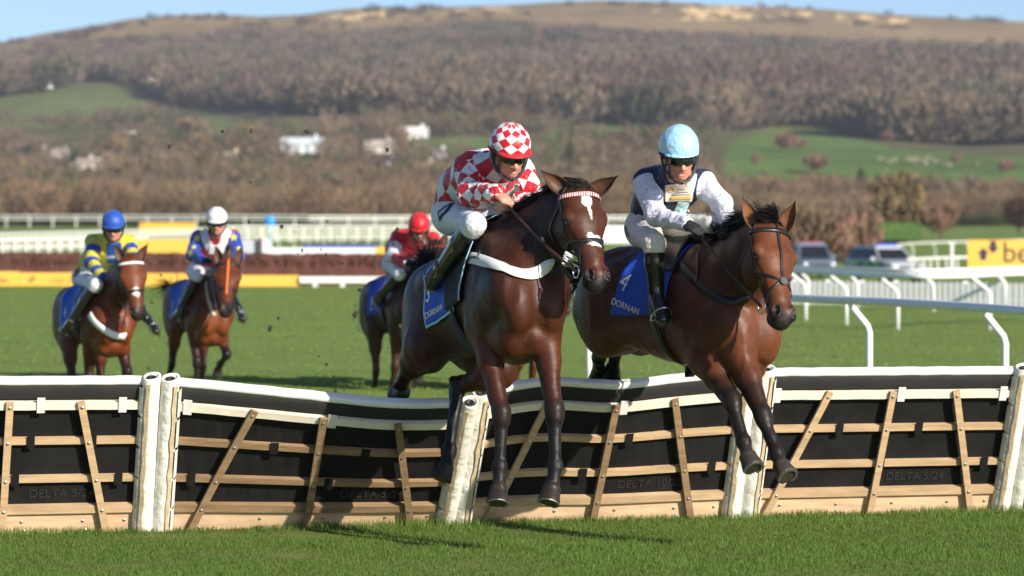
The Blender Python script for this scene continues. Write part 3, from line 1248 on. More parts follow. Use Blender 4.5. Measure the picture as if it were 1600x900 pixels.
def web(h, name, px, m, w, off=.006, tail=None):
    X = h.shot([p[0] for p in px], [p[1] for p in px], off)
    pts = list(X) + [np.asarray(t) for t in (tail or [])]
    Y = spline(pts, 6)
    Y, N = h.S.hug(Y, off)
    for _ in range(10):
        Y[1:-1] = (Y[:-2] + Y[2:] + Y[1:-1] * 2) / 4
    N = h.S.grad(Y)
    mb = MB()
    mb.strip(Y, N, w, .005)
    return mb.build(name, m, h.root, True)


bs = web(hA, 'breast_girth', [(716, 400), (745, 404), (772, 413), (800, 424), (825, 429), (846, 424), (862, 410)], white_web, .072, off=.014, tail=[hA.B(.5, .25, 1.30), hA.B(.3, .25, 1.30)])
bk = hA.shot([722, 745, 750], [401, 402, 392], .03)
MB().tube(bk, .007, 6).build('buckle', leather, bs)
hB.bridle(leather, cross=True)
hB.saddlecloth(-.27, .18, .57, cloth_blue, None, text='DORNAN', txt_f=-.20, txt_arc=.50, txt_h=.052, num='4', num_f=-.24, num_arc=.33, num_h=.12, flare=.10, skew=.04, rot=-.28)
hB.saddle(.0, leather)
hB.girth(.02, leather, .08)
web(hB, 'breastplate', [(1062, 412), (1078, 430), (1100, 452), (1130, 468), (1155, 472), (1172, 466)], leather, .05, tail=[hB.B(.55, .22, 1.25), hB.B(.3, .25, 1.35)])
web(hB, 'neck_strap', [(1092, 378), (1091, 400), (1090, 425), (1088, 442)], leather, .022)
for h in (hA, hB):
    for c0, d in h.toes[:2]:
        ax = nrm(d)
        a = nrm(h.Fd - ax * np.dot(h.Fd, ax))
        b = np.cross(ax, a)
        r = .055 * h.sc
        pts = [c0 + ax * .003 + r * (math.cos(t) * a + math.sin(t) * b) for t in np.linspace(-2.3, 2.3, 15)]
        MB().strip(pts, [ax] * 15, .016, .006).build('horseshoe', mat('worn_iron', (.25, .24, .23), .45, .8), h.root)
# ================================================================ RIDERS
skin = mat('skin', rough=.5, attr='col', noise=(40, .06), spec=.4)
boot_leather = mat('boot_leather', (.012, .012, .014), .22, coat=.5, bump=(18, .3, .01))
lens_black = mat('lens_black', (.006, .006, .008), .06, coat=1)
rubber = mat('black_rubber', (.015, .015, .015), .6)
rein_m = mat('rein_brown', (.10, .032, .018), .55)


def fabric(name, col, rough=.55, sheen=.1, wr=.5, col2=None, scale=1.0, kind=None, offs=0.0, rot=0.0, coat=0.0, sleeve=None):
    """silk: plain, checks, hoops; sleeve = a second pattern dict; wrinkles by bump"""
    if name in MATS:
        return MATS[name]
    m = mat(name, col, rough, sheen=sheen, coat=coat)
    n = m.node_tree.nodes
    l = m.node_tree.links
    b = n['Principled BSDF']

    def pattern(uvn, col, col2=None, scale=1.0, kind=None, offs=0.0, rot=0.0):
        if not kind:
            r = n.new('ShaderNodeRGB')
            r.outputs[0].default_value = (*col, 1)
            return r.outputs[0]
        uv = n.new('ShaderNodeUVMap')
        uv.uv_map = uvn
        mp = n.new('ShaderNodeMapping')
        mp.inputs['Rotation'].default_value = (0, 0, rot)
        mp.inputs['Location'].default_value = (offs, offs, 0)
        l.new(uv.outputs[0], mp.inputs[0])
        if kind == 'check':
            c = n.new('ShaderNodeTexChecker')
            c.inputs['Scale'].default_value = 1 / scale
            c.inputs['Color1'].default_value = (*col, 1)
            c.inputs['Color2'].default_value = (*col2, 1)
            l.new(mp.outputs[0], c.inputs['Vector'])
            return c.outputs['Color']
        sp = n.new('ShaderNodeSeparateXYZ')
        l.new(mp.outputs[0], sp.inputs[0])
        md = n.new('ShaderNodeMath')
        md.operation = 'PINGPONG'
        md.inputs[1].default_value = scale
        l.new(sp.outputs['Y' if kind == 'hoop' else 'X'], md.inputs[0])
        gt = n.new('ShaderNodeMath')
        gt.operation = 'GREATER_THAN'
        gt.inputs[1].default_value = scale / 2
        l.new(md.outputs[0], gt.inputs[0])
        mx = n.new('ShaderNodeMix')
        mx.data_type = 'RGBA'
        mx.inputs[6].default_value = (*col, 1)
        mx.inputs[7].default_value = (*col2, 1)
        l.new(gt.outputs[0], mx.inputs[0])
        return mx.outputs[2]
    src = pattern('uv', col, col2, scale, kind, offs, rot)
    if sleeve:
        s2 = pattern('uv2', **sleeve)
        at = n.new('ShaderNodeAttribute')
        at.attribute_name = 'col'
        gt = n.new('ShaderNodeMath')
        gt.operation = 'GREATER_THAN'
        gt.inputs[1].default_value = .5
        l.new(at.outputs['Fac'], gt.inputs[0])
        mx = n.new('ShaderNodeMix')
        mx.data_type = 'RGBA'
        l.new(gt.outputs[0], mx.inputs[0])
        l.new(src, mx.inputs[6])
        l.new(s2, mx.inputs[7])
        src = mx.outputs[2]
    l.new(src, b.inputs['Base Color'])
    tc = n.new('ShaderNodeTexCoord')
    n1 = n.new('ShaderNodeTexNoise')
    n1.inputs['Scale'].default_value = 13
    n1.inputs['Detail'].default_value = 3.5
    n1.inputs['Distortion'].default_value = 2.0
    l.new(tc.outputs['Object'], n1.inputs['Vector'])
    bp = n.new('ShaderNodeBump')
    bp.inputs['Strength'].default_value = min(1, wr * 1.7)
    bp.inputs['Distance'].default_value = .03
    l.new(n1.outputs['Fac'], bp.inputs['Height'])
    l.new(bp.outputs['Normal'], b.inputs['Normal'])
    return m


def clear_of(h, p, r, far=False):
    """slide a joint along the line of sight until it lies outside the horse"""
    p = np.asarray(p, float)
    d = nrm(p - V3(0, 0, H))
    for _ in range(60):
        if h.S.sample(p[None])[0] >= r:
            break
        p = p + ((h.L * .6 + h.U * .8) * .01 if far == 'up' else h.L * .01 if far else -d * .01)
    return p


class Rider:
    def __init__(s, j, label, base, group=None, scale=1.0, res=.008, skin_col=(.58, .27, .19), gloves=True, tk=1.0, horse=None):
        s.j = {k: ([np.asarray(x, float) for x in v] if isinstance(v, (list, tuple)) else np.asarray(v, float)) for k, v in j.items()}
        s.k = scale
        s.tk = tk
        s.res = res
        if horse is not None:
            for i in (0, 1):
                s.j['kn'][i] = clear_of(horse, s.j['kn'][i], .075, 'up' if i == 1 else False)
                s.j['an'][i] = clear_of(horse, s.j['an'][i], .07, i == 1)
                s.j['toe'][i] = clear_of(horse, s.j['toe'][i], .06, i == 1)
        s.root = empty('person', tuple(base), label, 'jockey', group)
        j = s.j
        s.hf = nrm(j['face'])
        up = nrm(j['hup'] - s.hf * np.dot(j['hup'], s.hf))
        s.hu = up
        s.hl = np.cross(s.hu, s.hf)      # rider's own left
        s.hx = np.array([s.hl, s.hf, s.hu])
        tdir = nrm(j['neck'] - j['pelvis'])
        s.lat = nrm(j['sh'][1] - j['sh'][0])
        s.front = nrm(np.cross(s.lat, tdir))
        if np.dot(s.front, s.hf) < 0 and np.dot(s.front, V3(0, -1, -.3)) < 0:
            s.front = -s.front
        sk = tuple(skin_col)
        S = s.S = Sculpt()
        k = s.k
        c = j['head']
        H_ = lambda l, f, u: c + k * (l * s.hl + f * s.hf + u * s.hu)
        s.H_ = H_
        hx = s.hx
        S.ell(H_(0, -.015, .035), V3(.076, .096, .095) * k, hx, .03, sk)
        S.ell(H_(0, .025, -.035), V3(.060, .066, .080) * k, hx, .03, sk)
        S.ell(H_(0, .055, -.095), V3(.030, .026, .024) * k, hx, .025, sk)       # chin
        for e in (-1, 1):
            S.ell(H_(e * .040, .052, -.022), V3(.024, .022, .022) * k, hx, .02, (sk[0], sk[1] * .85, sk[2] * .85))   # cheeks
            S.ell(H_(e * .078, -.01, -.005), V3(.010, .020, .032) * k, hx, .01, sk)     # ears
            S.ell(H_(e * .017, .092, -.040), V3(.010, .012, .009) * k, hx, .01, sk)     # nostril wings
            S.ell(H_(e * .048, .005, -.085), V3(.016, .035, .018) * k, hx, .03, sk)     # jaw
        S.cap(H_(0, .088, .012), H_(0, .108, -.036), .010 * k, .014 * k, None, .014, sk)    # nose
        S.ell(H_(0, .080, -.066), V3(.024, .010, .005) * k, hx, .008, (.48, .18, .14))
        S.ell(H_(0, .078, -.078), V3(.021, .010, .006) * k, hx, .008, (.48, .18, .14))
        S.ell(H_(0, .089, -.072), V3(.022, .012, .0036) * k, hx, .003, None, sub=True)
        for e in (-1, 1):
            S.ell(H_(e * .032, .085, .005), V3(.017, .012, .011) * k, hx, .012, None, sub=True)
        nb = j['neck']
        S.cap(H_(0, -.03, -.06), nb, .056 * k, .064 * k, None, .04, sk)
        # trunk and limbs, slim enough to lie under the clothes
        s.trunk(S, -.012, sk)
        s.arms(S, -.010, sk)
        s.legs(S, -.012, sk)
        for i in (0, 1):
            s.hand(S, i, sk, 1.0 if not gloves else .88)
        V, Q = S.mesh(res)
        me = np_mesh('body', V, Q, cols=S.colours(V, .006))
        s.body = link('body', me, skin, s.root, True)
        if gloves:
            for i in (0, 1):
                G = Sculpt()
                s.hand(G, i, sk, 1.12)
                w = j['wr'][i]
                G.cap(w, w + nrm(j['el'][i] - w) * .03, .034 * k, .036 * k, None, .02, sk)
                V, Q = G.mesh(min(res, .007))
                link('glove', np_mesh('glove', V, Q), mat('glove_black', (.012, .012, .014), .75), s.root, True)

    def trunk(s, S, g, col, grp=0):
        j, k = s.j, s.k
        ch = j['chest']
        pv = j['pelvis']
        md = (ch + pv) / 2 + (j.get('back', V3(0, 0, 0)))
        k = k * s.tk
        S.cap(ch, md, (.165 * k + g, .120 * k + g), (.150 * k + g, .112 * k + g), s.lat, .07, col, grp)
        S.cap(md, pv, (.150 * k + g, .112 * k + g), (.148 * k + g, .115 * k + g), s.lat, .05, col, grp)
        S.cap(j['sh'][0], j['sh'][1], .062 * k + g, .062 * k + g, None, .07, col, grp)
        S.cap(j['neck'], ch, (.085 * k + g, .070 * k + g), (.14 * k + g, .115 * k + g), s.lat, .06, col, grp)

    def arms(s, S, g, col, puff=0.0):
        j, k = s.j, s.k
        for i in (0, 1):
            S.cap(j['sh'][i], j['el'][i], .058 * k + g + puff, .046 * k + g + puff, None, .035, col, 1 + 2 * i)
            w = j['wr'][i]
            S.cap(j['el'][i], w, .046 * k + g + puff, .031 * k + g + puff * .3, None, .03, col, 2 + 2 * i)

    def legs(s, S, g, col, to=1.0, grp=5):
        j, k = s.j, s.k
        for i in (0, 1):
            hip = j['hip'][i]
            S.ell(hip, V3(.105, .105, .105) * k + g, np.eye(3), .06, col, grp + i)
            S.cap(hip, j['kn'][i], .090 * k + g, .054 * k + g, None, .04, col, grp + i)
            if to > 0:
                e = j['kn'][i] * (1 - to) + j['an'][i] * to
                S.cap(j['kn'][i], e, .053 * k + g, (.055 - .018 * to) * k + g, None, .03, col, grp + i)

    def hand(s, S, i, col, f=1.0):
        """a fist round the reins: palm, four bent fingers of unequal length, thumb"""
        j, k = s.j, s.k
        w, t = j['wr'][i], j['hd'][i]
        d = nrm(t - w)
        n = nrm(j['hn'][i] - d * np.dot(j['hn'][i], d))      # back of the hand
        sd = np.cross(d, n)
        if np.dot(sd, j['thumb'][i]) < 0:
            sd = -sd
        S.cap(w, w + d * .025 * k, .027 * k * f, .030 * k * f, None, .015, col)
        pc = w + d * .055 * k
        S.ell(pc, V3(.042, .047, .019) * k * f, np.array([sd, d, n]), .014, col)
        for q, (off, ln) in enumerate(((.030, .9), (.010, 1.0), (-.011, .94), (-.030, .76))):
            a = w + d * .092 * k + sd * off * k + n * .002
            b = a + (d * .026 - n * .022) * k * ln
            c = b + (-d * .010 - n * .026) * k * ln
            e = c + (-d * .026 + n * .002) * k * ln
            S.cap(a - d * .02 * k, b, .0100 * k * f, .0095 * k * f, None, .004, col)
            S.cap(b, c, .0095 * k * f, .0088 * k * f, None, .004, col)
            S.cap(c, e, .0088 * k * f, .0078 * k * f, None, .004, col)
        a = w + d * .030 * k + sd * .030 * k - n * .006
        b = a + (d * .034 + sd * .016 - n * .016) * k
        c = b + (d * .024 - sd * .012 - n * .012) * k
        S.cap(a, b, .0135 * k * f, .0115 * k * f, None, .008, col)
        S.cap(b, c, .0115 * k * f, .0095 * k * f, None, .006, col)
        s.grip = getattr(s, 'grip', {})
        s.grip[i] = w + d * .105 * k - n * .026 * k

    def wrinkle(s, amp, fr):
        d0 = nrm(s.j['neck'] - s.j['pelvis'])

        def f(X):
            a = vnoise(X * fr * .55)
            w = X * V3(1, 1, .55) * fr * .75 + 31 + .8 * a[:, None]
            b = 1 - np.abs(vnoise(w)) * 2.4
            return -amp * (.35 * a + .5 * b)
        return f

    def shirt(s, m, collar_m=None, g=.012, amp=.007):
        S = Sculpt()
        s.trunk(S, g, None, 0)
        s.arms(S, g - .002, None, .006)
        V, Q = S.mesh(s.res, s.wrinkle(amp, 16))
        pr = [p for p in S.p]
        D = np.array([S.dist(q, V) for q in pr])
        gr = np.array([p['grp'] for p in pr])
        dt = D[gr == 0].min(0)
        da = D[gr > 0].min(0)
        which = gr[gr > 0][D[gr > 0].argmin(0)]
        att = np.clip((dt - da) * 8 + .5, 0, 1)
        j = s.j

        def cyl(f, a, b, ref, R, v0):
            d = nrm(b - a)
            e1 = nrm(ref - d * np.dot(ref, d))
            e2 = np.cross(d, e1)
            X = V[Q[f]] - a
            an = np.arctan2(X @ e2, X @ e1)
            w = (an.max(1) - an.min(1)) > math.pi
            an[w] = np.where(an[w] < 0, an[w] + 2 * math.pi, an[w])
            return np.stack([an * R, X @ d + v0], -1)
        uv = cyl(slice(None), j['pelvis'], j['neck'], s.front, .15, 0)
        uv2 = np.zeros(Q.shape + (2,))
        fw = which[Q[:, 0]]
        for g_ in range(1, 5):
            f = fw == g_
            if not f.any():
                continue
            i = (g_ - 1) // 2
            up = (g_ - 1) % 2 == 0
            a, b = (j['sh'][i], j['el'][i]) if up else (j['el'][i], j['wr'][i])
            pole = nrm(j['el'][i] - (j['sh'][i] + j['wr'][i]) / 2)
            uv2[f] = cyl(f, a, b, pole, .075, 0 if up else np.linalg.norm(j['el'][i] - j['sh'][i]))
        me = np_mesh('silks', V, Q, uvs=uv.reshape(-1, 2), cols=np.stack([att, att, att], 1))
        u2 = me.uv_layers.new(name='uv2')
        u2.data.foreach_set('uv', np.ascontiguousarray(uv2.reshape(-1, 2), np.float32).ravel())
        s.sh_S = S
        s.silks = link('silks', me, m, s.root, True)
        torso_m = m
        # cuffs
        for i in (0, 1):
            w = j['wr'][i]
            d = nrm(w - j['el'][i])
            MB().tube([w - d * .012, w + d * .020], [.040 * s.k, .037 * s.k], 14).build('cuff', rubber if collar_m is None else collar_m, s.silks, True)
        if collar_m is not None or True:
            nb = j['neck']
            c0 = s.H_(0, -.03, -.06)
            ax = nrm(c0 - nb)
            MB().tube([nb - ax * .005, nb + ax * .03], [.083 * s.k, .068 * s.k], 18, False).build('collar', collar_m or torso_m, s.silks, True)
        return s.silks

    def breeches(s, m, g=.010, to=.12):
        S = Sculpt()
        j, k = s.j, s.k
        S.cap((j['chest'] * .35 + j['pelvis'] * .65), j['pelvis'], (.150 * k + g - .004, .115 * k + g - .004), (.152 * k + g, .122 * k + g), s.lat, .05, None)
        s.legs(S, g, None, to)
        V, Q = S.mesh(s.res, s.wrinkle(.005, 14))
        s.br_S = S
        s.br = link('breeches', np_mesh('breeches', V, Q), m, s.root, True)
        return s.br

    def boots(s, g=.006, m=None, iron=True):
        j, k = s.j, s.k
        for i in (0, 1):
            S = Sculpt()
            kn, an, to = j['kn'][i], j['an'][i], j['toe'][i]
            top = kn * .90 + an * .10
            mid = kn * .55 + an * .45
            S.cap(top, mid, .057 * k + g, .056 * k + g, None, .02, None)
            S.cap(mid, an, .056 * k + g, .040 * k + g, None, .02, None)
            fd = nrm(to - an)
            sh = nrm(an - kn)
            heel = an + sh * .055 * k - fd * .035 * k
            ball = to + sh * .02 * k - fd * .04 * k
            S.cap(an, heel, .040 * k, .034 * k, None, .02, None)
            S.cap(an + sh * .02 * k, ball, .040 * k, .036 * k, None, .03, None)
            S.cap(heel, ball, .032 * k, .038 * k, None, .02, None)
            S.ell(ball + fd * .03 * k, V3(.042, .042, .032) * k, np.eye(3), .02, None)
            V, Q = S.mesh(s.res)
            b = link('boot', np_mesh('boot', V, Q), m or boot_leather, s.root, True)
            # sole
            n = nrm(sh - fd * np.dot(sh, fd))
            mb = MB()
            lt = np.cross(fd, n)
            c = (heel + ball) / 2 + n * .034 * k
            L = np.linalg.norm(ball - heel) + .10 * k
            ring = [(-.5, .26), (-.42, .34), (-.2, .28), (0, .30), (.25, .42), (.42, .34), (.5, .15)]
            top_, bot_ = [], []
            pts = [(u * L, w_ * .08 * k) for u, w_ in ring] + [(u * L, -w_ * .08 * k) for u, w_ in ring[::-1]]
            vs = [c + fd * x + lt * y for x, y in pts] + [c + fd * x + lt * y + n * .012 * k for x, y in pts]
            q = len(pts)
            mb.add(vs, [tuple(range(q)), tuple(range(2 * q - 1, q - 1, -1))] + [(a, (a + 1) % q, q + (a + 1) % q, q + a) for a in range(q)])
            mb.build('sole', mat('sole', (.10, .065, .03), .7), b)
            if iron:
                # stirrup iron under the ball of the foot
                w_ = .058 * k
                pb = ball + n * .052 * k - fd * .0
                pts = [pb - lt * w_, pb - lt * w_ - n * .07 * k, pb - lt * .035 * k - n * .12 * k, pb - n * .135 * k, pb + lt * .035 * k - n * .12 * k, pb + lt * w_ - n * .07 * k, pb + lt * w_, pb, pb - lt * w_]
                MB().tube(spline(pts, 3), .0055, 6, False).build('stirrup', mat('steel', (.75, .75, .77), .22, 1.0), b, True)

    def helmet(s, cloth, peak_m=None, gores=10, rows=7.0, tall=1.0, peak=.035, band_m=None):
        k = s.k
        nu_, nv = 40, 20
        rx, ry, rz = .116 * k, .136 * k, .122 * k * tall
        c = s.H_(0, -.012, .064)
        G = np.zeros((nv + 1, nu_ + 1, 3))
        UV = np.zeros((nv + 1, nu_ + 1, 2))
        for i in range(nv + 1):
            ph = math.radians(1 + 89 * (i / nv) ** .95) if i < nv else math.radians(98)
            for jn in range(nu_ + 1):
                th = 2 * math.pi * jn / nu_
                q = 1 + .012 * math.cos(gores * th) * math.sin(ph) * 0
                r = math.sin(ph)
                fy = math.cos(th)
                z = math.cos(ph)
                drop = -.018 * k * max(0, -fy) * (i / nv) ** 2
                G[i, jn] = c + s.hl * rx * r * math.sin(th) * q + s.hf * ry * r * fy * q + s.hu * (rz * z + drop)
                u = th / (2 * math.pi) * gores
                v = (ph / math.radians(98)) * rows * .5
                UV[i, jn] = (u + v, u - v)
        Vv, Ff, uv = [], [], []
        Vv = G.reshape(-1, 3)
        for i in range(nv):
            for jn in range(nu_):
                f = (i * (nu_ + 1) + jn, (i + 1) * (nu_ + 1) + jn, (i + 1) * (nu_ + 1) + jn + 1, i * (nu_ + 1) + jn + 1)
                Ff.append(f)
                for q in f:
                    uv.append(UV.reshape(-1, 2)[q])
        disp = vnoise(Vv * 38)[:, None] * nrm(Vv - c) * .0025 + vnoise(Vv * 90)[:, None] * nrm(Vv - c) * .0012
        me = np_mesh('helmet', Vv + disp, np.array(Ff), uvs=np.array(uv))
        hm = link('helmet', me, cloth, s.root, True)
        mb = MB()
        # band and harness lining
        ring = [c + s.hl * rx * 1.0 * math.sin(t) * .955 + s.hf * ry * math.cos(t) * .955 + s.hu * (-.026 * k - .018 * k * max(0, -math.cos(t))) for t in np.linspace(0, 2 * math.pi, 33)]
        mb.tube(ring, .011 * k, 6, False)
        mb.build('rim', band_m or rubber, hm, True)
        # peak
        nA, nB = 15, 5
        A = np.zeros((nA, nB, 3))
        for a in range(nA):
            t = -1.05 + 2.1 * a / (nA - 1)
            ext = peak * k * math.cos(t * 1.42) ** .6 if abs(t * 1.42) < math.pi / 2 else 0
            for b in range(nB):
                e = ext * b / (nB - 1)
                A[a, b] = c + s.hl * (rx + e * .6) * math.sin(t) + s.hf * (ry * math.cos(t) + e) + s.hu * (-.018 * k - .010 * k * (b / (nB - 1)))
        MB().sheet(A, .006, np.broadcast_to(s.hu, A.shape)).build('peak', peak_m or cloth, hm, True)
        # padded harness down the cheeks to the chin
        H_ = s.H_
        for e in (-1, 1):
            pts = spline([H_(e * .094, -.03, .04), H_(e * .088, -.015, -.03), H_(e * .066, .010, -.085), H_(e * .03, .035, -.122), H_(0, .05, -.128)], 5)
            mb = MB()
            nn = [nrm(p - H_(0, 0, -.02)) for p in pts]
            mb.strip(pts, nn, [w * k for w in np.linspace(.070, .018, len(pts))], .016)
            mb.build('chin_strap', rubber, hm, False)

    def goggles(s, m=None, h_=.036, strap=None):
        k = s.k
        H_ = s.H_
        nA, nB = 19, 7
        A = np.zeros((nA, nB, 3))
        N = np.zeros((nA, nB, 3))
        for a in range(nA):
            t = -1.15 + 2.3 * a / (nA - 1)
            hh = h_ * (.55 + .45 * math.cos(t * .9)) * (1 - .45 * math.exp(-(t / .16) ** 2) * 1)
            for b in range(nB):
                v = b / (nB - 1) - .5
                lo = v < 0
                hz = h_ * .45 if not lo else hh * .62
                A[a, b] = H_(.086 * math.sin(t), .005 + .104 * math.cos(t) - .5 * (v * h_) ** 2, .004 + 2 * v * hz)
                N[a, b] = s.hf * math.cos(t) + s.hl * math.sin(t)
        g = MB().sheet(A, .005, N).build('goggles', m or lens_black, s.root, True)
        ring = [H_(.093 * math.sin(t), .0 + .104 * math.cos(t), .014) for t in np.linspace(1.15, 2 * math.pi - 1.15, 16)]
        MB().strip(ring, [nrm(p - H_(0, 0, 0)) for p in ring], .018 * k, .003).build('strap', strap or rubber, g)

    def patch(s, S, c, ud, vd, out, w, h_, m, name, parent, off=.006, th=.002, n=9, outline=None):
        """small cloth patch fitted to the surface of S; out = direction to cast from"""
        uu, vv = np.meshgrid(np.linspace(-w / 2, w / 2, n), np.linspace(-h_ / 2, h_ / 2, n), indexing='ij')
        X0 = c + uu[..., None] * ud + vv[..., None] * vd + np.asarray(out) * .2
        X, ok = S.cast(X0, np.broadcast_to(-np.asarray(out), X0.shape), off, .4, .006)
        o = MB().sheet(X, th, np.broadcast_to(out, X.shape)).build(name, m, parent, True)
        return o

    def decal(s, S, pts2, c, ud, vd, out, m, name, parent, off=.007):
        """flat outline (list of 2-D loops as fans) fitted to the surface"""
        pts2 = np.asarray(pts2, float)
        ctr = pts2.mean(0)
        P2 = np.vstack([ctr, pts2])
        X0 = c + P2[:, :1] * ud + P2[:, 1:] * vd + np.asarray(out) * .2
        X, ok = S.cast(X0, np.broadcast_to(-np.asarray(out), X0.shape), off, .4, .006)
        n = len(pts2)
        mb = MB()
        mb.add(X, [(0, 1 + i, 1 + (i + 1) % n) for i in range(n)])
        return mb.build(name, m, parent)

    def words(s, S, txt, c, ud, vd, out, hgt, m, name, parent, off=.009, bold=0.0):
        cu = bpy.data.curves.new(name, 'FONT')
        cu.body = txt
        cu.size = hgt * 1.38
        cu.align_x = 'CENTER'
        cu.align_y = 'CENTER'
        cu.offset = bold
        cu.extrude = .0008
        ob = bpy.data.objects.new(name, cu)
        scn.collection.objects.link(ob)
        me = bpy.data.meshes.new_from_object(ob.evaluated_get(bpy.context.evaluated_depsgraph_get()))
        bpy.data.objects.remove(ob)
        co = np.array([v.co[:] for v in me.vertices])
        X0 = c + co[:, :1] * ud + co[:, 1:2] * vd + np.asarray(out) * .2
        X, ok = S.cast(X0, np.broadcast_to(-np.asarray(out), X0.shape), off, .4, .006)
        X += np.asarray(out) * co[:, 2:3]
        for i, v in enumerate(me.vertices):
            v.co = X[i]
        return link(name, me, m, parent)


def rein(h, r, side, i, m, parent, ends=None, w=.016):
    a = h.Hd(.50, side * .068, -.10)
    b = r.grip[i]
    mid = (a + b) / 2 + V3(0, 0, -.02)
    pts = spline([a, a * .7 + b * .3 + V3(0, 0, -.012), mid, b * .7 + a * .3 + V3(0, 0, -.01), b], 5)
    N = [nrm(np.cross(nrm(b - a), h.U) * side + V3(0, -.4, 0))] * len(pts)
    mb = MB()
    mb.strip(pts, N, w, .004)
    return mb.build('rein', m, parent)


def star_pts(r, r2=None, n=5, rot=math.pi / 2):
    r2 = r2 or r * .42
    return [((r if i % 2 == 0 else r2) * math.cos(rot + math.pi * i / n), (r if i % 2 == 0 else r2) * math.sin(rot + math.pi * i / n)) for i in range(2 * n)]
# ---------------------------------------------------------------- rider in red and white checks
RED, WHITE = (.55, .008, .022), (.80, .80, .80)
riA = Rider(dict(
    pelvis=P(720, 332, 21.25), chest=P(756, 276, 20.95), neck=P(780, 258, 20.75), back=V3(-.02, .05, .035),
    head=P(797, 242, 20.52), face=(.30, -.80, -.34), hup=(.05, -.35, 1),
    sh=[P(735, 262, 20.85), P(812, 270, 21.0)], el=[P(733, 303, 20.68), P(838, 320, 20.9)], wr=[P(776, 303, 20.42), P(812, 314, 20.6)],
    hd=[P(797, 316, 20.32), P(800, 322, 20.5)], hn=[(.2, -.5, .8), (.2, -.4, .9)], thumb=[(.5, .2, .5), (-.6, -.1, .4)],
    hip=[P(706, 338, 21.15), P(738, 345, 21.45)], kn=[P(742, 350, 20.72), P(800, 362, 20.95)], an=[P(692, 418, 20.98), P(772, 430, 21.35)], toe=[P(676, 446, 20.86), P(765, 455, 21.25)]),
    label='jockey in red and white checked silks crouched over the leading dark bay horse', base=(-.2, 21.1, 1.9), group='jockeys riding in the race', gloves=False, res=.0075, scale=1.07, tk=1.06, horse=hA)
riA.shirt(fabric('silk_check', RED, .42, .1, .5, WHITE, .118, 'check', .01, 0, sleeve=dict(col=RED, col2=WHITE, scale=.075, kind='check', offs=.01, rot=math.pi / 4)), g=.020, amp=.014)
wh_br = fabric('white_breeches', (.72, .72, .74), .6, .1, .35)
riA.breeches(wh_br)
riA.boots()
riA.helmet(fabric('cap_check', RED, .4, .1, .1, WHITE, 1.0, 'check', 0, 0, coat=.1), fabric('red_peak', RED, .45), gores=9, rows=7)
riA.goggles()
navy = mat('navy_print', (.012, .018, .07), .7)
wprint = mat('white_print', (.8, .8, .8), .6)
# sponsor panel on the thigh
out = nrm(V3(-.55, -.8, .15))
ud = nrm(np.cross(V3(0, 0, 1), out))
ud = nrm(ud * math.cos(.42) + V3(0, 0, 1) * math.sin(.42))
vd = np.cross(out, ud)
pc = P(707, 333, 21.02)
pt = riA.patch(riA.br_S, pc, ud, vd, out, .15, .075, navy, 'sponsor_panel', riA.br)
riA.words(riA.br_S, 'klagyfoo', pc, ud, vd, out, .030, wprint, 'lettering', pt, bold=.001) if False else riA.words(riA.br_S, 'kingpl', pc, ud, vd, out, .032, wprint, 'lettering', pt, .011, .001)
for sd, i in ((-1, 0), (1, 1)):
    rein(hA, riA, sd, i, rein_m, hA.bl)

# ---------------------------------------------------------------- rider in navy with white sleeves
riB = Rider(dict(
    pelvis=P(1024, 352, 21.35), chest=P(1048, 292, 20.98), neck=P(1056, 272, 20.80), back=V3(-.02, .05, .02),
    head=P(1062, 248, 20.58), face=(.14, -.86, -.22), hup=(-.02, -.28, 1),
    sh=[P(1008, 284, 20.92), P(1096, 284, 21.0)], el=[P(1026, 338, 20.72), P(1126, 318, 20.85)], wr=[P(1072, 350, 20.48), P(1138, 350, 20.55)],
    hd=[P(1096, 362, 20.38), P(1136, 366, 20.45)], hn=[(.1, -.6, .75), (.3, -.6, .7)], thumb=[(.6, .1, .5), (-.6, -.1, .4)],
    hip=[P(1006, 358, 21.25), P(1052, 354, 21.25)], kn=[P(1022, 380, 20.72), P(1104, 374, 20.68)], an=[P(1025, 450, 20.95), P(1160, 470, 21.25)], toe=[P(1036, 496, 20.78), P(1190, 490, 20.9)]),
    label='jockey in navy silks with white sleeves and pale blue cap on the number 4 horse', base=(1.0, 21.1, 1.85), group='jockeys riding in the race', res=.0075, scale=1.05, horse=hB)
nv = fabric('silk_navy', (.010, .012, .055), .45, .1, .5, sleeve=dict(col=(.72, .74, .84)))
riB.shirt(nv, g=.011, amp=.013)
cream = fabric('cream_breeches', (.74, .71, .64), .6, .1, .45)
riB.breeches(cream)
riB.boots()
lb = fabric('cap_pale_blue', (.36, .66, .84), .35, .1, .25, coat=.15)
riB.helmet(lb, lb, tall=1.12, peak=.016)
riB.goggles()
out = nrm(V3(.10, -.95, .12))
ud = nrm(np.cross(V3(0, 0, 1), out))
vd = np.cross(out, ud)
lbm = fabric('silk_pale_blue', (.50, .76, .80), .45, .1, .4)
riB.patch(riB.sh_S, P(1074, 305, 20.8), nrm(ud * .97 - vd * .1), nrm(vd + ud * .22), out, .085, .30, lbm, 'front_stripe', riB.silks, n=14)
pc = P(1062, 301, 20.8)
ud2 = nrm(ud + vd * .06)
vd2 = np.cross(out, ud2)
sp = riB.patch(riB.sh_S, pc, ud2, vd2, out, .185, .095, mat('cream_patch', (.72, .62, .55), .7), 'sponsor_patch', riB.silks, off=.011)
riB.words(riB.sh_S, '•••• •• ••••••••', pc, ud2, vd2, out, .012, navy, 'lettering', sp, .016) if False else None
oj = mat('ochre_print', (.72, .42, .05), .7)
riB.patch(riB.sh_S, pc - vd2 * .030 + ud2 * .01, ud2, vd2, out, .135, .014, oj, 'yellow_band', sp, off=.0145)
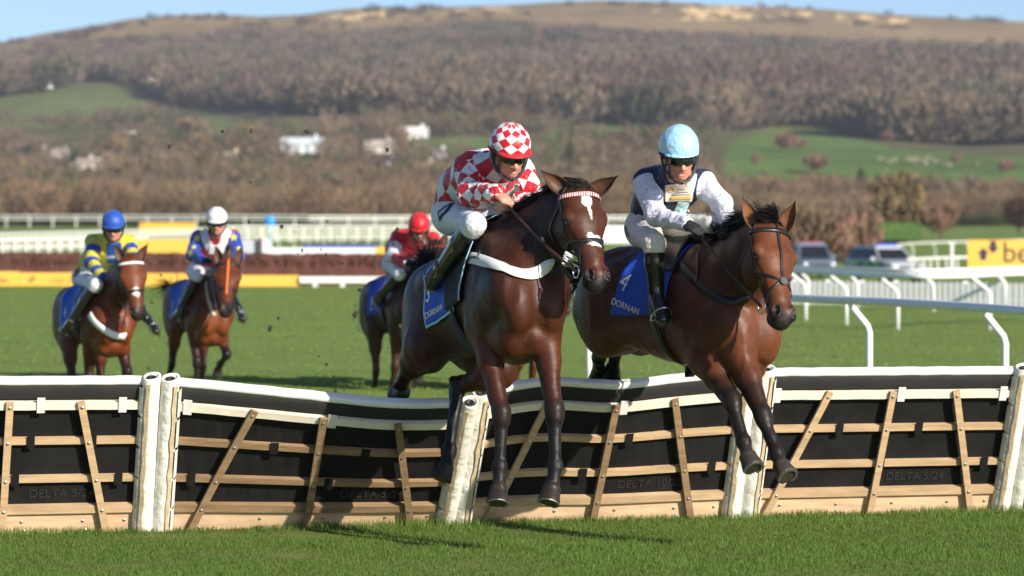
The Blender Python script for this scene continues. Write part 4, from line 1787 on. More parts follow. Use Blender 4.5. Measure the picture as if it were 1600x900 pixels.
riB.decal(riB.sh_S, [(-.022, -.01), (.022, -.012), (.004, .016)], pc - ud2 * .055 + vd2 * .018, ud2, vd2, out, oj, 'yellow_logo', sp, .015)
for q, (w_, x_) in enumerate(((.055, .005), (.08, .015), (.12, .01))):
    riB.patch(riB.sh_S, pc + vd2 * (.016 - .014 * q) + ud2 * x_, ud2, vd2, out, w_, .003, mat('grey_print', (.16, .15, .18), .7), 'small_print', sp, off=.0145, n=5)
# word on the hip of the breeches
out = nrm(V3(-.9, -.45, .05))
ud = nrm(np.cross(V3(0, 0, 1), out))
ud = nrm(ud * math.cos(-1.0) + V3(0, 0, 1) * math.sin(-1.0))
vd = np.cross(out, ud)
riB.words(riB.br_S, 'son', P(990, 362, 21.2), ud, vd, out, .04, navy, 'lettering', riB.br, .006, .001)
for sd, i in ((-1, 0), (1, 1)):
    rein(hB, riB, sd, i, leather, hB.bl)


# ---------------------------------------------------------------- whips
def whip(a, b, label):
    a, b = np.asarray(a), np.asarray(b)
    d = nrm(b - a)
    rt = empty('whip', tuple(a), label, 'whip')
    MB().lathe(a, [(.012, -.01), (.019, 0), (.019, .015), (.013, .03), (.013, .13), (.009, .14)], 10, np.array([nrm(np.cross(d, V3(0, 0, 1))), np.cross(nrm(np.cross(d, V3(0, 0, 1))), d), d])).build('handle', rubber, rt, True)
    MB().tube([a + d * .13, b - d * .1], [.008, .006], 8).build('shaft', rubber, rt, True)
    s_ = nrm(np.cross(d, V3(0, 1, 0)))
    MB().strip([b - d * .12, b - d * .06, b], [nrm(np.cross(d, s_))] * 3, [.014, .024, .024], .006).build('flap', leather, rt)


whip(P(1113, 350, 20.50), P(1172, 388, 20.55), 'short black whip with a pale knob in the hand of the jockey in navy')
whip(P(846, 372, 20.05), P(894, 438, 20.1), 'black whip pointing down beside the neck of the leading dark bay horse')
MB().lathe(P(1112.4, 349.6, 20.49), [(.002, 0), (.012, .004), (.014, .010)], 10, np.array([[1, 0, 0], [0, 0, 1], [0, 1, 0]])).build('knob', mat('knob_grey', (.5, .55, .6), .4), bpy.data.objects['whip'], True)
# ================================================================ THE CHASING PACK


def body_leg(h0, W, Fd, U, L, sc, side, front, angs, lens=None):
    """joint chain from a pose: angles forward of straight down, in degrees"""
    def B(f, l, u):
        return W + sc * ((f - .33) * Fd + l * L + (u - 1.60) * U)
    if front:
        p = B(.30, side * .16, .98)
        lens = lens or (.43, .29, .13, .09)
    else:
        p = B(-.45, side * .17, 1.0)
        lens = lens or (.46, .38, .13, .09)
    out = [p]
    for a, l in zip(angs, lens):
        a = math.radians(a)
        p = p + sc * l * (math.sin(a) * Fd - math.cos(a) * U)
        out.append(p)
    return out


def pack_horse(W, C, sc, poll, nose, face, coat, label, fore, hind, ears, marks=(), res=.015, base=None, pale=None, eo=None):
    Fd = nrm(W - C)
    L = nrm(np.cross(V3(0, 0, 1), Fd))
    U = np.cross(Fd, L)
    sp = dict(base=base, coat=coat, res=res, label=label, group='racehorses jumping the hurdle race', withers=W, croup=C, scale=sc, poll=poll, nose=nose, face=face,
              ear_dirs=ears, marks=marks,
              fore=[(1, body_leg(0, W, Fd, U, L, sc, 1, True, fore[0]), None), (-1, body_leg(0, W, Fd, U, L, sc, -1, True, fore[1]), None)],
              hind=[(1, body_leg(0, W, Fd, U, L, sc, 1, False, hind[0]), None), (-1, body_leg(0, W, Fd, U, L, sc, -1, False, hind[1]), None)])
    if eo:
        sp['ear_open'] = eo
    return Horse(sp)


# C: bay, white breast girth, sheepskin noseband
cC = coatc(body=(.085, .022, .009), low=(.16, .038, .012), neck=(.075, .020, .008), arm=(.13, .032, .010), head=(.14, .036, .012), cheek=(.08, .022, .009))
hC = pack_horse(P(163, 432, 35.4), P(108, 448, 36.6), 1.02, P(206, 402, 34.7), P(218, 494, 34.5), (.30, -.88, .25), cC,
                'leftmost bay horse, with a white breast girth and a small white snip on its nose',
                [(28, -22, -30, 10), (-12, -30, -35, 0)], [(-5, -28, -10, 0), (12, -18, -5, 0)], [(-.45, 0, .88), (.5, 0, .85)], base=(-4.4, 36, 0), marks=[(.36, 0, .045, .040, (.62, .58, .54))])
hC.mane(500, .10, 33, .5, -.6, 1.2)
hC.tail((-.2, .8, -.4), 260, .5, 34, .9, .15)
hC.bridle(leather, brow=white_web)
hC.saddlecloth(-.36, .12, .62, cloth_blue, pale_blue, num='6', num_f=-.25, num_arc=.42, num_h=.13, flare=.06)
hC.girth(.02, leather, .09)
web(hC, 'breast_girth', [(140, 490), (150, 506), (170, 520), (190, 528), (208, 524), (216, 512)], white_web, .07, off=.02, tail=[hC.B(.45, .25, 1.30), hC.B(.3, .25, 1.30)])

riC = Rider(dict(
    pelvis=P(139, 432, 36.35), chest=P(166, 388, 35.9), neck=P(174, 373, 35.7), back=V3(-.01, .04, .03),
    head=P(177, 357, 35.4), face=(.08, -.88, -.25), hup=(0, -.3, 1),
    sh=[P(146, 378, 35.8), P(200, 378, 35.95)], el=[P(143, 410, 35.55), P(210, 404, 35.7)], wr=[P(160, 434, 35.2), P(200, 428, 35.3)],
    hd=[P(172, 442, 35.1), P(194, 436, 35.2)], hn=[(.1, -.6, .8), (.1, -.6, .8)], thumb=[(.6, .1, .5), (-.6, -.1, .4)],
    hip=[P(130, 436, 36.3), P(154, 438, 36.6)], kn=[P(150, 445, 35.4), P(190, 448, 35.7)], an=[P(115, 496, 35.8), P(228, 496, 36.0)], toe=[P(103, 513, 35.6), P(243, 516, 35.8)]),
    label='jockey in yellow and blue hooped silks with a blue cap, leftmost rider', base=(-4.4, 36, 1.6), group='jockeys riding in the race', res=.012, scale=1.04, horse=hC)
YEL, BLU = (.62, .56, .04), (.012, .05, .36)
riC.shirt(fabric('silk_yellow_blue', YEL, .5, .1, .5, sleeve=dict(col=BLU, col2=YEL, scale=.10, kind='hoop', offs=.03)), g=.018, amp=.013)
riC.breeches(fabric('white_breeches', (.72, .72, .74), .6, .1, .35))
riC.boots()
bl_cap = fabric('cap_blue', (.015, .08, .42), .45, .1, .2)
riC.helmet(bl_cap, bl_cap, peak=.02)
riC.goggles()
out = nrm(V3(.05, -.97, -.15))
ud = V3(1, 0, 0)
vd = np.cross(out, ud) * -1 if np.cross(out, ud)[2] < 0 else np.cross(out, ud)
riC.patch(riC.sh_S, P(178, 398, 35.7), ud, vd, out, .15, .26, mat('blue_silk_panel', (.015, .10, .42), .5), 'front_panel', riC.silks, n=10)
riC.words(riC.sh_S, 'unter', P(175, 403, 35.7), ud, vd, out, .045, white_web, 'lettering', riC.silks, .016, .001)
o2 = nrm(V3(-.8, -.6, 0))
riC.patch(riC.br_S, P(128, 426, 36.2), nrm(np.cross(V3(0, 0, 1), o2)), V3(0, 0, 1), o2, .10, .09, mat('black_patch', (.02, .02, .02), .7), 'sponsor_panel', riC.br)
riC.patch(riC.br_S, P(128, 426, 36.2), nrm(np.cross(V3(0, 0, 1), o2)), V3(0, 0, 1), o2, .075, .055, mat('orange_print', (.5, .08, .02), .7), 'sponsor_print', riC.br, off=.012)
for sd, i in ((-1, 0), (1, 1)):
    rein(hC, riC, sd, i, leather, hC.bl)

# D: bay, orange face strap
cD = coatc(body=(.10, .026, .010), low=(.16, .042, .013), neck=(.10, .026, .010), arm=(.15, .040, .013), head=(.10, .026, .010), cheek=(.08, .020, .009), muzzle=(.04, .018, .014))
hD = pack_horse(P(322, 430, 39.6), P(278, 438, 40.8), 1.0, P(357, 405, 38.9), P(352, 486, 38.5), (.10, -.88, .42), cD,
                'bay horse with a bright orange strap down its face, under the white-capped jockey',
                [(42, -70, -60, -30), (20, -6, 10, 20)], [(-4, -34, -20, 0), (-26, -48, -30, 0)], [(-.25, 0, .95), (.3, 0, .95)], base=(-3.8, 40, 0))
hD.mane(400, .09, 43, .5, -.6, 1.2)
hD.tail((-.5, .7, .35), 260, .4, 44, .9, .15)
hD.bridle(leather)
hD.strap('face_strap', [hD.Hd(-.02, 0, .02), hD.Hd(.08, 0, .03), hD.Hd(.2, 0, .03), hD.Hd(.33, 0, .03), hD.Hd(.42, .0, .02)], .024, mat('orange_webbing', (.75, .17, .03), .6), hD.bl, off=.008)
hD.saddlecloth(-.34, .12, .60, cloth_blue, None, num='1', num_f=-.25, num_arc=.42, num_h=.12, flare=.06)
hD.girth(.02, leather, .09)
web(hD, 'martingale', [(322, 440), (324, 462), (330, 484), (336, 493)], mat('pale_web', (.50, .44, .36), .8), .04)

riD = Rider(dict(
    pelvis=P(318, 425, 40.5), chest=P(333, 385, 40.0), neck=P(337, 366, 39.8), back=V3(0, .04, .03),
    head=P(339, 349, 39.5), face=(.04, -.90, -.22), hup=(0, -.28, 1),
    sh=[P(309, 371, 39.9), P(364, 371, 40.0)], el=[P(300, 398, 39.6), P(373, 400, 39.7)], wr=[P(318, 407, 39.2), P(364, 410, 39.3)],
    hd=[P(328, 405, 39.1), P(358, 412, 39.2)], hn=[(.1, -.6, .8), (.1, -.6, .8)], thumb=[(.6, .1, .5), (-.6, -.1, .4)],
    hip=[P(308, 425, 40.4), P(330, 427, 40.6)], kn=[P(309, 430, 39.6), P(344, 434, 39.8)], an=[P(284, 480, 40.0), P(372, 480, 40.1)], toe=[P(276, 491, 39.8), P(377, 497, 39.9)]),
    label='jockey with a white cap and yellow stars on blue sleeves', base=(-3.8, 40, 1.6), group='jockeys riding in the race', res=.012, scale=1.04, horse=hD)
riD.shirt(fabric('silk_red_blue', (.50, .012, .025), .5, .1, .5, sleeve=dict(col=(.015, .05, .38))), g=.018, amp=.013)
riD.breeches(fabric('white_breeches', (.72, .72, .74), .6, .1, .35))
riD.boots()
wc = fabric('cap_white', (.78, .78, .82), .5, .1, .2)
riD.helmet(wc, wc, peak=.02)
riD.goggles()
out = nrm(V3(.04, -.97, -.1))
ud, vd = V3(1, 0, 0), V3(0, 0, 1)
wy = mat('white_yoke', (.74, .74, .72), .6)
for sg, x in ((-1, 322), (1, 350)):
    riD.patch(riD.sh_S, P(x, 376, 39.7), nrm(ud - .55 * sg * vd * -1 * -1), nrm(vd + .35 * sg * ud), out, .10, .24, wy, 'white_yoke', riD.silks, n=8)
riD.patch(riD.sh_S, P(338, 392, 39.7), ud, vd, out, .20, .12, wy, 'white_yoke', riD.silks, off=.009)
ym = mat('star_yellow', (.72, .68, .12), .6)
for (x, y) in ((306, 372), (299, 396), (303, 386), (363, 371), (372, 388), (374, 400)):
    rr = .055 if y < 380 or y > 394 else .035
    riD.decal(riD.sh_S, star_pts(rr), P(x, y, 39.6), ud, vd, nrm(V3(.0, -1, 0)), ym, 'star', riD.silks, .010)
for sd, i in ((-1, 0), (1, 1)):
    rein(hD, riD, sd, i, leather, hD.bl)

# E: dark horse half hidden behind the leader
cE = coatc(body=(.030, .014, .010), low=(.05, .019, .011), neck=(.028, .012, .009), arm=(.075, .026, .014), arm2=(.06, .022, .012), head=(.035, .015, .010), cheek=(.03, .013, .010), muzzle=(.02, .012, .010), dark=(.05, .020, .013))
hE = pack_horse(P(640, 420, 38.6), P(588, 435, 39.8), 1.06, P(684, 378, 37.9), P(706, 455, 37.6), (.45, -.80, .30), cE,
                'dark brown horse under the jockey in red, mostly hidden behind the leader',
                [(20, -80, -70, -40), (-10, -30, -50, -20)], [(20, -12, 0, 10), (0, -26, -30, 0)], [(-.35, 0, .9), (.4, 0, .9)], base=(-1.2, 39, 0))
hE.bridle(leather, brow=mat('red_brow', (.35, .02, .03), .6))
hE.saddlecloth(-.36, .12, .60, cloth_blue, None, num='5', num_f=-.25, num_arc=.42, num_h=.12, flare=.06)
hE.girth(.02, leather, .09)
hE.mane(300, .09, 53, .5, -.6, 1.2)
hE.tail((-.2, .8, -.5), 200, .45, 54, .9, .12)
riE = Rider(dict(
    pelvis=P(622, 408, 39.5), chest=P(638, 378, 39.0), neck=P(650, 370, 38.8), back=V3(-.02, .04, .05),
    head=P(655, 358, 38.45), face=(.08, -.82, -.42), hup=(0, -.42, 1),
    sh=[P(622, 372, 38.9), P(676, 374, 39.0)], el=[P(612, 402, 38.6), P(684, 398, 38.7)], wr=[P(634, 410, 38.2), P(670, 408, 38.3)],
    hd=[P(646, 410, 38.1), P(662, 410, 38.2)], hn=[(.1, -.6, .8), (.1, -.6, .8)], thumb=[(.6, .1, .5), (-.6, -.1, .4)],
    hip=[P(612, 414, 39.4), P(634, 416, 39.6)], kn=[P(625, 428, 38.5), P(668, 428, 38.8)], an=[P(598, 458, 38.9), P(690, 470, 39.1)], toe=[P(592, 474, 38.8), P(694, 484, 38.9)]),
    label='jockey in red silks and red cap, bent low behind the leading dark bay', base=(-1.2, 39, 1.6), group='jockeys riding in the race', res=.012, scale=1.04, horse=hE)
riE.shirt(fabric('silk_red_white', (.55, .012, .02), .45, .1, .5, sleeve=dict(col=(.55, .012, .02), col2=(.70, .72, .80), scale=.34, kind='hoop', offs=.0)), g=.02, amp=.013)
riE.breeches(fabric('white_breeches', (.72, .72, .74), .6, .1, .35))
riE.boots()
rc = fabric('cap_red', (.58, .012, .02), .45, .1, .2)
riE.helmet(rc, rc, peak=.02)
riE.goggles()
for sd, i in ((-1, 0), (1, 1)):
    rein(hE, riE, sd, i, leather, hE.bl)

# F: a horse and rider seen only in the gap between the two leaders
cF = coatc(body=(.09, .030, .014), low=(.10, .032, .014), arm=(.11, .033, .015), arm2=(.10, .030, .014), dark=(.09, .028, .014), neck=(.08, .028, .014))
hF = pack_horse(P(838, 428, 38.2), P(790, 437, 39.4), 1.0, P(862, 378, 37.5), P(872, 450, 37.3), (.25, -.85, .30), cF,
                'chestnut-brown horse hidden behind the leaders, only a foreleg and shoulder showing between them',
                [(4, 0, 0, 0), (-25, -40, -50, -20)], [(0, -26, -30, 0), (20, -12, 0, 10)], [(-.35, 0, .9), (.4, 0, .9)], base=(.5, 39, 0))
hF.bridle(leather)
MB().tube([hF.sp['fore'][0][1][1] + V3(0, 0, -.02), hF.sp['fore'][0][1][1] + V3(0, 0, -.06)], .075, 12).build('leg_band', white_web, hF.root)
riF = Rider(dict(
    pelvis=P(806, 402, 39.1), chest=P(832, 370, 38.6), neck=P(842, 360, 38.4), back=V3(-.02, .04, .05),
    head=P(836, 346, 38.1), face=(.08, -.82, -.42), hup=(0, -.42, 1),
    sh=[P(812, 368, 38.5), P(862, 370, 38.6)], el=[P(812, 398, 38.2), P(884, 400, 38.3)], wr=[P(832, 408, 37.8), P(876, 412, 37.9)],
    hd=[P(842, 410, 37.7), P(868, 414, 37.8)], hn=[(.1, -.6, .8), (.1, -.6, .8)], thumb=[(.6, .1, .5), (-.6, -.1, .4)],
    hip=[P(796, 406, 39.0), P(820, 408, 39.2)], kn=[P(812, 420, 38.1), P(868, 422, 38.3)], an=[P(786, 462, 38.5), P(880, 470, 38.7)], toe=[P(778, 480, 38.3), P(886, 484, 38.5)]),
    label='jockey in sky blue and white hidden behind the leading horse, glimpsed under its head', base=(.5, 39, 1.6), group='jockeys riding in the race', res=.014, scale=1.02, horse=hF)
riF.shirt(fabric('silk_sky', (.05, .35, .72), .5, .1, .4, sleeve=dict(col=(.72, .74, .80))), g=.02, amp=.013)
riF.breeches(fabric('white_breeches', (.72, .72, .74), .6, .1, .35))
riF.boots()
riF.helmet(fabric('cap_sky', (.05, .35, .72), .45, .1, .2), None, peak=.02)
riF.goggles()
# ================================================================ GROUND, HILL, WOODS
SKYLINE = [(-900, 150), (-400, 95), (0, 66), (60, 52), (110, 44), (160, 37), (205, 29), (260, 24), (320, 22), (405, 26), (470, 22), (520, 15), (560, 11), (640, 12), (720, 10), (800, 8), (860, 4), (940, 1), (1000, 2),
           (1060, 4), (1110, 8), (1200, 10), (1260, 12), (1330, 17), (1400, 22), (1470, 26), (1540, 29), (1600, 33), (2000, 50), (2600, 110)]
YR = 2600.0
GPROF = [(0, 0), (560, 0), (700, .012), (900, .055), (1100, .12), (1300, .195), (1500, .275), (1750, .39), (2000, .52), (2200, .66), (2350, .80), (2480, .92), (2600, 1.0), (2750, .99), (3300, .7)]


def land_z(X, Y):
    X = np.asarray(X, float)
    Y = np.asarray(Y, float)
    px = 800 + X * FPX / YR          # ridge point straight across
    ridge = H + (HORIZON - np.interp(px, [a for a, b in SKYLINE], [b for a, b in SKYLINE])) / FPX * YR
    g = np.interp(Y, [a for a, b in GPROF], [b for a, b in GPROF])
    g = g * .999
    p = np.stack([X / 260, Y / 200, np.zeros_like(X)], -1)
    p2 = np.stack([X / 70, Y / 60, np.zeros_like(X)], -1)
    am = np.clip((Y - 700) / 500, 0, 1) * np.clip((2620 - Y) / 500, 0, 1)
    n = vnoise(p, 3) * 11 + vnoise(p2, 5) * 2.6
    am2 = np.clip((Y - 2300) / 200, 0, 1)
    return ridge * g + n * am + am2 * vnoise(p2, 8) * 1.0


def ray_ground(px, py, y0=300.0, y1=2590.0):
    """distance at which the land is seen at photo pixel (px, py)"""
    Ys = np.linspace(y0, y1, 1500)
    X = (px - 800) / FPX * Ys
    z = land_z(X, Ys)
    pr = HORIZON - (z - H) * FPX / Ys
    k = np.argmax(pr <= py)
    return Ys[k] if k > 0 else y1


def proj(X, Y, Z):
    return 800 + X * FPX / Y, HORIZON - (Z - H) * FPX / Y


def inpoly(px, py, poly):
    r = np.zeros(np.shape(px), bool)
    n = len(poly)
    for i in range(n):
        x1, y1 = poly[i]
        x2, y2 = poly[(i + 1) % n]
        c = ((y1 > py) != (y2 > py)) & (px < (x2 - x1) * (py - y1) / (y2 - y1 + 1e-9) + x1)
        r ^= c
    return r


FIELDS = [[(-200, 160), (60, 150), (130, 130), (205, 135), (240, 175), (160, 196), (-200, 200)],
          [(860, 205), (950, 196), (1060, 200), (1090, 215), (1000, 232), (870, 232)],
          [(1130, 300), (1140, 225), (1200, 200), (1290, 203), (1340, 220), (1420, 234), (1500, 243), (1900, 262), (1900, 330), (1130, 330)],
          [(640, 222), (760, 216), (770, 250), (650, 245)],
          [(290, 180), (420, 188), (520, 200), (500, 215), (300, 205)]]
WOODTOP = [(-900, 100), (0, 92), (100, 80), (180, 62), (300, 58), (420, 48), (560, 55), (700, 40), (800, 40), (900, 48), (1000, 55), (1100, 58), (1250, 64), (1400, 72), (1600, 76), (2400, 90)]
WOODBOT = [(-900, 170), (0, 165), (60, 150), (130, 128), (210, 132), (260, 165), (400, 172), (520, 180), (640, 196), (740, 205), (860, 202), (960, 194), (1080, 196), (1130, 215), (1180, 204), (1290, 200), (1340, 216), (1420, 232), (1520, 240), (1700, 262), (2400, 290)]
fx = lambda T, x: np.interp(x, [a for a, b in T], [b for a, b in T])


def cover(px, py, X, Y):
    """base colour of the open ground"""
    n = vnoise(np.stack([X / 55, Y / 38, X * 0], -1), 11)
    n2 = vnoise(np.stack([X / 14, Y / 11, X * 0], -1), 12)
    tan = np.array([.30, .20, .10])
    olive = np.array([.10, .105, .04])
    green = np.array([.12, .185, .045])
    rough = np.array([.15, .12, .06])
    up = np.clip((120 - py) / 40, 0, 1)[..., None]
    t = np.clip(.5 + n * .8 + n2 * .35, 0, 1)[..., None]
    col = (olive * (1 - t) + rough * t) * (1 - up) + (tan * (.55 + .45 * t) + rough * .35 * (1 - t)) * up
    g = np.zeros(np.shape(px), bool)
    for f in FIELDS:
        g |= inpoly(px + 5 * n2, py + 4 * n2, f)
    col[g] = green * (1 + .22 * n[g] + .10 * n2[g])[..., None]
    lf = g & (px < 700)
    col[lf] = col[lf] * .6 + rough * .4
    # flat land beyond the track
    fl = np.asarray(Y) < 640
    col[fl] = np.array([.17, .22, .06]) * (1 + .25 * n[fl])[..., None]
    return np.clip(col, .005, 1)


def make_land():
    Ys = np.concatenate([np.linspace(560, 900, 50), np.linspace(906, 2500, 250), np.linspace(2510, 3300, 60)])
    us = np.linspace(-.30, .30, 420)
    Yg, Ug = np.meshgrid(Ys, us, indexing='ij')
    Xg = Ug * Yg
    Z = land_z(Xg, Yg)
    px, py = proj(Xg, Yg, Z)
    col = cover(px, py, Xg, Yg)
    # quarry scars of pale stone below the ridge
    sc = ((vnoise(np.stack([Xg / 13, Yg / 60, Z / 9], -1), 21) + .9 * vnoise(np.stack([Xg / 4.5, Yg / 30, Z / 4], -1), 22)) > .18)
    band = inpoly(px, py, [(500, 18), (560, 12), (600, 14), (600, 30), (530, 32)]) | inpoly(px, py, [(1000, 17), (1100, 8), (1260, 10), (1270, 26), (1180, 30), (1040, 32)]) | inpoly(px, py, [(1310, 22), (1420, 28), (1420, 37), (1300, 36)]) | inpoly(px, py, [(700, 14), (800, 10), (800, 18), (700, 22)])
    col[sc & band] = (.75, .52, .25)
    nY, nU = Xg.shape
    V = np.stack([Xg, Yg, Z], -1).reshape(-1, 3)
    i = np.arange(nY - 1)[:, None] * nU + np.arange(nU - 1)[None]
    F = np.stack([i, i + 1, i + 1 + nU, i + nU], -1).reshape(-1, 4)
    me = np_mesh('hills', V, F, cols=col.reshape(-1, 3))
    m = mat('hill_ground', rough=.95, attr='col', noise=(.09, .30), spec=.1)
    o = link('hills', me, m, None, True)
    tag(o, kind='structure')
    # the near turf, one sheet to the foot of the hill
    Ys = np.concatenate([np.linspace(3, 60, 80), np.linspace(61, 570, 90)])
    us = np.linspace(-1, 1, 60)
    Yg, Ug = np.meshgrid(Ys, us, indexing='ij')
    Xg = Ug * (14 + Yg * .42)
    V = np.stack([Xg, Yg, gz(Xg, Yg)], -1).reshape(-1, 3)
    nY, nU = Xg.shape
    i = np.arange(nY - 1)[:, None] * nU + np.arange(nU - 1)[None]
    F = np.stack([i, i + 1, i + 1 + nU, i + nU], -1).reshape(-1, 4)
    m = bpy.data.materials.new('turf')
    m.use_nodes = True
    n, l = m.node_tree.nodes, m.node_tree.links
    b = n['Principled BSDF']
    b.inputs['Roughness'].default_value = .9
    b.inputs['Specular IOR Level'].default_value = .15
    tc = n.new('ShaderNodeTexCoord')
    out = None
    mp = n.new('ShaderNodeMapping')
    mp.inputs['Scale'].default_value = (.22, .55, 1)
    l.new(tc.outputs['Object'], mp.inputs[0])
    n1 = n.new('ShaderNodeTexNoise')
    n1.inputs['Scale'].default_value = 1.0
    n1.inputs['Detail'].default_value = 8
    n1.inputs['Roughness'].default_value = .68
    l.new(mp.outputs[0], n1.inputs['Vector'])
    cr = n.new('ShaderNodeValToRGB')
    e = cr.color_ramp.elements
    e[0].position, e[0].color = .30, (.150, .220, .046, 1)
    e[1].position, e[1].color = .72, (.205, .280, .066, 1)
    l.new(n1.outputs['Fac'], cr.inputs[0])
    n2 = n.new('ShaderNodeTexNoise')
    n2.inputs['Scale'].default_value = 55
    n2.inputs['Detail'].default_value = 4
    l.new(tc.outputs['Object'], n2.inputs['Vector'])
    mr = n.new('ShaderNodeMapRange')
    mr.inputs['From Min'].default_value = .3
    mr.inputs['From Max'].default_value = .7
    mr.inputs['To Min'].default_value = .82
    mr.inputs['To Max'].default_value = 1.16
    l.new(n2.outputs['Fac'], mr.inputs[0])
    sc_ = n.new('ShaderNodeVectorMath')
    sc_.operation = 'SCALE'
    l.new(cr.outputs[0], sc_.inputs[0])
    l.new(mr.outputs[0], sc_.inputs['Scale'])
    l.new(sc_.outputs[0], b.inputs['Base Color'])
    bp = n.new('ShaderNodeBump')
    bp.inputs['Strength'].default_value = .8
    bp.inputs['Distance'].default_value = .02
    l.new(n2.outputs['Fac'], bp.inputs['Height'])
    l.new(bp.outputs[0], b.inputs['Normal'])
    tag(link('ground', np_mesh('ground', V, F), m, None, True), kind='structure')


make_land()


# grass: separate blades where they can be told apart, coarser tufts farther off
def grass(name, y0, y1, dens, hgt, wid, seed, xs=1.22):
    r = bits(seed)
    A = (y1 - y0) * .36 * (y0 + y1) / 2 * xs
    n = int(A * dens)
    Y = np.sqrt(r.uniform(y0 ** 2, y1 ** 2, n))
    X = r.uniform(-.178, .178, n) * Y * xs
    pn = vnoise(np.stack([X * 1.6, Y * 1.6, X * 0], -1), 5) + .6 * vnoise(np.stack([X * 4.5, Y * 3.5, X * 0], -1), 6)
    h = hgt * r.uniform(.5, 1.2, n) * np.clip(1 + .5 * pn, .35, 1.8)
    a = r.uniform(0, 2 * math.pi, n)
    lean = r.uniform(.1, .9, n) * h
    la = r.uniform(0, 2 * math.pi, n)
    if y0 < 20:
        h = h * (1 + .9 * np.exp(-((Y - 22.02 - .256 * X) / .16) ** 2))
    B = np.stack([X, Y, gz(X, Y) - .003], -1)
    w = np.stack([np.cos(a), np.sin(a), a * 0], -1) * wid * r.uniform(.6, 1.3, n)[:, None]
    ld = np.stack([np.cos(la), np.sin(la), a * 0], -1) * lean[:, None]
    up = np.stack([a * 0, a * 0, h], -1)
    V = np.stack([B - w, B + w, B + w * .7 + up * .6 + ld * .3, B - w * .7 + up * .6 + ld * .3, B + up * .95 + ld], 1)
    i = np.arange(n)[:, None] * 5
    F = np.concatenate([i + np.array([[0, 1, 2]]), i + np.array([[0, 2, 3]]), i + np.array([[3, 2, 4]])])
    base = np.array([.170, .250, .050]) if y0 > 20 else np.array([.095, .165, .026])
    dry = np.array([.20, .20, .06])
    dark = np.array([.06, .11, .018])
    t = r.uniform(0, 1, n)
    pn2 = np.clip(.5 + .6 * pn, 0, 1)
    c = base * (.8 + .5 * t)[:, None] * (.75 + .5 * pn2)[:, None]
    if y0 < 20:
        c[t > .93] = dry
        c[t < .15] = dark
        c[(pn < -.75) & (t > .5)] = (.14, .12, .05)
    else:
        c = base * (.93 + .14 * t)[:, None] * (.94 + .12 * pn2)[:, None]
    me = np_mesh(name, V.reshape(-1, 3), F, cols=np.repeat(c, 5, 0))
    o = link(name, me, grass_m)
    tag(o, kind='stuff')
    return o


grass_m = mat('grass', rough=.55, attr='col', spec=.25)
_b = grass_m.node_tree.nodes['Principled BSDF']
_b.inputs['Subsurface Weight'].default_value = 0
tr = grass_m.node_tree.nodes.new('ShaderNodeBsdfTranslucent')
mixs = grass_m.node_tree.nodes.new('ShaderNodeMixShader')
mixs.inputs[0].default_value = .3
_at = [q for q in grass_m.node_tree.nodes if q.type == 'ATTRIBUTE'][0]
grass_m.node_tree.links.new(_at.outputs[0], tr.inputs[0])
grass_m.node_tree.links.new(_b.outputs[0], mixs.inputs[1])
grass_m.node_tree.links.new(tr.outputs[0], mixs.inputs[2])
grass_m.node_tree.links.new(mixs.outputs[0], grass_m.node_tree.nodes['Material Output'].inputs[0])
g = grass('grass', 18.2, 23.4, 4800, .028, .0018, 31)
tag(g, 'short dense green grass in front of and under the hurdles', 'grass')
g = grass('grass', 23.4, 42, 800, .026, .0050, 32)
tag(g, 'green turf of the course behind the hurdles', 'grass')
g = grass('grass', 42, 100, 46, .016, .020, 33)
tag(g, 'green turf of the course far behind the horses', 'grass')

# ---------------------------------------------------------------- woods
wood_m = mat('bare_wood', rough=.95, attr='col', spec=.05)


def crown_quads(r, n, rad, hgt, lw, ll, upness=.8, shell=.55):
    """n long thin faces spread through a crown standing on z=0; returns (n,4,3) and height fraction"""
    d = nrm(r.normal(0, 1, (n, 3)))
    q = r.uniform(shell, 1, n) ** .7
    c = d * q[:, None]
    c = c * np.array([rad, rad, hgt * .42]) + np.array([0, 0, hgt * .56])
    ax = nrm(d * (1 - upness) + V3(0, 0, upness) + r.normal(0, .25, (n, 3)))
    w = nrm(np.cross(ax, r.normal(0, 1, (n, 3))))
    L = ll * r.uniform(.6, 1.3, n)[:, None]
    W = lw * r.uniform(.6, 1.3, n)[:, None]
    return np.stack([c - ax * L - w * W, c - ax * L + w * W, c + ax * L + w * W * .6, c + ax * L - w * W * .6], 1)


def mass(name, pos, size, cols, nq, lw, ll, seed, label, cat, m=wood_m, upness=.6, shell=.5, variants=8):
    r = bits(seed)
    T = []
    for v in range(variants):
        q = crown_quads(r, nq, .5, 1.0, lw, ll, upness, shell)
        q[..., :2] *= 1 + .25 * vnoise(q.reshape(-1, 3) * 3 + v * 9).reshape(nq, 4)[..., None]
        T.append(q)
    T = np.array(T)
    n = len(pos)
    vi = r.integers(0, variants, n)
    a = r.uniform(0, 2 * math.pi, n)
    Q = T[vi]                                   # n,nq,4,3
    ca, sa = np.cos(a)[:, None, None], np.sin(a)[:, None, None]
    x = Q[..., 0] * ca - Q[..., 1] * sa
    y = Q[..., 0] * sa + Q[..., 1] * ca
    s_ = size
    X = np.stack([x * s_[:, 0, None, None], y * s_[:, 0, None, None], Q[..., 2] * s_[:, 1, None, None]], -1) + pos[:, None, None, :]
    V = X.reshape(-1, 3)
    F = np.arange(len(V)).reshape(-1, 4)
    shade = r.uniform(.87, 1.13, (n, nq))
    C = cols[:, None, :] * shade[..., None]
    C = np.repeat(C.reshape(-1, 3), 4, 0)
    me = np_mesh(name, V, F, cols=C)
    o = link(name, me, m)
    tag(o, label, cat, kind='stuff')
    return o


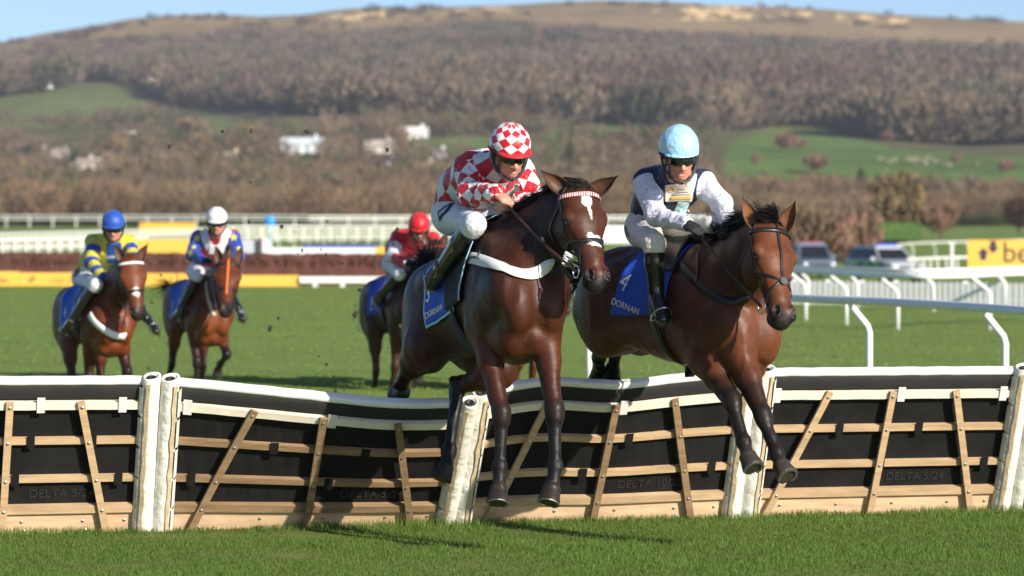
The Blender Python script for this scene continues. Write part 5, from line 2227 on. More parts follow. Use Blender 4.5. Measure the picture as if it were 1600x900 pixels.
def wood_cols(r, X, Y, n):
    pal = np.array([(.175, .135, .095), (.15, .12, .08), (.20, .15, .11), (.13, .105, .075), (.15, .09, .085), (.11, .11, .06), (.055, .07, .035)])
    k = vnoise(np.stack([X / 60, Y / 70, X * 0], -1), 41)
    k2 = vnoise(np.stack([X / 35, Y / 50, X * 0], -1), 43)
    i = r.integers(0, 4, n)
    i[(k > .35)] = r.integers(3, 5, (k > .35).sum())
    i[k2 > .58] = 5
    i[(k2 < -.62) & (r.uniform(0, 1, n) < .6)] = 6
    i[r.uniform(0, 1, n) < .02] = 6
    pal = pal * .8 + np.array([.15, .125, .095]) * .2
    return pal[i] * np.array([.90, .86, .81]) * r.uniform(.80, 1.18, (n, 1))


def hill_wood():
    r = bits(77)
    n = 36000
    Y = r.uniform(1250, 2480, n)
    X = r.uniform(-.222, .222, n) * Y
    Z = land_z(X, Y)
    px, py = proj(X, Y, Z)
    wob = 6 * vnoise(np.stack([X / 30, Y / 40, X * 0], -1), 51)
    ok = (py + wob > fx(WOODTOP, px)) & (py + wob < fx(WOODBOT, px))
    for f in FIELDS:
        ok &= ~inpoly(px, py, f)
    # thin out towards the top edge
    edge = np.clip((py - fx(WOODTOP, px)) / 34, .12, 1)
    ok &= r.uniform(0, 1, n) < edge
    X, Y, Z, px, py = X[ok], Y[ok], Z[ok], px[ok], py[ok]
    n = len(X)
    sz = np.stack([r.uniform(9, 16, n), r.uniform(8, 14, n)], 1) * np.clip(1.45 - (Y - 1300) / 2200, 1, 1.4)[:, None] * np.clip((py - fx(WOODTOP, px)) / 45 + .5, .5, 1)[:, None]
    pos = np.stack([X, Y, Z - .4], -1)
    # three neighbouring masses, split by place on the hill
    c = wood_cols(r, X, Y, n)
    mass('woodland', pos, sz, c, 90, .035, .08, 5, 'bare grey-brown winter wood covering the slope of the hill', 'woodland')
    # dark gorse and scrub on the open top
    m = 900
    Y = r.uniform(2150, 2570, m)
    X = r.uniform(-.18, .18, m) * Y
    Z = land_z(X, Y)
    px, py = proj(X, Y, Z)
    k = vnoise(np.stack([X / 45, Y / 45, X * 0], -1), 61)
    ok = (k > .30) | inpoly(px, py, [(460, 32), (540, 30), (550, 44), (470, 50)]) | inpoly(px, py, [(1150, 62), (1600, 68), (1600, 84), (1150, 76)])
    X, Y, Z = X[ok], Y[ok], Z[ok]
    m = len(X)
    pos = np.stack([X, Y, Z - .4], -1)
    pal = np.array([(.10, .058, .048), (.075, .055, .04), (.055, .06, .03)])
    mass('scrub', pos, np.stack([r.uniform(6, 13, m), r.uniform(3, 5.5, m)], 1), pal[r.integers(0, 3, m)], 34, .06, .16, 6, 'dark scrub and gorse scattered over the open hilltop', 'scrub')


hill_wood()


def valley():
    r = bits(91)
    # hedgerows and loose trees between the houses
    n = 2600
    Y = r.uniform(700, 1500, n)
    X = r.uniform(-.185, .185, n) * Y
    Z = land_z(X, Y)
    px, py = proj(X, Y, Z)
    k = vnoise(np.stack([X / 40, Y / 55, X * 0], -1), 71)
    ok = (k > -.25) & (py > 186)
    for f in FIELDS:
        ok &= ~inpoly(px, py, f)
    ok &= ~((px > 1100) & (py < 318))
    for (hx0, hx1, hy) in HOUSE_BOX:
        ok &= ~((px > hx0 - 4) & (px < hx1 + 4) & (py > hy - 2) & (py < hy + 26))
    X, Y, Z = X[ok], Y[ok], Z[ok]
    n = len(X)
    pal = np.array([(.16, .12, .085), (.18, .13, .09), (.13, .10, .07), (.07, .085, .04), (.22, .14, .06), (.12, .12, .06)])
    pr = r.choice(6, n, p=[.3, .25, .2, .1, .05, .1])
    pos = np.stack([X, Y, Z - .3], -1)
    mass('woodland', pos, np.stack([r.uniform(6, 12, n), r.uniform(5, 10, n)], 1), pal[pr] * r.uniform(.8, 1.2, (n, 1)), 90, .022, .11, 7, 'scattered bare trees and hedges round the village below the wood', 'woodland')
    # the brown belt of scrub along the far side of the course
    n = 1150
    Y = r.uniform(565, 800, n)
    X = r.uniform(-.23, .23, n) * Y
    Z = land_z(X, Y)
    pos = np.stack([X, Y, Z - .2], -1)
    hh = np.where(X > .06 * Y, 5.0, 7.4) + 1.8 * vnoise(np.stack([X / 30, Y / 60, X * 0], -1), 81)
    pal = np.array([(.21, .135, .085), (.18, .125, .08), (.22, .15, .09), (.16, .12, .07), (.12, .12, .055)])
    pi_ = (np.clip(vnoise(np.stack([X / 25, Y / 80, X * 0], -1), 83) * 2.4 + 2, 0, 3.99)).astype(int)
    pi_[r.uniform(0, 1, n) < .06] = 4
    mass('thicket', pos, np.stack([r.uniform(6, 10, n), hh * r.uniform(.75, 1.2, n)], 1), pal[pi_] * r.uniform(.85, 1.15, (n, 1)), 260, .011, .075, 8, 'brown belt of leafless thicket along the far edge of the racecourse', 'thicket')
    # green undergrowth along its foot
    n = 420
    X = r.uniform(-.19, .19, n) * 566
    pos = np.stack([X, np.full(n, 563) + r.uniform(-3, 3, n), X * 0 - .1], -1)
    pal = np.array([(.06, .10, .03), (.09, .08, .045), (.075, .06, .04), (.05, .06, .03)])
    mass('hedge', pos, np.stack([r.uniform(3, 6, n), r.uniform(1.2, 2.6, n)], 1), pal[r.integers(0, 4, n)], 90, .03, .09, 9, 'low green and brown undergrowth at the foot of the thicket', 'hedge', upness=.3)


# houses are placed first so that the trees leave room
HOUSES = [
    # x centre, base y, width px, wall height px, roof px, wall colour, roof colour, label
    (472, 240, 66, 15, 9, (.72, .75, .78), (.62, .66, .72), 'long white barn-like building on the hillside left of centre'),
    (648, 217, 42, 9, 9, (.80, .79, .75), (.75, .73, .70), 'white gabled house standing highest on the slope'),
    (591, 240, 42, 11, 9, (.72, .66, .58), (.52, .44, .36), 'cream house with a brown roof below the white gabled house'),
    (608, 258, 17, 6, 6, (.55, .62, .75), (.05, .06, .09), 'small pale cottage with a dark slate roof'),
    (668, 274, 22, 13, 7, (.62, .52, .33), (.42, .33, .22), 'square yellow stone house beside the jockey in checks'),
    (552, 284, 86, 10, 6, (.60, .48, .33), (.45, .36, .27), 'long low yellow stone building at the edge of the thicket'),
    (688, 248, 20, 8, 6, (.60, .60, .60), (.28, .25, .24), 'grey house half behind trees near the jockey in checks'),
    (92, 250, 24, 9, 8, (.70, .66, .62), (.34, .26, .22), 'white house with a brown roof at the left of the village'),
    (132, 264, 26, 9, 7, (.62, .55, .47), (.36, .28, .23), 'cream cottage in the middle of the village'),
    (157, 266, 20, 10, 9, (.66, .56, .40), (.40, .32, .25), 'tall stone gable at the right of the village'),
    (108, 274, 15, 7, 6, (.66, .54, .38), (.38, .30, .24), 'small stone cottage lowest in the village'),
    (38, 288, 18, 8, 7, (.60, .46, .33), (.36, .27, .22), 'stone cottage on its own at the far left'),
    (362, 250, 20, 7, 6, (.64, .54, .30), (.42, .36, .24), 'yellow cottage beside green paddocks'),
    (483, 273, 18, 6, 5, (.62, .60, .60), (.32, .28, .26), 'grey cottage below the long white building'),
    (62, 246, 16, 7, 6, (.62, .60, .58), (.30, .25, .22), 'grey roofed house among trees left of the village'),
]
HOUSE_BOX = [(h[0] - h[2] / 2, h[0] + h[2] / 2, h[1]) for h in HOUSES]


def house(x, yb, w, hw, hr, wc, rc, label):
    Y = ray_ground(x, yb)
    s = FPX / Y
    X = (x - 800) / s
    Z = float(land_z(np.array([X]), np.array([Y]))[0]) - .8
    W, Hh, Rr, D = w / s, hw / s + .8, hr / s, max(7.0, w / s * .5)
    rt = empty('house', (X, Y, Z), label, 'house', 'houses below the hill')
    a = .12 * ((int(x) % 5) - 2)
    R = np.array([[math.cos(a), math.sin(a), 0], [-math.sin(a), math.cos(a), 0], [0, 0, 1]])
    o = V3(X, Y, Z)
    T = lambda u, v, z: o + u * R[0] + v * R[1] + z * R[2]
    wm = mat('house_wall_%d_%d' % (int(wc[0] * 100), int(wc[2] * 100)), wc, .9, noise=(.6, .08))
    rm = mat('house_roof_%d_%d' % (int(rc[0] * 100), int(rc[2] * 100)), rc, .9, noise=(.8, .15))
    mb = MB()
    vs = [T(u, v, z) for z in (0, Hh) for u, v in ((-W / 2, 0), (W / 2, 0), (W / 2, D), (-W / 2, D))]
    vs += [T(-W / 2, D / 2, Hh + Rr), T(W / 2, D / 2, Hh + Rr)]
    mb.add(vs, [(0, 1, 5, 4), (1, 2, 6, 9, 5), (2, 3, 7, 6), (3, 0, 4, 8, 7)])
    mb.build('wall', wm, rt)
    e = .35
    mb = MB()
    for sg in (-1, 1):
        v0 = D / 2 + sg * (D / 2 + e)
        z0 = Hh - e * Rr / (D / 2)
        A = [T(-W / 2 - e, v0, z0 + .05), T(W / 2 + e, v0, z0 + .05), T(W / 2 + e, D / 2, Hh + Rr + .05), T(-W / 2 - e, D / 2, Hh + Rr + .05)]
        Bq = [p + V3(0, 0, .22) for p in A]
        mb.add(A + Bq, [(0, 1, 2, 3), (7, 6, 5, 4), (0, 4, 5, 1), (1, 5, 6, 2), (2, 6, 7, 3), (3, 7, 4, 0)])
    rf = mb.build('roof', rm, rt)
    MB().box(T(W * .32, D / 2, Hh + Rr + .5), (.9, .8, 1.5), R).build('chimney', wm, rf)
    gm = mat('window_glass', (.05, .06, .07), .15)
    nw = max(2, int(W / 3.2))
    for i in range(nw):
        u = -W / 2 + W * (i + .5) / nw
        for zz in ([Hh * .62] if Hh < 3.8 else [Hh * .35, Hh * .75]):
            MB().box(T(u, -.02, zz), (1.0, .10, .95), R).build('window', gm, rt)


for h_ in HOUSES:
    house(*h_)
valley()

# ---------------------------------------------------------------- winter air
hz = MB().box((0, 1660, 85), (2300, 3380, 178)).build('haze', None)
hm = bpy.data.materials.new('haze')
hm.use_nodes = True
hm.node_tree.nodes.remove(hm.node_tree.nodes['Principled BSDF'])
pv = hm.node_tree.nodes.new('ShaderNodeVolumePrincipled')
pv.inputs['Color'].default_value = (.80, .88, 1, 1)
pv.inputs['Density'].default_value = .00009
hm.node_tree.links.new(pv.outputs[0], hm.node_tree.nodes['Material Output'].inputs['Volume'])
hz.data.materials.append(hm)
tag(hz, 'thin pale winter haze between the course and the hill', 'haze', kind='stuff')
# ================================================================ THE HURDLES
UPV = V3(0, 0, 1)


def gpt(px, py):
    """ground point seen at a photo pixel"""
    Y = H * FPX / (py - HORIZON)
    return V3((px - 800) / FPX * Y, Y, 0)


LINE0, LINE1 = gpt(237, 829), gpt(1560, 798)
LD = nrm(LINE1 - LINE0)
LN = V3(LD[1], -LD[0], 0)         # towards the landing side, where the camera is
PH = 1.07


def lean_for(b, py):
    """tilt that puts the top of a panel of height PH at photo row py"""
    best = None
    for th in np.linspace(0, 1.0, 400):
        p = b + PH * (LN * math.sin(th) + UPV * math.cos(th))
        y = HORIZON - (p[2] - H) * FPX / p[1]
        if best is None or abs(y - py) < best[0]:
            best = (abs(y - py), th)
    return best[1]


wood_pale = mat('batten_wood', (.50, .34, .19), .75, noise=(14, .28))
wood_dark = mat('dark_batten', (.26, .165, .085), .8, noise=(14, .35))  # darker brown version of the batten wood
board_wood = mat('toe_board_wood', (.66, .45, .28), .7, noise=(9, .28))
for m_ in (wood_pale, wood_dark, board_wood):
    n_, l_ = m_.node_tree.nodes, m_.node_tree.links
    nz = [q for q in n_ if q.type == 'TEX_NOISE'][0]
    mp = n_.new('ShaderNodeMapping')
    mp.inputs['Scale'].default_value = (.25, .25, 2.2)
    tcn = [q for q in n_ if q.type == 'TEX_COORD'][0]
    l_.new(tcn.outputs['Object'], mp.inputs[0])
    l_.new(mp.outputs[0], nz.inputs['Vector'])
rub = mat('black_boarding', (.010, .0095, .0095), .8, noise=(5, .5), bump=(30, .3, .004), spec=.2)
foam = mat('black_foam', (.016, .015, .014), .85, noise=(6, .4), bump=(40, .3, .004))
white_pad = mat('white_vinyl', (.80, .79, .79), .7, noise=(5, .05), bump=(9, .25, .02))
cream_pad = mat('cream_vinyl', (.74, .68, .55), .55, noise=(7, .10), bump=(12, .25, .02))
post_pad = mat('post_padding', (.76, .73, .65), .6, noise=(9, .24), bump=(14, .6, .03))
post_tan = mat('post_tan_flap', (.52, .40, .25), .65, noise=(9, .25), bump=(20, .4, .02))
strap_white = mat('strap_white', (.70, .66, .62), .7)
bolt_m = mat('bolt_steel', (.45, .44, .42), .35, .9)


class Panel:
    def __init__(s, x0, x1, tops, y0=None, y1=None):
        # ends on the common ground line
        s.a = s.on_line(x0)
        s.b = s.on_line(x1)
        us = np.linspace(0, 1, len(tops))
        s.us = us
        s.th = [lean_for(s.a + (s.b - s.a) * u, t) for u, t in zip(us, tops)]
        if len(us) > 2:
            k = spline(np.stack([us, s.th, us * 0], 1), 6)
            s.us, s.th = k[:, 0], k[:, 1]

    @staticmethod
    def on_line(px):
        # intersection of the line of sight column with the base line
        d = (px - 800) / FPX
        t = (d * LINE0[1] - LINE0[0]) / (LD[0] - d * LD[1])
        return LINE0 + LD * t

    def __call__(s, u, v, o=0.0):
        th = np.interp(u, s.us, s.th)
        base = s.a + (s.b - s.a) * u
        up = LN * math.sin(th) + UPV * math.cos(th)
        nn = LN * math.cos(th) - UPV * math.sin(th)
        # the posts stand straight: bending happens in the upper part only
        return base + up * v * PH + nn * o

    def slab(s, mb, u0, u1, v0, v1, o0, o1, n=10, dv=None, jit=0.0, seed=0):
        r = bits(seed)
        vs = []
        for i in range(n + 1):
            t = i / n
            u = u0 + (u1 - u0) * t
            sh = 0 if dv is None else dv * t
            j = r.uniform(-jit, jit) if jit else 0
            vs += [s(u, v0 + sh + j, o0), s(u, v1 + sh + j, o0), s(u, v1 + sh + j, o1), s(u, v0 + sh + j, o1)]
        fs = []
        for i in range(n):
            for k in range(4):
                fs.append((i * 4 + k, i * 4 + (k + 1) % 4, i * 4 + 4 + (k + 1) % 4, i * 4 + 4 + k))
        fs += [(0, 3, 2, 1), tuple(n * 4 + k for k in range(4))]
        mb.add(vs, fs)

    def bar(s, mb, u0, v0, u1, v1, o0, o1, w, n=8):
        """diagonal lath of width w (m) from (u0,v0) to (u1,v1)"""
        L = np.linalg.norm(s.b - s.a)
        d = nrm(V3((u1 - u0) * L, (v1 - v0) * PH, 0))
        p = V3(-d[1], d[0], 0) * w / 2
        vs = []
        for i in range(n + 1):
            t = i / n
            u, v = u0 + (u1 - u0) * t, v0 + (v1 - v0) * t
            for sg, o in ((-1, o0), (1, o0), (1, o1), (-1, o1)):
                vs.append(s(u + sg * p[0] / L, v + sg * p[1] / PH, o))
        fs = []
        for i in range(n):
            for k in range(4):
                fs.append((i * 4 + k, i * 4 + (k + 1) % 4, i * 4 + 4 + (k + 1) % 4, i * 4 + 4 + k))
        fs += [(0, 3, 2, 1), tuple(n * 4 + k for k in range(4))]
        mb.add(vs, fs)

    def bolt(s, mb, u, v, o, r=.011):
        c = s(u, v, o)
        th = np.interp(u, s.us, s.th)
        nn = LN * math.cos(th) - UPV * math.sin(th)
        a = LD
        b = np.cross(nn, a)
        mb.lathe(c, [(r, 0), (r, .003), (r * .55, .006), (r * .5, .007)], 8, np.array([a, b, nn]))


def hurdle(x0, x1, tops, label, laths, clips_hi, clips_lo, straps, text=None, wood=wood_pale, posts=(True, True), toe=board_wood, top_bright=1.0, post_tops=None, seed=0):
    pn = Panel(x0, x1, tops)
    L = np.linalg.norm(pn.b - pn.a)
    rt = empty('hurdle', tuple(pn.a), label, 'hurdle', 'hurdle panels in a row across the course')
    e0, e1 = .028, .972

    def part(name, m, parent=None, smooth=False, **k):
        return mb.build(name, m, parent or rt, smooth)
    mb = MB()
    pn.slab(mb, e0, e1, .13, .93, -.03, 0, 14)
    bd = part('boarding', rub)
    # padded top: black foam roll below, white above
    mb = MB()
    rows = 9
    for (va, vb, bul, mt, nm, off) in ((.868, .962, .022, foam, 'foam_band', .004), (.958, 1.0, .019, white_pad, 'top_padding', .004)):
        mb = MB()
        n = 24
        vs = []
        for i in range(n + 1):
            u = e0 + (e1 - e0) * i / n
            wv = .003 * math.sin(i * 1.7 + seed) + .003 * math.sin(i * 4.1)
            for k in range(rows):
                t = k / (rows - 1)
                a = math.pi * t
                vs.append(pn(u, va + (vb - va) * (.5 - .5 * math.cos(a)) + wv * .4, off + bul * math.sin(a) ** .7 + wv * .2))
            for k in range(rows):
                t = 1 - k / (rows - 1)
                a = math.pi * t
                vs.append(pn(u, va + (vb - va) * (.5 - .5 * math.cos(a)) + wv * .4, -.03 - bul * math.sin(a) ** .7))
        m_ = rows * 2
        fs = []
        for i in range(n):
            for k in range(m_):
                fs.append((i * m_ + k, i * m_ + (k + 1) % m_, (i + 1) * m_ + (k + 1) % m_, (i + 1) * m_ + k))
        mb.add(vs, fs)
        part(nm, mt, None, True)
    # cream rail
    mb = MB()
    pn.slab(mb, e0, e1, .815, .862, .006, .045, 16, jit=.0015, seed=seed)
    part('cream_rail', cream_pad)
    # wood rails, broken where the black clips hold them
    for v0, v1, cl in ((.590, .630, clips_hi), (.345, .385, clips_lo)):
        mb = MB()
        pn.slab(mb, e0, e1, v0, v1, .002, .036, 14)
        rl = part('rail', wood)
        for c in cl:
            mb = MB()
            pn.slab(mb, c - .014, c + .014, v0 - .02, v1 + .02, .038, .044, 2)
            part('clip', rub, rl)
    mb = MB()
    pn.slab(mb, e0, e1, .145, .195, .003, .045, 12)
    part('rail', wood)
    mb = MB()
    pn.slab(mb, e0, e1, -.03, .143, -.004, .022, 12)
    tb = part('toe_board', toe)
    for i, c in enumerate((.12, .34, .56, .78, .93)):
        for du, v in ((0, .085), (.012, .025)):
            mb = MB()
            pn.bolt(mb, c + du, v, .022)
            part('bolt', bolt_m, tb)
    for (ut, ub, dk) in laths:
        mb = MB()
        pn.bar(mb, ub, -.02, ut, .872, .047, .068, .046)
        lt = part('diagonal_lath', wood_dark if dk else wood_pale)
        for v in (.838, .61, .365, .17):
            t = (v + .02) / .892
            mb = MB()
            pn.bolt(mb, ub + (ut - ub) * t, v, .068)
            part('bolt', bolt_m, lt)
    for c in straps:
        mb = MB()
        pn.slab(mb, c - .014, c + .014, .80, .895, .046, .054, 2)
        part('strap', strap_white)
    if text:
        cu = bpy.data.curves.new('t', 'FONT')
        cu.body = text[0]
        cu.size = .082
        cu.extrude = .0025
        cu.align_x = 'CENTER'
        ob = bpy.data.objects.new('t', cu)
        scn.collection.objects.link(ob)
        me = bpy.data.meshes.new_from_object(ob.evaluated_get(bpy.context.evaluated_depsgraph_get()))
        bpy.data.objects.remove(ob)
        for v in me.vertices:
            v.co = pn(text[1] + v.co.x / L, .235 + v.co.y / PH, .003 + v.co.z)
        link('moulded_lettering', me, mat('boarding_lettering', (.028, .027, .026), .45), bd)
    # end posts wrapped in padding, a dark tube showing at the open top
    for k, (u, on) in enumerate(zip((.0, 1.0), posts)):
        if not on:
            continue
        th = pn.th[0] if k == 0 else pn.th[-1]
        up = LN * math.sin(th) + UPV * math.cos(th)
        nn = LN * math.cos(th) - UPV * math.sin(th)
        R = np.array([LD, -nn, up])
        base = pn(u, -.03, .03)
        hgt = PH * 1.045
        n, m = 22, 16
        vs = []
        r0 = .062
        prof = [(i / n * hgt, r0 * (1 - .07 * i / n)) for i in range(n + 1)] + [(hgt + .012, r0 * .86), (hgt + .006, r0 * .66), (hgt - .05, r0 * .60), (hgt - .051, .001)]
        for zi, (z, rr) in enumerate(prof):
            for j in range(m):
                a = 2 * math.pi * j / m
                w = 1 + .045 * vnoise(np.array([[math.cos(a) * 1.3, z * 4.5, math.sin(a) * 1.3 + seed + k * 3]]))[0]
                tilt = .025 * math.cos(a) if zi > n - 2 else 0
                vs.append(base + rr * w * (math.cos(a) * R[0] + math.sin(a) * R[1] * 1.05) + (z + tilt * .4) * up)
        fs = []
        for i in range(len(prof) - 1):
            for j in range(m):
                fs.append((i * m + j, i * m + (j + 1) % m, (i + 1) * m + (j + 1) % m, (i + 1) * m + j))
        mb = MB()
        mb.add(vs, fs)
        po = part('padded_post', post_pad, None, True)
        mb = MB()
        mb.lathe(base + up * (hgt - .03), [(.030, 0), (.030, .032), (.020, .033), (.018, .0)], 14, R)
        mb.build('inner_tube', rubber if 'black_rubber' in MATS else rub, po, True)
        # seam flap laced down the front
        sx = .35 if k == 0 else -.45
        pts = []
        ns = []
        for i in range(15):
            z = i / 14 * hgt * .97 + .01
            a = -math.pi / 2 + sx + .05 * math.sin(i * 1.9 + k)
            dr = math.cos(a) * R[0] + math.sin(a) * R[1]
            pts.append(base + (r0 * 1.10) * dr + z * up)
            ns.append(dr)
        mb = MB()
        mb.strip(pts, ns, [.026 + .006 * math.sin(i * 2.3) for i in range(15)], .004)
        part('seam_flap', post_tan, po)
        for q in range(5):
            z0 = .03 + q * .21
            a0 = -math.pi / 2 + (sx - .75 if k else sx + .75)
            g_ = []
            for a in np.linspace(-.38, .38, 5):
                dr = math.cos(a0 + a) * R[0] + math.sin(a0 + a) * R[1]
                g_.append([base + (r0 * 1.13 + .004) * dr + (z0 + zz) * up for zz in (0, .09, .19)])
            MB().sheet(np.array(g_), .003, np.broadcast_to(-R[1], (5, 3, 3))).build('lacing_flap', post_pad, po)
    return pn


HX = [-300, 223, 252, 692, 716, 1138, 1166, 1556, 1584, 2040]
hp1 = hurdle(-215, 222, [592, 591, 590], 'leftmost hurdle panel, cut by the left edge of the photo, its top straight and level', [(.75, .87, False), (.50, .49, False), (.25, .1, False)], (.58, .80), (.53, .90), (.61, .90), ('DELTA 5/24', .70), seed=1)
hp2 = hurdle(250, 694, [592, 604, 617, 628, 627], 'second hurdle panel from the left, knocked forward so its white top dips towards the right', [(.28, .09, True), (.51, .50, True), (.76, .88, True)], (.36, .67), (.09, .56), (.06, .54, .96), ('DELTA 5/24', .72), wood=wood_dark, toe=board_wood, seed=2)
hp3 = hurdle(716, 1140, [612, 593, 598, 587, 578], 'middle hurdle panel under the two leading horses, knocked forward at its left end', [(.26, .08, False), (.50, .48, True), (.72, .85, True)], (.0, .57), (.12, .42, .90), (.53,), ('DELTA 10/25', .68), seed=3)
hp4 = hurdle(1166, 1560, [578, 577, 576, 575], 'fourth hurdle panel from the left, standing square with an unbroken white top', [(.25, .05, False), (.495, .47, False), (.74, .88, False)], (.31, .62), (.49, .90), (.05, .53, .93), ('DELTA 5/24', .64), seed=4)
hp5 = hurdle(1586, 2000, [574, 573, 572], 'rightmost hurdle panel, only its left end post showing at the edge of the photo', [(.25, .05, False), (.495, .47, False), (.74, .88, False)], (.31, .62), (.49, .90), (.05, .53, .93), None, seed=5)

# ================================================================ RAILS, BOARDS AND FENCES
white_rail = mat('white_rail', (.82, .82, .82), .5, noise=(3, .04))
cream_rail = mat('cream_pvc', (.80, .79, .72), .7)
hoard_y = mat('hoarding_yellow', (.80, .46, .07), .6)
white_board = mat('white_board', (.78, .78, .80), .6)
blue_board = mat('blue_board', (.03, .06, .32), .6)
dark_ink = mat('dark_ink', (.02, .025, .05), .6)


def running_rail(pts, height, name_label, post_every, arm=(-.18, 0), r=.045, group=None, first=.5, m=white_rail, pr=.033, drop=.22):
    """tube on swan-neck posts; pts = ground track of the rail"""
    pts = spline(np.asarray(pts, float), 10)
    rt = empty('running_rail', tuple(pts[0]), name_label, 'rail', group)
    MB().tube(pts + V3(0, 0, height), r, 10).build('rail_tube', m, rt, True)
    d = np.concatenate([[0], np.cumsum(np.linalg.norm(np.diff(pts, axis=0), axis=1))])
    q = first
    while q < d[-1]:
        p = np.array([np.interp(q, d, pts[:, i]) for i in range(3)])
        a = V3(arm[0], arm[1], 0)
        b = p - a
        f = b + V3(0, 0, height - drop - .05)
        MB().tube([b - V3(0, 0, .05), b + V3(0, 0, .4), f - V3(0, 0, .06), f + V3(0, 0, .01) + a * .10, p + V3(0, 0, height - .06) - a * .08, p + V3(0, 0, height - .01)], [pr, pr, pr, pr, pr, pr * .9], 10).build('post', m, rt, True)
        q += post_every
    return rt


# near rail: from behind the horses out past the right edge of the picture
def rp(px, py, hgt):
    Y = (H - hgt) * FPX / (py - HORIZON)
    return V3((px - 800) / FPX * Y, Y, 0)


NEAR_FIRST = .8
running_rail([rp(840, 449, 1.15), rp(1000, 455, 1.15), rp(1120, 460, 1.15), rp(1240, 465.5, 1.15), rp(1370, 471, 1.15), rp(1490, 478, 1.15), rp(1600, 486, 1.15), rp(1760, 500, 1.15)], 1.15,
             'nearest white running rail, sweeping in from the right edge behind the hurdles', 3.0, arm=(-.20, 0), first=NEAR_FIRST)
running_rail([rp(1130, 415, .95), rp(1240, 423, .95), rp(1400, 431, .95), rp(1500, 431, .95), rp(1600, 427, .95), rp(1760, 424, .95)], .95,
             'second white running rail, curving in front of the white picket fence', 2.6, arm=(-.30, .1), first=1.0, r=.05)
running_rail([rp(1130, 411, .85), rp(1240, 417, .85), rp(1400, 422.5, .85), rp(1500, 422, .85), rp(1600, 419, .85), rp(1760, 417, .85)], .85,
             'third white running rail, just behind the second one and beside the picket fence', 2.75, arm=(-.28, .1), first=.7, r=.045)


def picket(px0, px1, py, top, label):
    a, b = gpt(px0, py), gpt(px1, py + 6)
    s = FPX / a[1]
    hg = (py - top) / s
    rt = empty('picket_fence', tuple(a), label, 'fence')
    L = np.linalg.norm(b - a)
    d = nrm(b - a)
    n = int(L / .135)
    for z in (hg * .25, hg * .8):
        MB().tube([a + V3(0, .03, z), b + V3(0, .03, z)], .02, 6).build('rail', white_rail, rt)
    for i in range(min(n, 100)):
        p = a + d * (i + .5) * L / min(n, 100)
        w = .10
        vs = [p + d * x + V3(0, y, z) for y in (-.012, .012) for x, z in ((-w / 2, 0), (w / 2, 0), (w / 2, hg * .94), (0, hg), (-w / 2, hg * .94))]
        MB_ = MB()
        MB_.add(vs, [(0, 1, 2, 3, 4), (9, 8, 7, 6, 5), (0, 5, 6, 1), (1, 6, 7, 2), (2, 7, 8, 3), (3, 8, 9, 4), (4, 9, 5, 0)])
        MB_.build('pale', white_rail, rt)
    for i in range(9):
        p = a + d * L * i / 8
        MB().box(p + V3(0, .06, hg * .5), (.11, .08, hg * 1.04)).build('post', white_rail, rt)


picket(1190, 1620, 474, 437, 'white picket fence behind the curving rails at the right')


def board(px0, px1, pyb, pyt, m, label, cat='hoarding', depth=.06, Y=None, feet=True, name='hoarding', texts=(), extra=None):
    Y = Y or H * FPX / (pyb - HORIZON)
    s = FPX / Y
    x0, x1 = (px0 - 800) / s, (px1 - 800) / s
    z0, z1 = H - (pyb - HORIZON) / s, H - (pyt - HORIZON) / s
    z0 = max(z0, .0)
    rt = empty(name, ((x0 + x1) / 2, Y, 0), label, cat)
    pb = MB().box(((x0 + x1) / 2, Y, (z0 + z1) / 2), (x1 - x0, depth, z1 - z0)).build('panel', m, rt)
    n = max(2, int((x1 - x0) / 2.2) + 1)
    for i in range(n):
        x = x0 + (x1 - x0) * (i + .5) / n
        MB().box((x, Y + depth / 2 + .03, (z1 * .92) / 2), (.06, .06, z1 * .92)).build('support', mat('grey_timber', (.25, .24, .22), .8), rt)
    for (tx, cx, cz, hg, tm) in texts:
        cu = bpy.data.curves.new('t', 'FONT')
        cu.body = tx
        cu.size = hg
        cu.extrude = .003
        cu.align_x = 'LEFT'
        ob = bpy.data.objects.new('lettering', cu)
        scn.collection.objects.link(ob)
        me = bpy.data.meshes.new_from_object(ob.evaluated_get(bpy.context.evaluated_depsgraph_get()))
        bpy.data.objects.remove(ob)
        for v in me.vertices:
            v.co = (x0 + cx + v.co.x, Y - depth / 2 - .006 - v.co.z, cz + v.co.y)
        link('lettering', me, tm, pb)
    return rt, x0, Y, s, z0, z1, pb


def arrows(pb, x, y, z, k, m=dark_ink):
    """the pair of arrows, one up and one down"""
    mb = MB()
    for (cx, cz, sg) in ((x, z, 1), (x + k * .9, z + k * .62, -1)):
        o = [(-.55, 0), (-.28, 0), (-.28, -.55), (.28, -.55), (.28, 0), (.55, 0), (0, .58)]
        o = [(cx + a * k, cz + sg * b * k) for a, b in o]
        vs = [(a, y, b) for a, b in o] + [(a, y + .004, b) for a, b in o]
        mb.add(vs, [(0, 1, 2, 3, 4, 5, 6), tuple(range(13, 6, -1))] + [(i, (i + 1) % 7, 7 + (i + 1) % 7, 7 + i) for i in range(7)])
    mb.build('arrow_logo', m, pb)


rt, x0, Yb, s, z0, z1, pb = board(1512, 1740, 430, 375, hoard_y, 'big yellow hoarding with two dark arrows and lettering at the right edge', Y=92,
                                  texts=[('betfair', .93, .72, .80, dark_ink)])
arrows(pb, x0 + .42, Yb - .04, z0 + .58, .30)
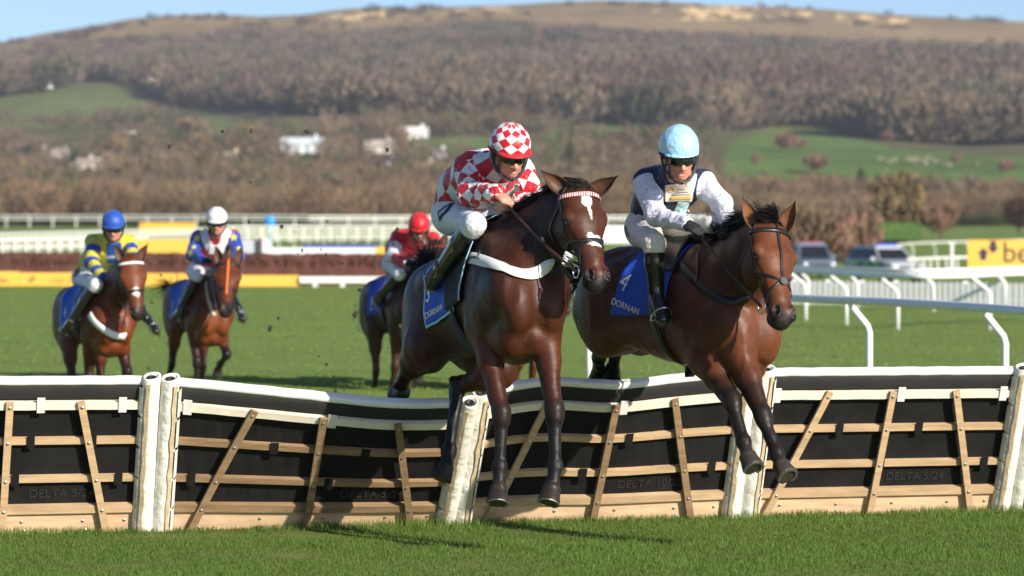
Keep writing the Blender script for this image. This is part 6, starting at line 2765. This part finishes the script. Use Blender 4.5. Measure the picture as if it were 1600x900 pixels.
# long yellow boards along the ditch on the left, and the white rail that continues them
rt, x0, Yb, s, z0, z1, pb = board(-330, 30, 447, 424, hoard_y, 'leftmost section of low yellow hoarding in front of the brown fence', Y=94, texts=[('fair', 5.85, .12, .22, dark_ink)])
rt, x0, Yb, s, z0, z1, pb = board(31, 160, 447, 426, hoard_y, 'low yellow hoarding with faint lettering left of the jockey in yellow', Y=94.1, texts=[('Cash Out', .85, .12, .20, mat('ochre_ink', (.30, .16, .03), .7))])
arrows(pb, x0 + .30, Yb - .04, .18, .10)
board(161, 290, 447, 427, hoard_y, 'low yellow hoarding between the two left-hand horses', Y=94.2)
board(291, 467, 447.5, 430, hoard_y, 'low yellow hoarding ending where the plain white rail begins', Y=94.3)
wt = empty('ditch_rail', (-7.8, 94, 0), 'white guard rail with short legs right of the low yellow hoardings', 'rail')
MB().box((((468 - 800) / 56.1 + (660 - 800) / 56.1) / 2, 94.2, .20), (192 / 56.1, .10, .17)).build('beam', white_rail, wt)
for px in (492, 535, 577, 620):
    MB().box(((px - 800) / 56.1, 94.26, .10), (.13, .1, .22)).build('leg', white_rail, wt)

# the birch fence
birch = mat('birch_brown', (.085, .026, .017), .9, bump=(6, .8, .05))
n_, l_ = birch.node_tree.nodes, birch.node_tree.links
tcb = n_.new('ShaderNodeTexCoord')
mpb = n_.new('ShaderNodeMapping')
mpb.inputs['Scale'].default_value = (3, 3, .25)
nzb = n_.new('ShaderNodeTexNoise')
nzb.inputs['Scale'].default_value = 1.2
nzb.inputs['Detail'].default_value = 6
crb = n_.new('ShaderNodeValToRGB')
crb.color_ramp.elements[0].position, crb.color_ramp.elements[0].color = .3, (.055, .017, .012, 1)
crb.color_ramp.elements[1].position, crb.color_ramp.elements[1].color = .75, (.15, .06, .038, 1)
l_.new(tcb.outputs['Object'], mpb.inputs[0])
l_.new(mpb.outputs[0], nzb.inputs['Vector'])
l_.new(nzb.outputs['Fac'], crb.inputs[0])
l_.new(crb.outputs[0], n_['Principled BSDF'].inputs['Base Color'])
bf = empty('birch_fence', (-9, 97, 0), 'long brown birch steeplechase fence behind the yellow hoardings', 'fence')
xa, xb = -24.0, -2.2
n = 160
A = []
r = bits(17)
for i in range(n + 1):
    x = xa + (xb - xa) * i / n
    tz = H - ((392.5 + 4.5 * (i / n)) - HORIZON) / FPX * 97 + r.uniform(-.015, .03)
    A.append([(x, 96.6, 0), (x, 96.75, tz - .08), (x, 96.9, tz), (x, 97.6, tz - .03), (x, 97.8, 0)])
MB().sheet(np.array(A)).build('packed_birch', birch, bf)
A = np.array(A)
tw = MB()
for i in range(420):
    x = r.uniform(xa, xb)
    z = 1.0 - .08 * (x - xa) / (xb - xa) - .12
    tw.tube([(x, 96.72, r.uniform(.2, .6)), (x + r.uniform(-.04, .04), 96.66, r.uniform(.6, .84))], .016, 4)
tw.build('twig_face', birch, bf)

# background rails seen in rows beyond the fence


def far_rail(px0, px1, yb0, yb1, ht, label, gap=2.4, m=cream_rail, r=.06, rails=(1.0,), ph=1.0):
    a, b = gpt(px0, yb0), gpt(px1, yb1)
    rt = empty('running_rail', tuple(a), label, 'rail')
    for q in rails:
        MB().tube([a + V3(0, 0, ht * q), b + V3(0, 0, ht * q)], r, 6).build('rail_tube', m, rt)
    L = np.linalg.norm(b - a)
    n = min(int(L / gap), 90)
    for i in range(n):
        p = a + (b - a) * (i + .5) / n
        MB().tube([p - V3(0, 0, .05), p + V3(0, 0, ht * ph)], r * .75, 5).build('post', m, rt)
    return rt


far_rail(-80, 480, 355, 356, 1.8, 'farthest white rail on the left, running along the foot of the thicket', 4, r=.14, rails=(1, .7), ph=.95)
far_rail(482, 1160, 356, 355, 1.7, 'farthest white rail in the middle, between the thicket and the inner rails', 4, r=.14, rails=(1, .7), ph=.95)
far_rail(-60, 330, 399, 380, 1.0, 'slanting row of white rails rising to the right behind the brown fence', 1.3, r=.07, rails=(1, .72))
far_rail(-60, 230, 404, 396, .8, 'lower slanting white rail just above the brown fence at the left', 1.2, r=.06, rails=(1, .6))
far_rail(330, 780, 380, 375, 1.15, 'double white rail in the middle behind the white and blue boards', 1.6, r=.08, rails=(1, .7, .4))
far_rail(400, 780, 392, 388, .85, 'thin white rail with dark feet nearest the white and blue boards', 1.1, r=.035, rails=(1, .75))
far_rail(1265, 1520, 345, 342, 1.35, 'distant white rail crossing behind the bare bushes at the right', 6, r=.30, m=white_rail, ph=.9)
far_rail(930, 1100, 352, 352, 1.5, 'white rail seen between the two leading jockeys', 5, r=.30, m=white_rail)
running_rail([q_ - V3(0, 0, .5) for q_ in (rp(1380, 384.5, .5), rp(1405, 382, .5), rp(1450, 379.5, .5), rp(1520, 377.5, .5), rp(1640, 374, .5))], 1.0, 'thin cream rail curving behind the parked vehicles', 6.5, arm=(-.1, 0), r=.045, m=cream_rail, pr=.03)
running_rail([gpt(1418, 424) + V3(0, 0, 0), gpt(1470, 421), gpt(1540, 419)], .42, 'low white rail beside the yellow hoarding and the small 4x4', .9, arm=(-.02, 0), r=.05, m=cream_rail, pr=.05, drop=.1)
board(930, 985, 380, 352, white_board, 'white screen visible between the heads of the two leading horses', 'screen', name='screen')
ps = empty('rail_post', tuple(gpt(1487, 424)), 'tall white post left of the big yellow hoarding', 'post')
MB().tube([gpt(1487, 424), gpt(1487, 424) + V3(0, 0, .95)], .06, 8).build('upright', white_rail, ps)
MB().box(gpt(1487, 424) + V3(0, 0, .98), (.2, .2, .06)).build('cap', white_rail, ps)

board(200, 300, 396, 374, hoard_y, 'yellow hoarding behind the brown fence between the two left-hand jockeys', Y=150)
board(218, 306, 366, 348, hoard_y, 'upper yellow hoarding on the far side of the course, left of the white-capped jockey', Y=240)
board(372, 406, 398, 374, mat('grey_board', (.50, .52, .56), .6), 'pale grey screen beside a brown post behind the brown fence', 'screen', Y=120, name='screen')
ps = empty('timber_post', (gpt(408, 396)[0], 120, 0), 'brown timber post next to the pale grey screen', 'post')
MB().box(((408 - 800) / 44, 119.8, .45), (.1, .1, 1.4)).build('upright', mat('brown_timber', (.12, .07, .05), .8), ps)
MB().box(((408 - 800) / 44, 119.8, 1.17), (.14, .14, .04)).build('cap', mat('brown_timber', (.12, .07, .05), .8), ps)
board(410, 420, 400, 373, white_board, 'narrow white upright panel under the blue marker disc', 'screen', Y=118, name='screen')
board(420, 586, 402, 387, white_board, 'long low white board above the brown fence', Y=117)
board(472, 592, 390, 382, blue_board, 'dark blue board standing behind the long white board', Y=124)
board(586, 612, 402, 386, hoard_y, 'short yellow hoarding beside the red-capped jockey', Y=116)

lp = gpt(422, 392)
lp[1] = 118.0
lp[0] = (422 - 800) / FPX * 118
lm = empty('course_marker', (lp[0], lp[1], 0), 'bright blue lollipop disc on a banded pole beyond the brown fence', 'marker')
zt = H + (HORIZON - 345) / FPX * 118
MB().lathe((lp[0], lp[1], zt), [(.01, -.05), (.17, -.04), (.19, 0), (.17, .04), (.01, .05)], 20, np.array([[1, 0, 0], [0, 0, 1], [0, 1, 0]])).build('disc', mat('marker_blue', (.03, .30, .80), .5), lm, True)
for q in range(6):
    z0 = (zt - .15) * q / 6
    MB().tube([(lp[0], lp[1], z0), (lp[0], lp[1], z0 + (zt - .15) / 6)], .055, 10).build('pole_band', mat('marker_pale', (.55, .75, .82), .6) if q % 2 else mat('marker_teal', (.20, .50, .55), .6), lm)
# ================================================================ VEHICLES, TREES, SHEEP, GULLS, CLODS
glass = mat('car_glass', (.012, .016, .02), .35)
tyre = mat('tyre', (.015, .015, .016), .8)
chrome = mat('chrome', (.6, .6, .62), .25, .9)


def vehicle(name, px, pyb, wpx, yaw, body, label, pickup=True, accent=None, Y=None):
    Y = Y or H * FPX / (pyb - HORIZON)
    s = FPX / Y
    c = V3((px - 800) / s, Y, gz((px - 800) / s, Y) + (0 if pickup else .22))
    k = 1.0
    rt = empty(name, tuple(c), label, 'truck' if pickup else 'car')
    ca, sa = math.cos(yaw), math.sin(yaw)
    ax = np.array([[ca, sa, 0], [-sa, ca, 0], [0, 0, 1]])       # x right of car seen from the front, y backwards
    W = .92
    T = lambda x, y, z: c + x * ax[0] + y * ax[1] + z * ax[2]
    Lc = 4.9 if pickup else 4.2
    # outline seen from the side: (y back, z)
    hood = .98 if pickup else 1.02
    prof = [(0, .38), (0, .78), (.08, .93), (1.15, hood + .06), (1.25, hood + .08)]
    deck = 1.12
    if pickup:
        prof += [(2.9, hood + .12), (3.0, deck), (Lc, deck), (Lc, .45)]
    else:
        prof += [(Lc, hood + .10), (Lc, .42)]
    mb = MB()
    n = len(prof)
    xs = (-W, -W * .97, W * .97, W)
    vs = []
    for i, x in enumerate((-W, -W * .93, W * .93, W)):
        for (y, z) in prof:
            zz = z if i in (1, 2) else (z - .07 if z > .6 else z)
            yy = y + (.07 if i in (0, 3) and y < .5 else 0)
            vs.append(T(x, yy, zz))
    fs = [(i * n + j, i * n + (j + 1) % n, (i + 1) * n + (j + 1) % n, (i + 1) * n + j) for i in range(3) for j in range(n)]
    fs += [tuple(range(n))[::-1], tuple(3 * n + j for j in range(n))]
    mb.add(vs, fs)
    bd = mb.build('body', body, rt)
    # cabin: tapering greenhouse
    y0, y1 = 1.2, (2.95 if pickup else Lc - .15)
    zr = 1.78 if pickup else 1.62
    b0 = hood + .06
    q = [(-W * .90, y0, b0), (W * .90, y0, b0), (W * .90, y1, b0), (-W * .90, y1, b0)]
    t = [(-W * .74, y0 + .62, zr), (W * .74, y0 + .62, zr), (W * .74, y1 - (.18 if pickup else .25), zr), (-W * .74, y1 - (.18 if pickup else .25), zr)]
    lp = lambda f: [tuple(np.array(a) * (1 - f) + np.array(b) * f) for a, b in zip(q, t)]
    lo, hi = lp(.0), lp(.90)
    MB_ = MB()
    MB_.add([T(*p) for p in lo + hi], [(0, 1, 5, 4), (1, 2, 6, 5), (2, 3, 7, 6), (3, 0, 4, 7), (4, 5, 6, 7)])
    MB_.build('windows', glass, rt)
    MB_ = MB()
    ri, ro = lp(.88), [(p[0] * .97, p[1], p[2] + .06) for p in lp(1.0)]
    MB_.add([T(*p) for p in ri + ro], [(3, 2, 1, 0), (0, 1, 5, 4), (1, 2, 6, 5), (2, 3, 7, 6), (3, 0, 4, 7), (4, 5, 6, 7)])
    MB_.build('roof', body, rt)
    for a, b in zip(lp(-.01), lp(.9)):
        MB().tube([T(*a), T(*b)], .045, 6).build('pillar', body, rt)
    # front: grille, bumper, lamps, plate
    MB().box(T(0, -.012, .70), (W * 1.15, .05, .22), ax).build('grille', mat('grille_black', (.01, .01, .012), .4), rt)
    MB().box(T(0, -.03, .45), (W * 1.9, .12, .20), ax).build('bumper', chrome if pickup else mat('bumper_grey', (.08, .08, .085), .6), rt)
    MB().box(T(0, -.10, .46), (.52, .02, .11), ax).build('number_plate', white_board, rt)
    for sg in (-1, 1):
        MB().lathe(T(sg * W * .78, -.01, .74), [(.10, 0), (.10, .04), (.06, .06), (.01, .065)], 12, np.array([ax[0], ax[2], -ax[1]])).build('headlight', mat('lamp_glass', (.85, .85, .80), .1, coat=1), rt, True)
        MB().box(T(sg * (W + .12), 1.45, 1.12), (.2, .1, .16), ax).build('mirror', body, rt)
        for yy in (.85, Lc - .95):
            w = MB().lathe(T(sg * (W - .10), yy, .38), [(.30, -.11), (.37, -.10), (.38, 0), (.37, .10), (.30, .11)], 18, np.array([ax[1], ax[2], ax[0] * sg])).build('wheel', tyre, rt, True)
            MB().lathe(T(sg * (W + .005), yy, .38), [(.22, 0), (.20, .02), (.05, .03)], 12, np.array([ax[1], ax[2], ax[0] * sg])).build('rim', chrome, w, True)
    if accent:
        for i in range(6):
            for jn in range(2):
                MB().box(T(-W - .006, .9 + i * .45, .62 + jn * .26), (.012, .45, .26), ax).build('marking', accent[(i + jn) % 2], rt)
        MB().box(T(0, 2.0, 1.68 + .06), (1.0, .22, .10), ax).build('light_bar', mat('beacon_blue', (.05, .10, .5), .2), rt)
    else:
        MB().box(T(0, 1.95, zr + .09), (1.15, .16, .05), ax).build('light_bar', mat('beacon_red', (.45, .05, .04), .3), rt)
    return rt


silver = mat('silver_paint', (.20, .25, .34), .3, .3, coat=.8)
vehicle('pickup_truck', 1280, 421, 64, .10, silver, 'silver pickup truck facing the camera beside the brown bushes', Y=174)
vehicle('off_road_car', 1421, 424, 72, .42, mat('white_paint', (.42, .44, .48), .4, coat=.4), 'white 4x4 with green and blue chequered side, right of the silver pickup', False,
        Y=150, accent=(mat('hi_green', (.28, .50, .05), .5), mat('check_blue', (.03, .13, .30), .5)))

bark = mat('bark', (.14, .10, .075), .95, noise=(3, .3))


def tree(px, pyb, hpx, wpx, cols, label, nq=420, kind='bare', trunk=True, name=None, Y=None, lw=.018, ll=.07, upness=.75, shell=.2):
    r = bits(int(px * 7 + pyb))
    Y = Y or ray_ground(px, pyb)
    if pyb > 352:
        Y = H * FPX / (pyb - HORIZON)
    s = FPX / Y
    X = (px - 800) / s
    Z = float(land_z(np.array([X]), np.array([Y]))[0]) if Y > 560 else float(gz(X, Y))
    hh, w = hpx / s, wpx / s
    name = name or ('bare_tree' if kind == 'bare' else 'evergreen_tree')
    rt = empty(name, (X, Y, Z), label, 'bush' if 'bush' in name else 'tree', 'trees and bushes beyond the course')
    c = V3(X, Y, Z)
    mb = MB()
    mb.tube([c - V3(0, 0, .2), c + V3(.02 * w, 0, hh * .3), c + V3(-.02 * w, 0, hh * .62)], [.035 * hh, .024 * hh, .012 * hh], 7)
    for i in range(9):
        z = hh * r.uniform(.18, .5)
        a = r.uniform(0, 6.28)
        d = V3(math.cos(a), math.sin(a), 0)
        mb.tube([c + V3(0, 0, z), c + d * w * .16 + V3(0, 0, z + hh * .14), c + d * w * .34 + V3(0, 0, z + hh * .36)], [.014 * hh, .009 * hh, .003 * hh], 5)
    mb.build('trunk', bark, rt, True)
    Q = crown_quads(r, nq, .5, 1.0, lw, ll, upness, shell)
    if kind == 'cone':
        f = np.clip(1.15 - Q[..., 2], .05, 1)[..., None]
        Q[..., :2] *= f
    bump = 1 + .45 * vnoise(Q.reshape(-1, 3) * 3.6 + px).reshape(nq, 4)[..., None]
    Q[..., :2] *= bump
    Q = Q * V3(w, w, hh) + c
    col = np.array(cols)[r.integers(0, len(cols), nq)] * r.uniform(.75, 1.25, (nq, 1))
    V = Q.reshape(-1, 3)
    me = np_mesh('crown', V, np.arange(len(V)).reshape(-1, 4), cols=np.repeat(col, 4, 0))
    link('crown', me, wood_m, rt)


BR = [(.24, .155, .10), (.20, .14, .095)]
OC = [(.25, .165, .085), (.22, .15, .08), (.20, .145, .08)]
GR = [(.035, .055, .022), (.045, .065, .03)]
RB = [(.24, .13, .10), (.20, .115, .09)]
OL = [(.18, .14, .085), (.17, .135, .08), (.16, .13, .08)]
tree(1405, 372, 112, 92, OC + OL, 'broad ochre-topped bare tree behind the white 4x4', 1500, lw=.017, ll=.05, Y=300)
tree(1470, 372, 60, 60, RB + BR, 'rust-brown bush in front of the far white rail, right of the ochre tree', 900, name='bare_bush', Y=290, lw=.017)
tree(1335, 392, 100, 96, BR + RB, 'wide brown bush directly behind the silver pickup, right part', 1400, name='bare_bush', Y=220, lw=.017)
tree(1262, 392, 108, 104, BR, 'wide brown bush behind the silver pickup, left part', 1400, name='bare_bush', Y=222, lw=.017)
tree(1592, 366, 64, 60, [(.085, .055, .045), (.10, .065, .05)], 'dark purple-brown bush at the right edge above the yellow hoarding', 800, name='bare_bush', Y=330, lw=.017)
tree(1180, 392, 114, 80, OL + BR, 'olive-brown bare tree just left of the number 4 horse ears', 1200, Y=240, lw=.017)
tree(1125, 390, 110, 70, BR + OL, 'brown bare tree right of the jockey in navy', 1200, Y=242, lw=.017)
tree(1088, 306, 34, 26, GR, 'small dark evergreen beside the navy jockey right shoulder', 600, 'cone', lw=.03, ll=.06)
tree(1345, 296, 36, 26, GR, 'dark evergreen at the near edge of the sheep field', 600, 'cone', lw=.03, ll=.06)
tree(1375, 294, 20, 22, GR, 'low dark green bush just right of the evergreen at the sheep field', 400, 'round', lw=.03, ll=.06, name='evergreen_bush')
tree(1275, 296, 26, 40, GR, 'spreading dark green tree above the brown thicket right of centre', 500, 'round', lw=.03, ll=.06)
tree(1298, 292, 20, 26, GR, 'round dark green tree right of the spreading one above the thicket', 400, 'round', lw=.03, ll=.06)
tree(1275, 272, 34, 46, BR, 'single bare tree in the middle of the green field', 700, lw=.02)
tree(1228, 236, 30, 38, RB, 'red-brown clump of trees in the upper green field', 700, lw=.025)
tree(1252, 232, 16, 22, RB, 'smaller red-brown clump right of the big one in the upper green field', 400, lw=.025)
tree(1180, 262, 24, 18, BR, 'thin bare tree in the green field near its left side', 400, lw=.02)
tree(1494, 258, 20, 20, RB, 'round red-brown tree right of the sheep', 400, lw=.02)
tree(1572, 272, 24, 26, RB, 'round red-brown tree at the far right of the field', 500, lw=.02)
tree(1388, 222, 18, 26, RB, 'rust bush at the bottom edge of the wood above the sheep', 400, lw=.02)
tree(1100, 300, 30, 30, GR, 'green bush at the left end of the thicket beside the conifer', 300, 'round', lw=.03, ll=.06, name='evergreen_bush')
tree(46, 262, 36, 40, GR, 'dark evergreen group at the left of the village', 600, 'round', lw=.025, ll=.06)
tree(62, 238, 26, 34, OC, 'orange tree above the village at the left', 500, lw=.02)
tree(115, 262, 28, 30, GR, 'dark evergreen between the village cottages', 500, 'cone', lw=.03, ll=.06)
tree(235, 262, 30, 42, OC, 'ochre tree right of the village', 600, lw=.02)
tree(188, 258, 26, 22, GR, 'dark green tree right of the tall stone gable', 500, 'round', lw=.025, ll=.06)
tree(385, 196, 8, 30, [(.03, .045, .025)], 'small dark round bush in the rough field left of centre', 300, 'round', lw=.03, ll=.08, name='evergreen_bush')
tree(545, 246, 38, 34, BR, 'bare tree right of the long white building', 700, lw=.02)
tree(620, 232, 40, 40, BR, 'bare tree between the cream house and the white gabled house', 700, lw=.02)
tree(300, 222, 40, 50, BR, 'bare tree below the left edge of the wood', 800, lw=.02)
tree(950, 268, 52, 44, GR + BR, 'dark tree between the two leading jockeys', 700, 'round', lw=.02, ll=.05)
tree(890, 272, 56, 36, GR, 'dark green conifer right of the checked cap', 700, 'cone', lw=.03, ll=.06)
# clipped hedge
hd = MB()
Yh = 265.0
r = bits(4)
A = np.array([[[(px - 800) / FPX * Yh, Yh + dy, z - .4 + r.uniform(-.08, .08)] for dy, z in ((0, 0), (0, 1.0), (.1, 1.75), (1.2, 1.8), (1.3, 0))] for px in np.linspace(1366, 1440, 30)])
A[:, 0, 2] = 0
hd.sheet(A)
ho = hd.build('hedge', mat('hedge_green', (.06, .115, .022), .95, noise=(3, .5), bump=(5, .8, .1)), None, True)
tag(ho, 'clipped green hedge behind the white 4x4', 'hedge')

# ---- sheep
wool = mat('wool', (.36, .33, .24), .95)
sheep_px = [(1374, 251), (1381, 252), (1398, 253), (1414, 252), (1420, 251), (1428, 250), (1434, 252), (1440, 254), (1447, 251), (1452, 249), (1458, 253), (1463, 256), (1475, 259), (1484, 261), (1432, 258), (1446, 258), (1527, 258), (1426, 255), (1470, 256), (1390, 256)]
first = None
for i, (sx, sy) in enumerate(sheep_px):
    Y = ray_ground(sx, sy)
    X = (sx - 800) / FPX * Y
    Z = float(land_z(np.array([X]), np.array([Y]))[0])
    if first is None:
        S = Sculpt()
        I3 = np.eye(3)
        S.ell(V3(0, 0, .72), V3(.62, .30, .32), I3, .06)
        S.cap(V3(.55, 0, .85), V3(.82, 0, .80), .14, .09, None, .05)
        S.ell(V3(.92, 0, .76), V3(.15, .08, .09), I3, .04)
        for q in (-1, 1):
            for x in (-.38, .38):
                S.cap(V3(x, q * .16, .5), V3(x, q * .16, .02), .07, .05, None, .04)
            S.cap(V3(.80, q * .08, .88), V3(.78, q * .17, .88), .03, .02, None, .01)
        V, Q = S.mesh(.06)
        first = np_mesh('sheep', V * 1.0, Q)
        first.materials.append(wool)
    o = bpy.data.objects.new('sheep', first)
    scn.collection.objects.link(o)
    o.location = (X, Y, Z - .1)
    o.rotation_euler = (0, 0, i * 1.7)
    tag(o, 'white sheep grazing in the flock on the green field' if i != 16 else 'lone sheep standing apart, right of the flock by the round tree', 'sheep', 'sheep grazing on the green field' if i != 16 else None)

# ---- gulls
gull_m = mat('gull_white', (.78, .78, .78), .6)
gull_g = mat('gull_grey', (.22, .23, .25), .6)


def gull(px, py, Y, yaw, bank, flap, label):
    c = P(px, py, Y)
    rt = empty('gull', tuple(c), label, 'bird', 'gulls flying over the course')
    R = np.array([[math.cos(yaw), math.sin(yaw), 0], [-math.sin(yaw), math.cos(yaw), 0], [0, 0, 1]])
    R[2] = nrm(R[2] + R[1] * bank)
    R[1] = np.cross(R[2], R[0])
    S = Sculpt()
    S.cap(c - R[0] * .16, c + R[0] * .12, .03, .06, None, .03)
    S.cap(c + R[0] * .12, c + R[0] * .22, .045, .035, None, .02)
    S.cap(c + R[0] * .24, c + R[0] * .29, .016, .006, None, .01)
    S.cap(c - R[0] * .16, c - R[0] * .28, .03, .01, R[2], .02)
    V, Q = S.mesh(.014)
    link('body', np_mesh('body', V, Q), gull_m, rt, True)
    for sg in (-1, 1):
        st = []
        for i in range(9):
            t = i / 8
            p = c + R[1] * sg * (.04 + .55 * t) + R[2] * (flap * math.sin(t * 2.2) * .5) + R[0] * (.05 * math.sin(t * 3.1) - .14 * t * t)
            w = .17 * (1 - t) ** .6 + .02
            st.append([p + R[0] * w * .4, p - R[0] * w * .6])
        MB().sheet(np.array(st), .012, np.broadcast_to(R[2], (9, 2, 3))).build('wing', gull_g if sg > 0 else gull_m, rt)


gull(78, 137, 230, .3, .3, .35, 'gull flying at the far left, level with the upper wood')
gull(237, 125, 240, .9, -.2, .3, 'white gull flying above the left-hand wood, highest of the three')
gull(206, 207, 210, -.4, .5, -.4, 'gull banking low over the trees, lowest of the three')

# ---- clods of turf thrown up
soil = mat('soil', (.035, .026, .016), .95, noise=(20, .5))
r = bits(23)
for i in range(46):
    if i < 30:
        px, py, Y = r.uniform(380, 640), r.uniform(330, 620), r.uniform(25, 34)
    elif i < 38:
        px, py, Y = r.uniform(230, 620), r.uniform(150, 330), r.uniform(24, 30)
    else:
        px, py, Y = r.uniform(220, 460), r.uniform(400, 600), r.uniform(30, 38)
    c = P(px, py, Y)
    if c[2] < .05:
        continue
    n = 12
    rad = r.uniform(.006, .022)
    phi = (1 + 5 ** .5) / 2
    ico = nrm(np.array([(-1, phi, 0), (1, phi, 0), (-1, -phi, 0), (1, -phi, 0), (0, -1, phi), (0, 1, phi), (0, -1, -phi), (0, 1, -phi), (phi, 0, -1), (phi, 0, 1), (-phi, 0, -1), (-phi, 0, 1)]))
    v = ico * rad * r.uniform(.6, 1.4, (12, 1)) * np.array([1, 1, r.uniform(.6, 1.6)])
    f = [(0, 11, 5), (0, 5, 1), (0, 1, 7), (0, 7, 10), (0, 10, 11), (1, 5, 9), (5, 11, 4), (11, 10, 2), (10, 7, 6), (7, 1, 8), (3, 9, 4), (3, 4, 2), (3, 2, 6), (3, 6, 8), (3, 8, 9), (4, 9, 5), (2, 4, 11), (6, 2, 10), (8, 6, 7), (9, 8, 1)]
    mb = MB()
    mb.add(v, f)
    o = mb.build('turf_clod', soil)
    o.location = c
    tag(o, 'small dark clod of turf in the air, kicked up by the hooves', 'clod', 'clods of turf flying behind the horses')
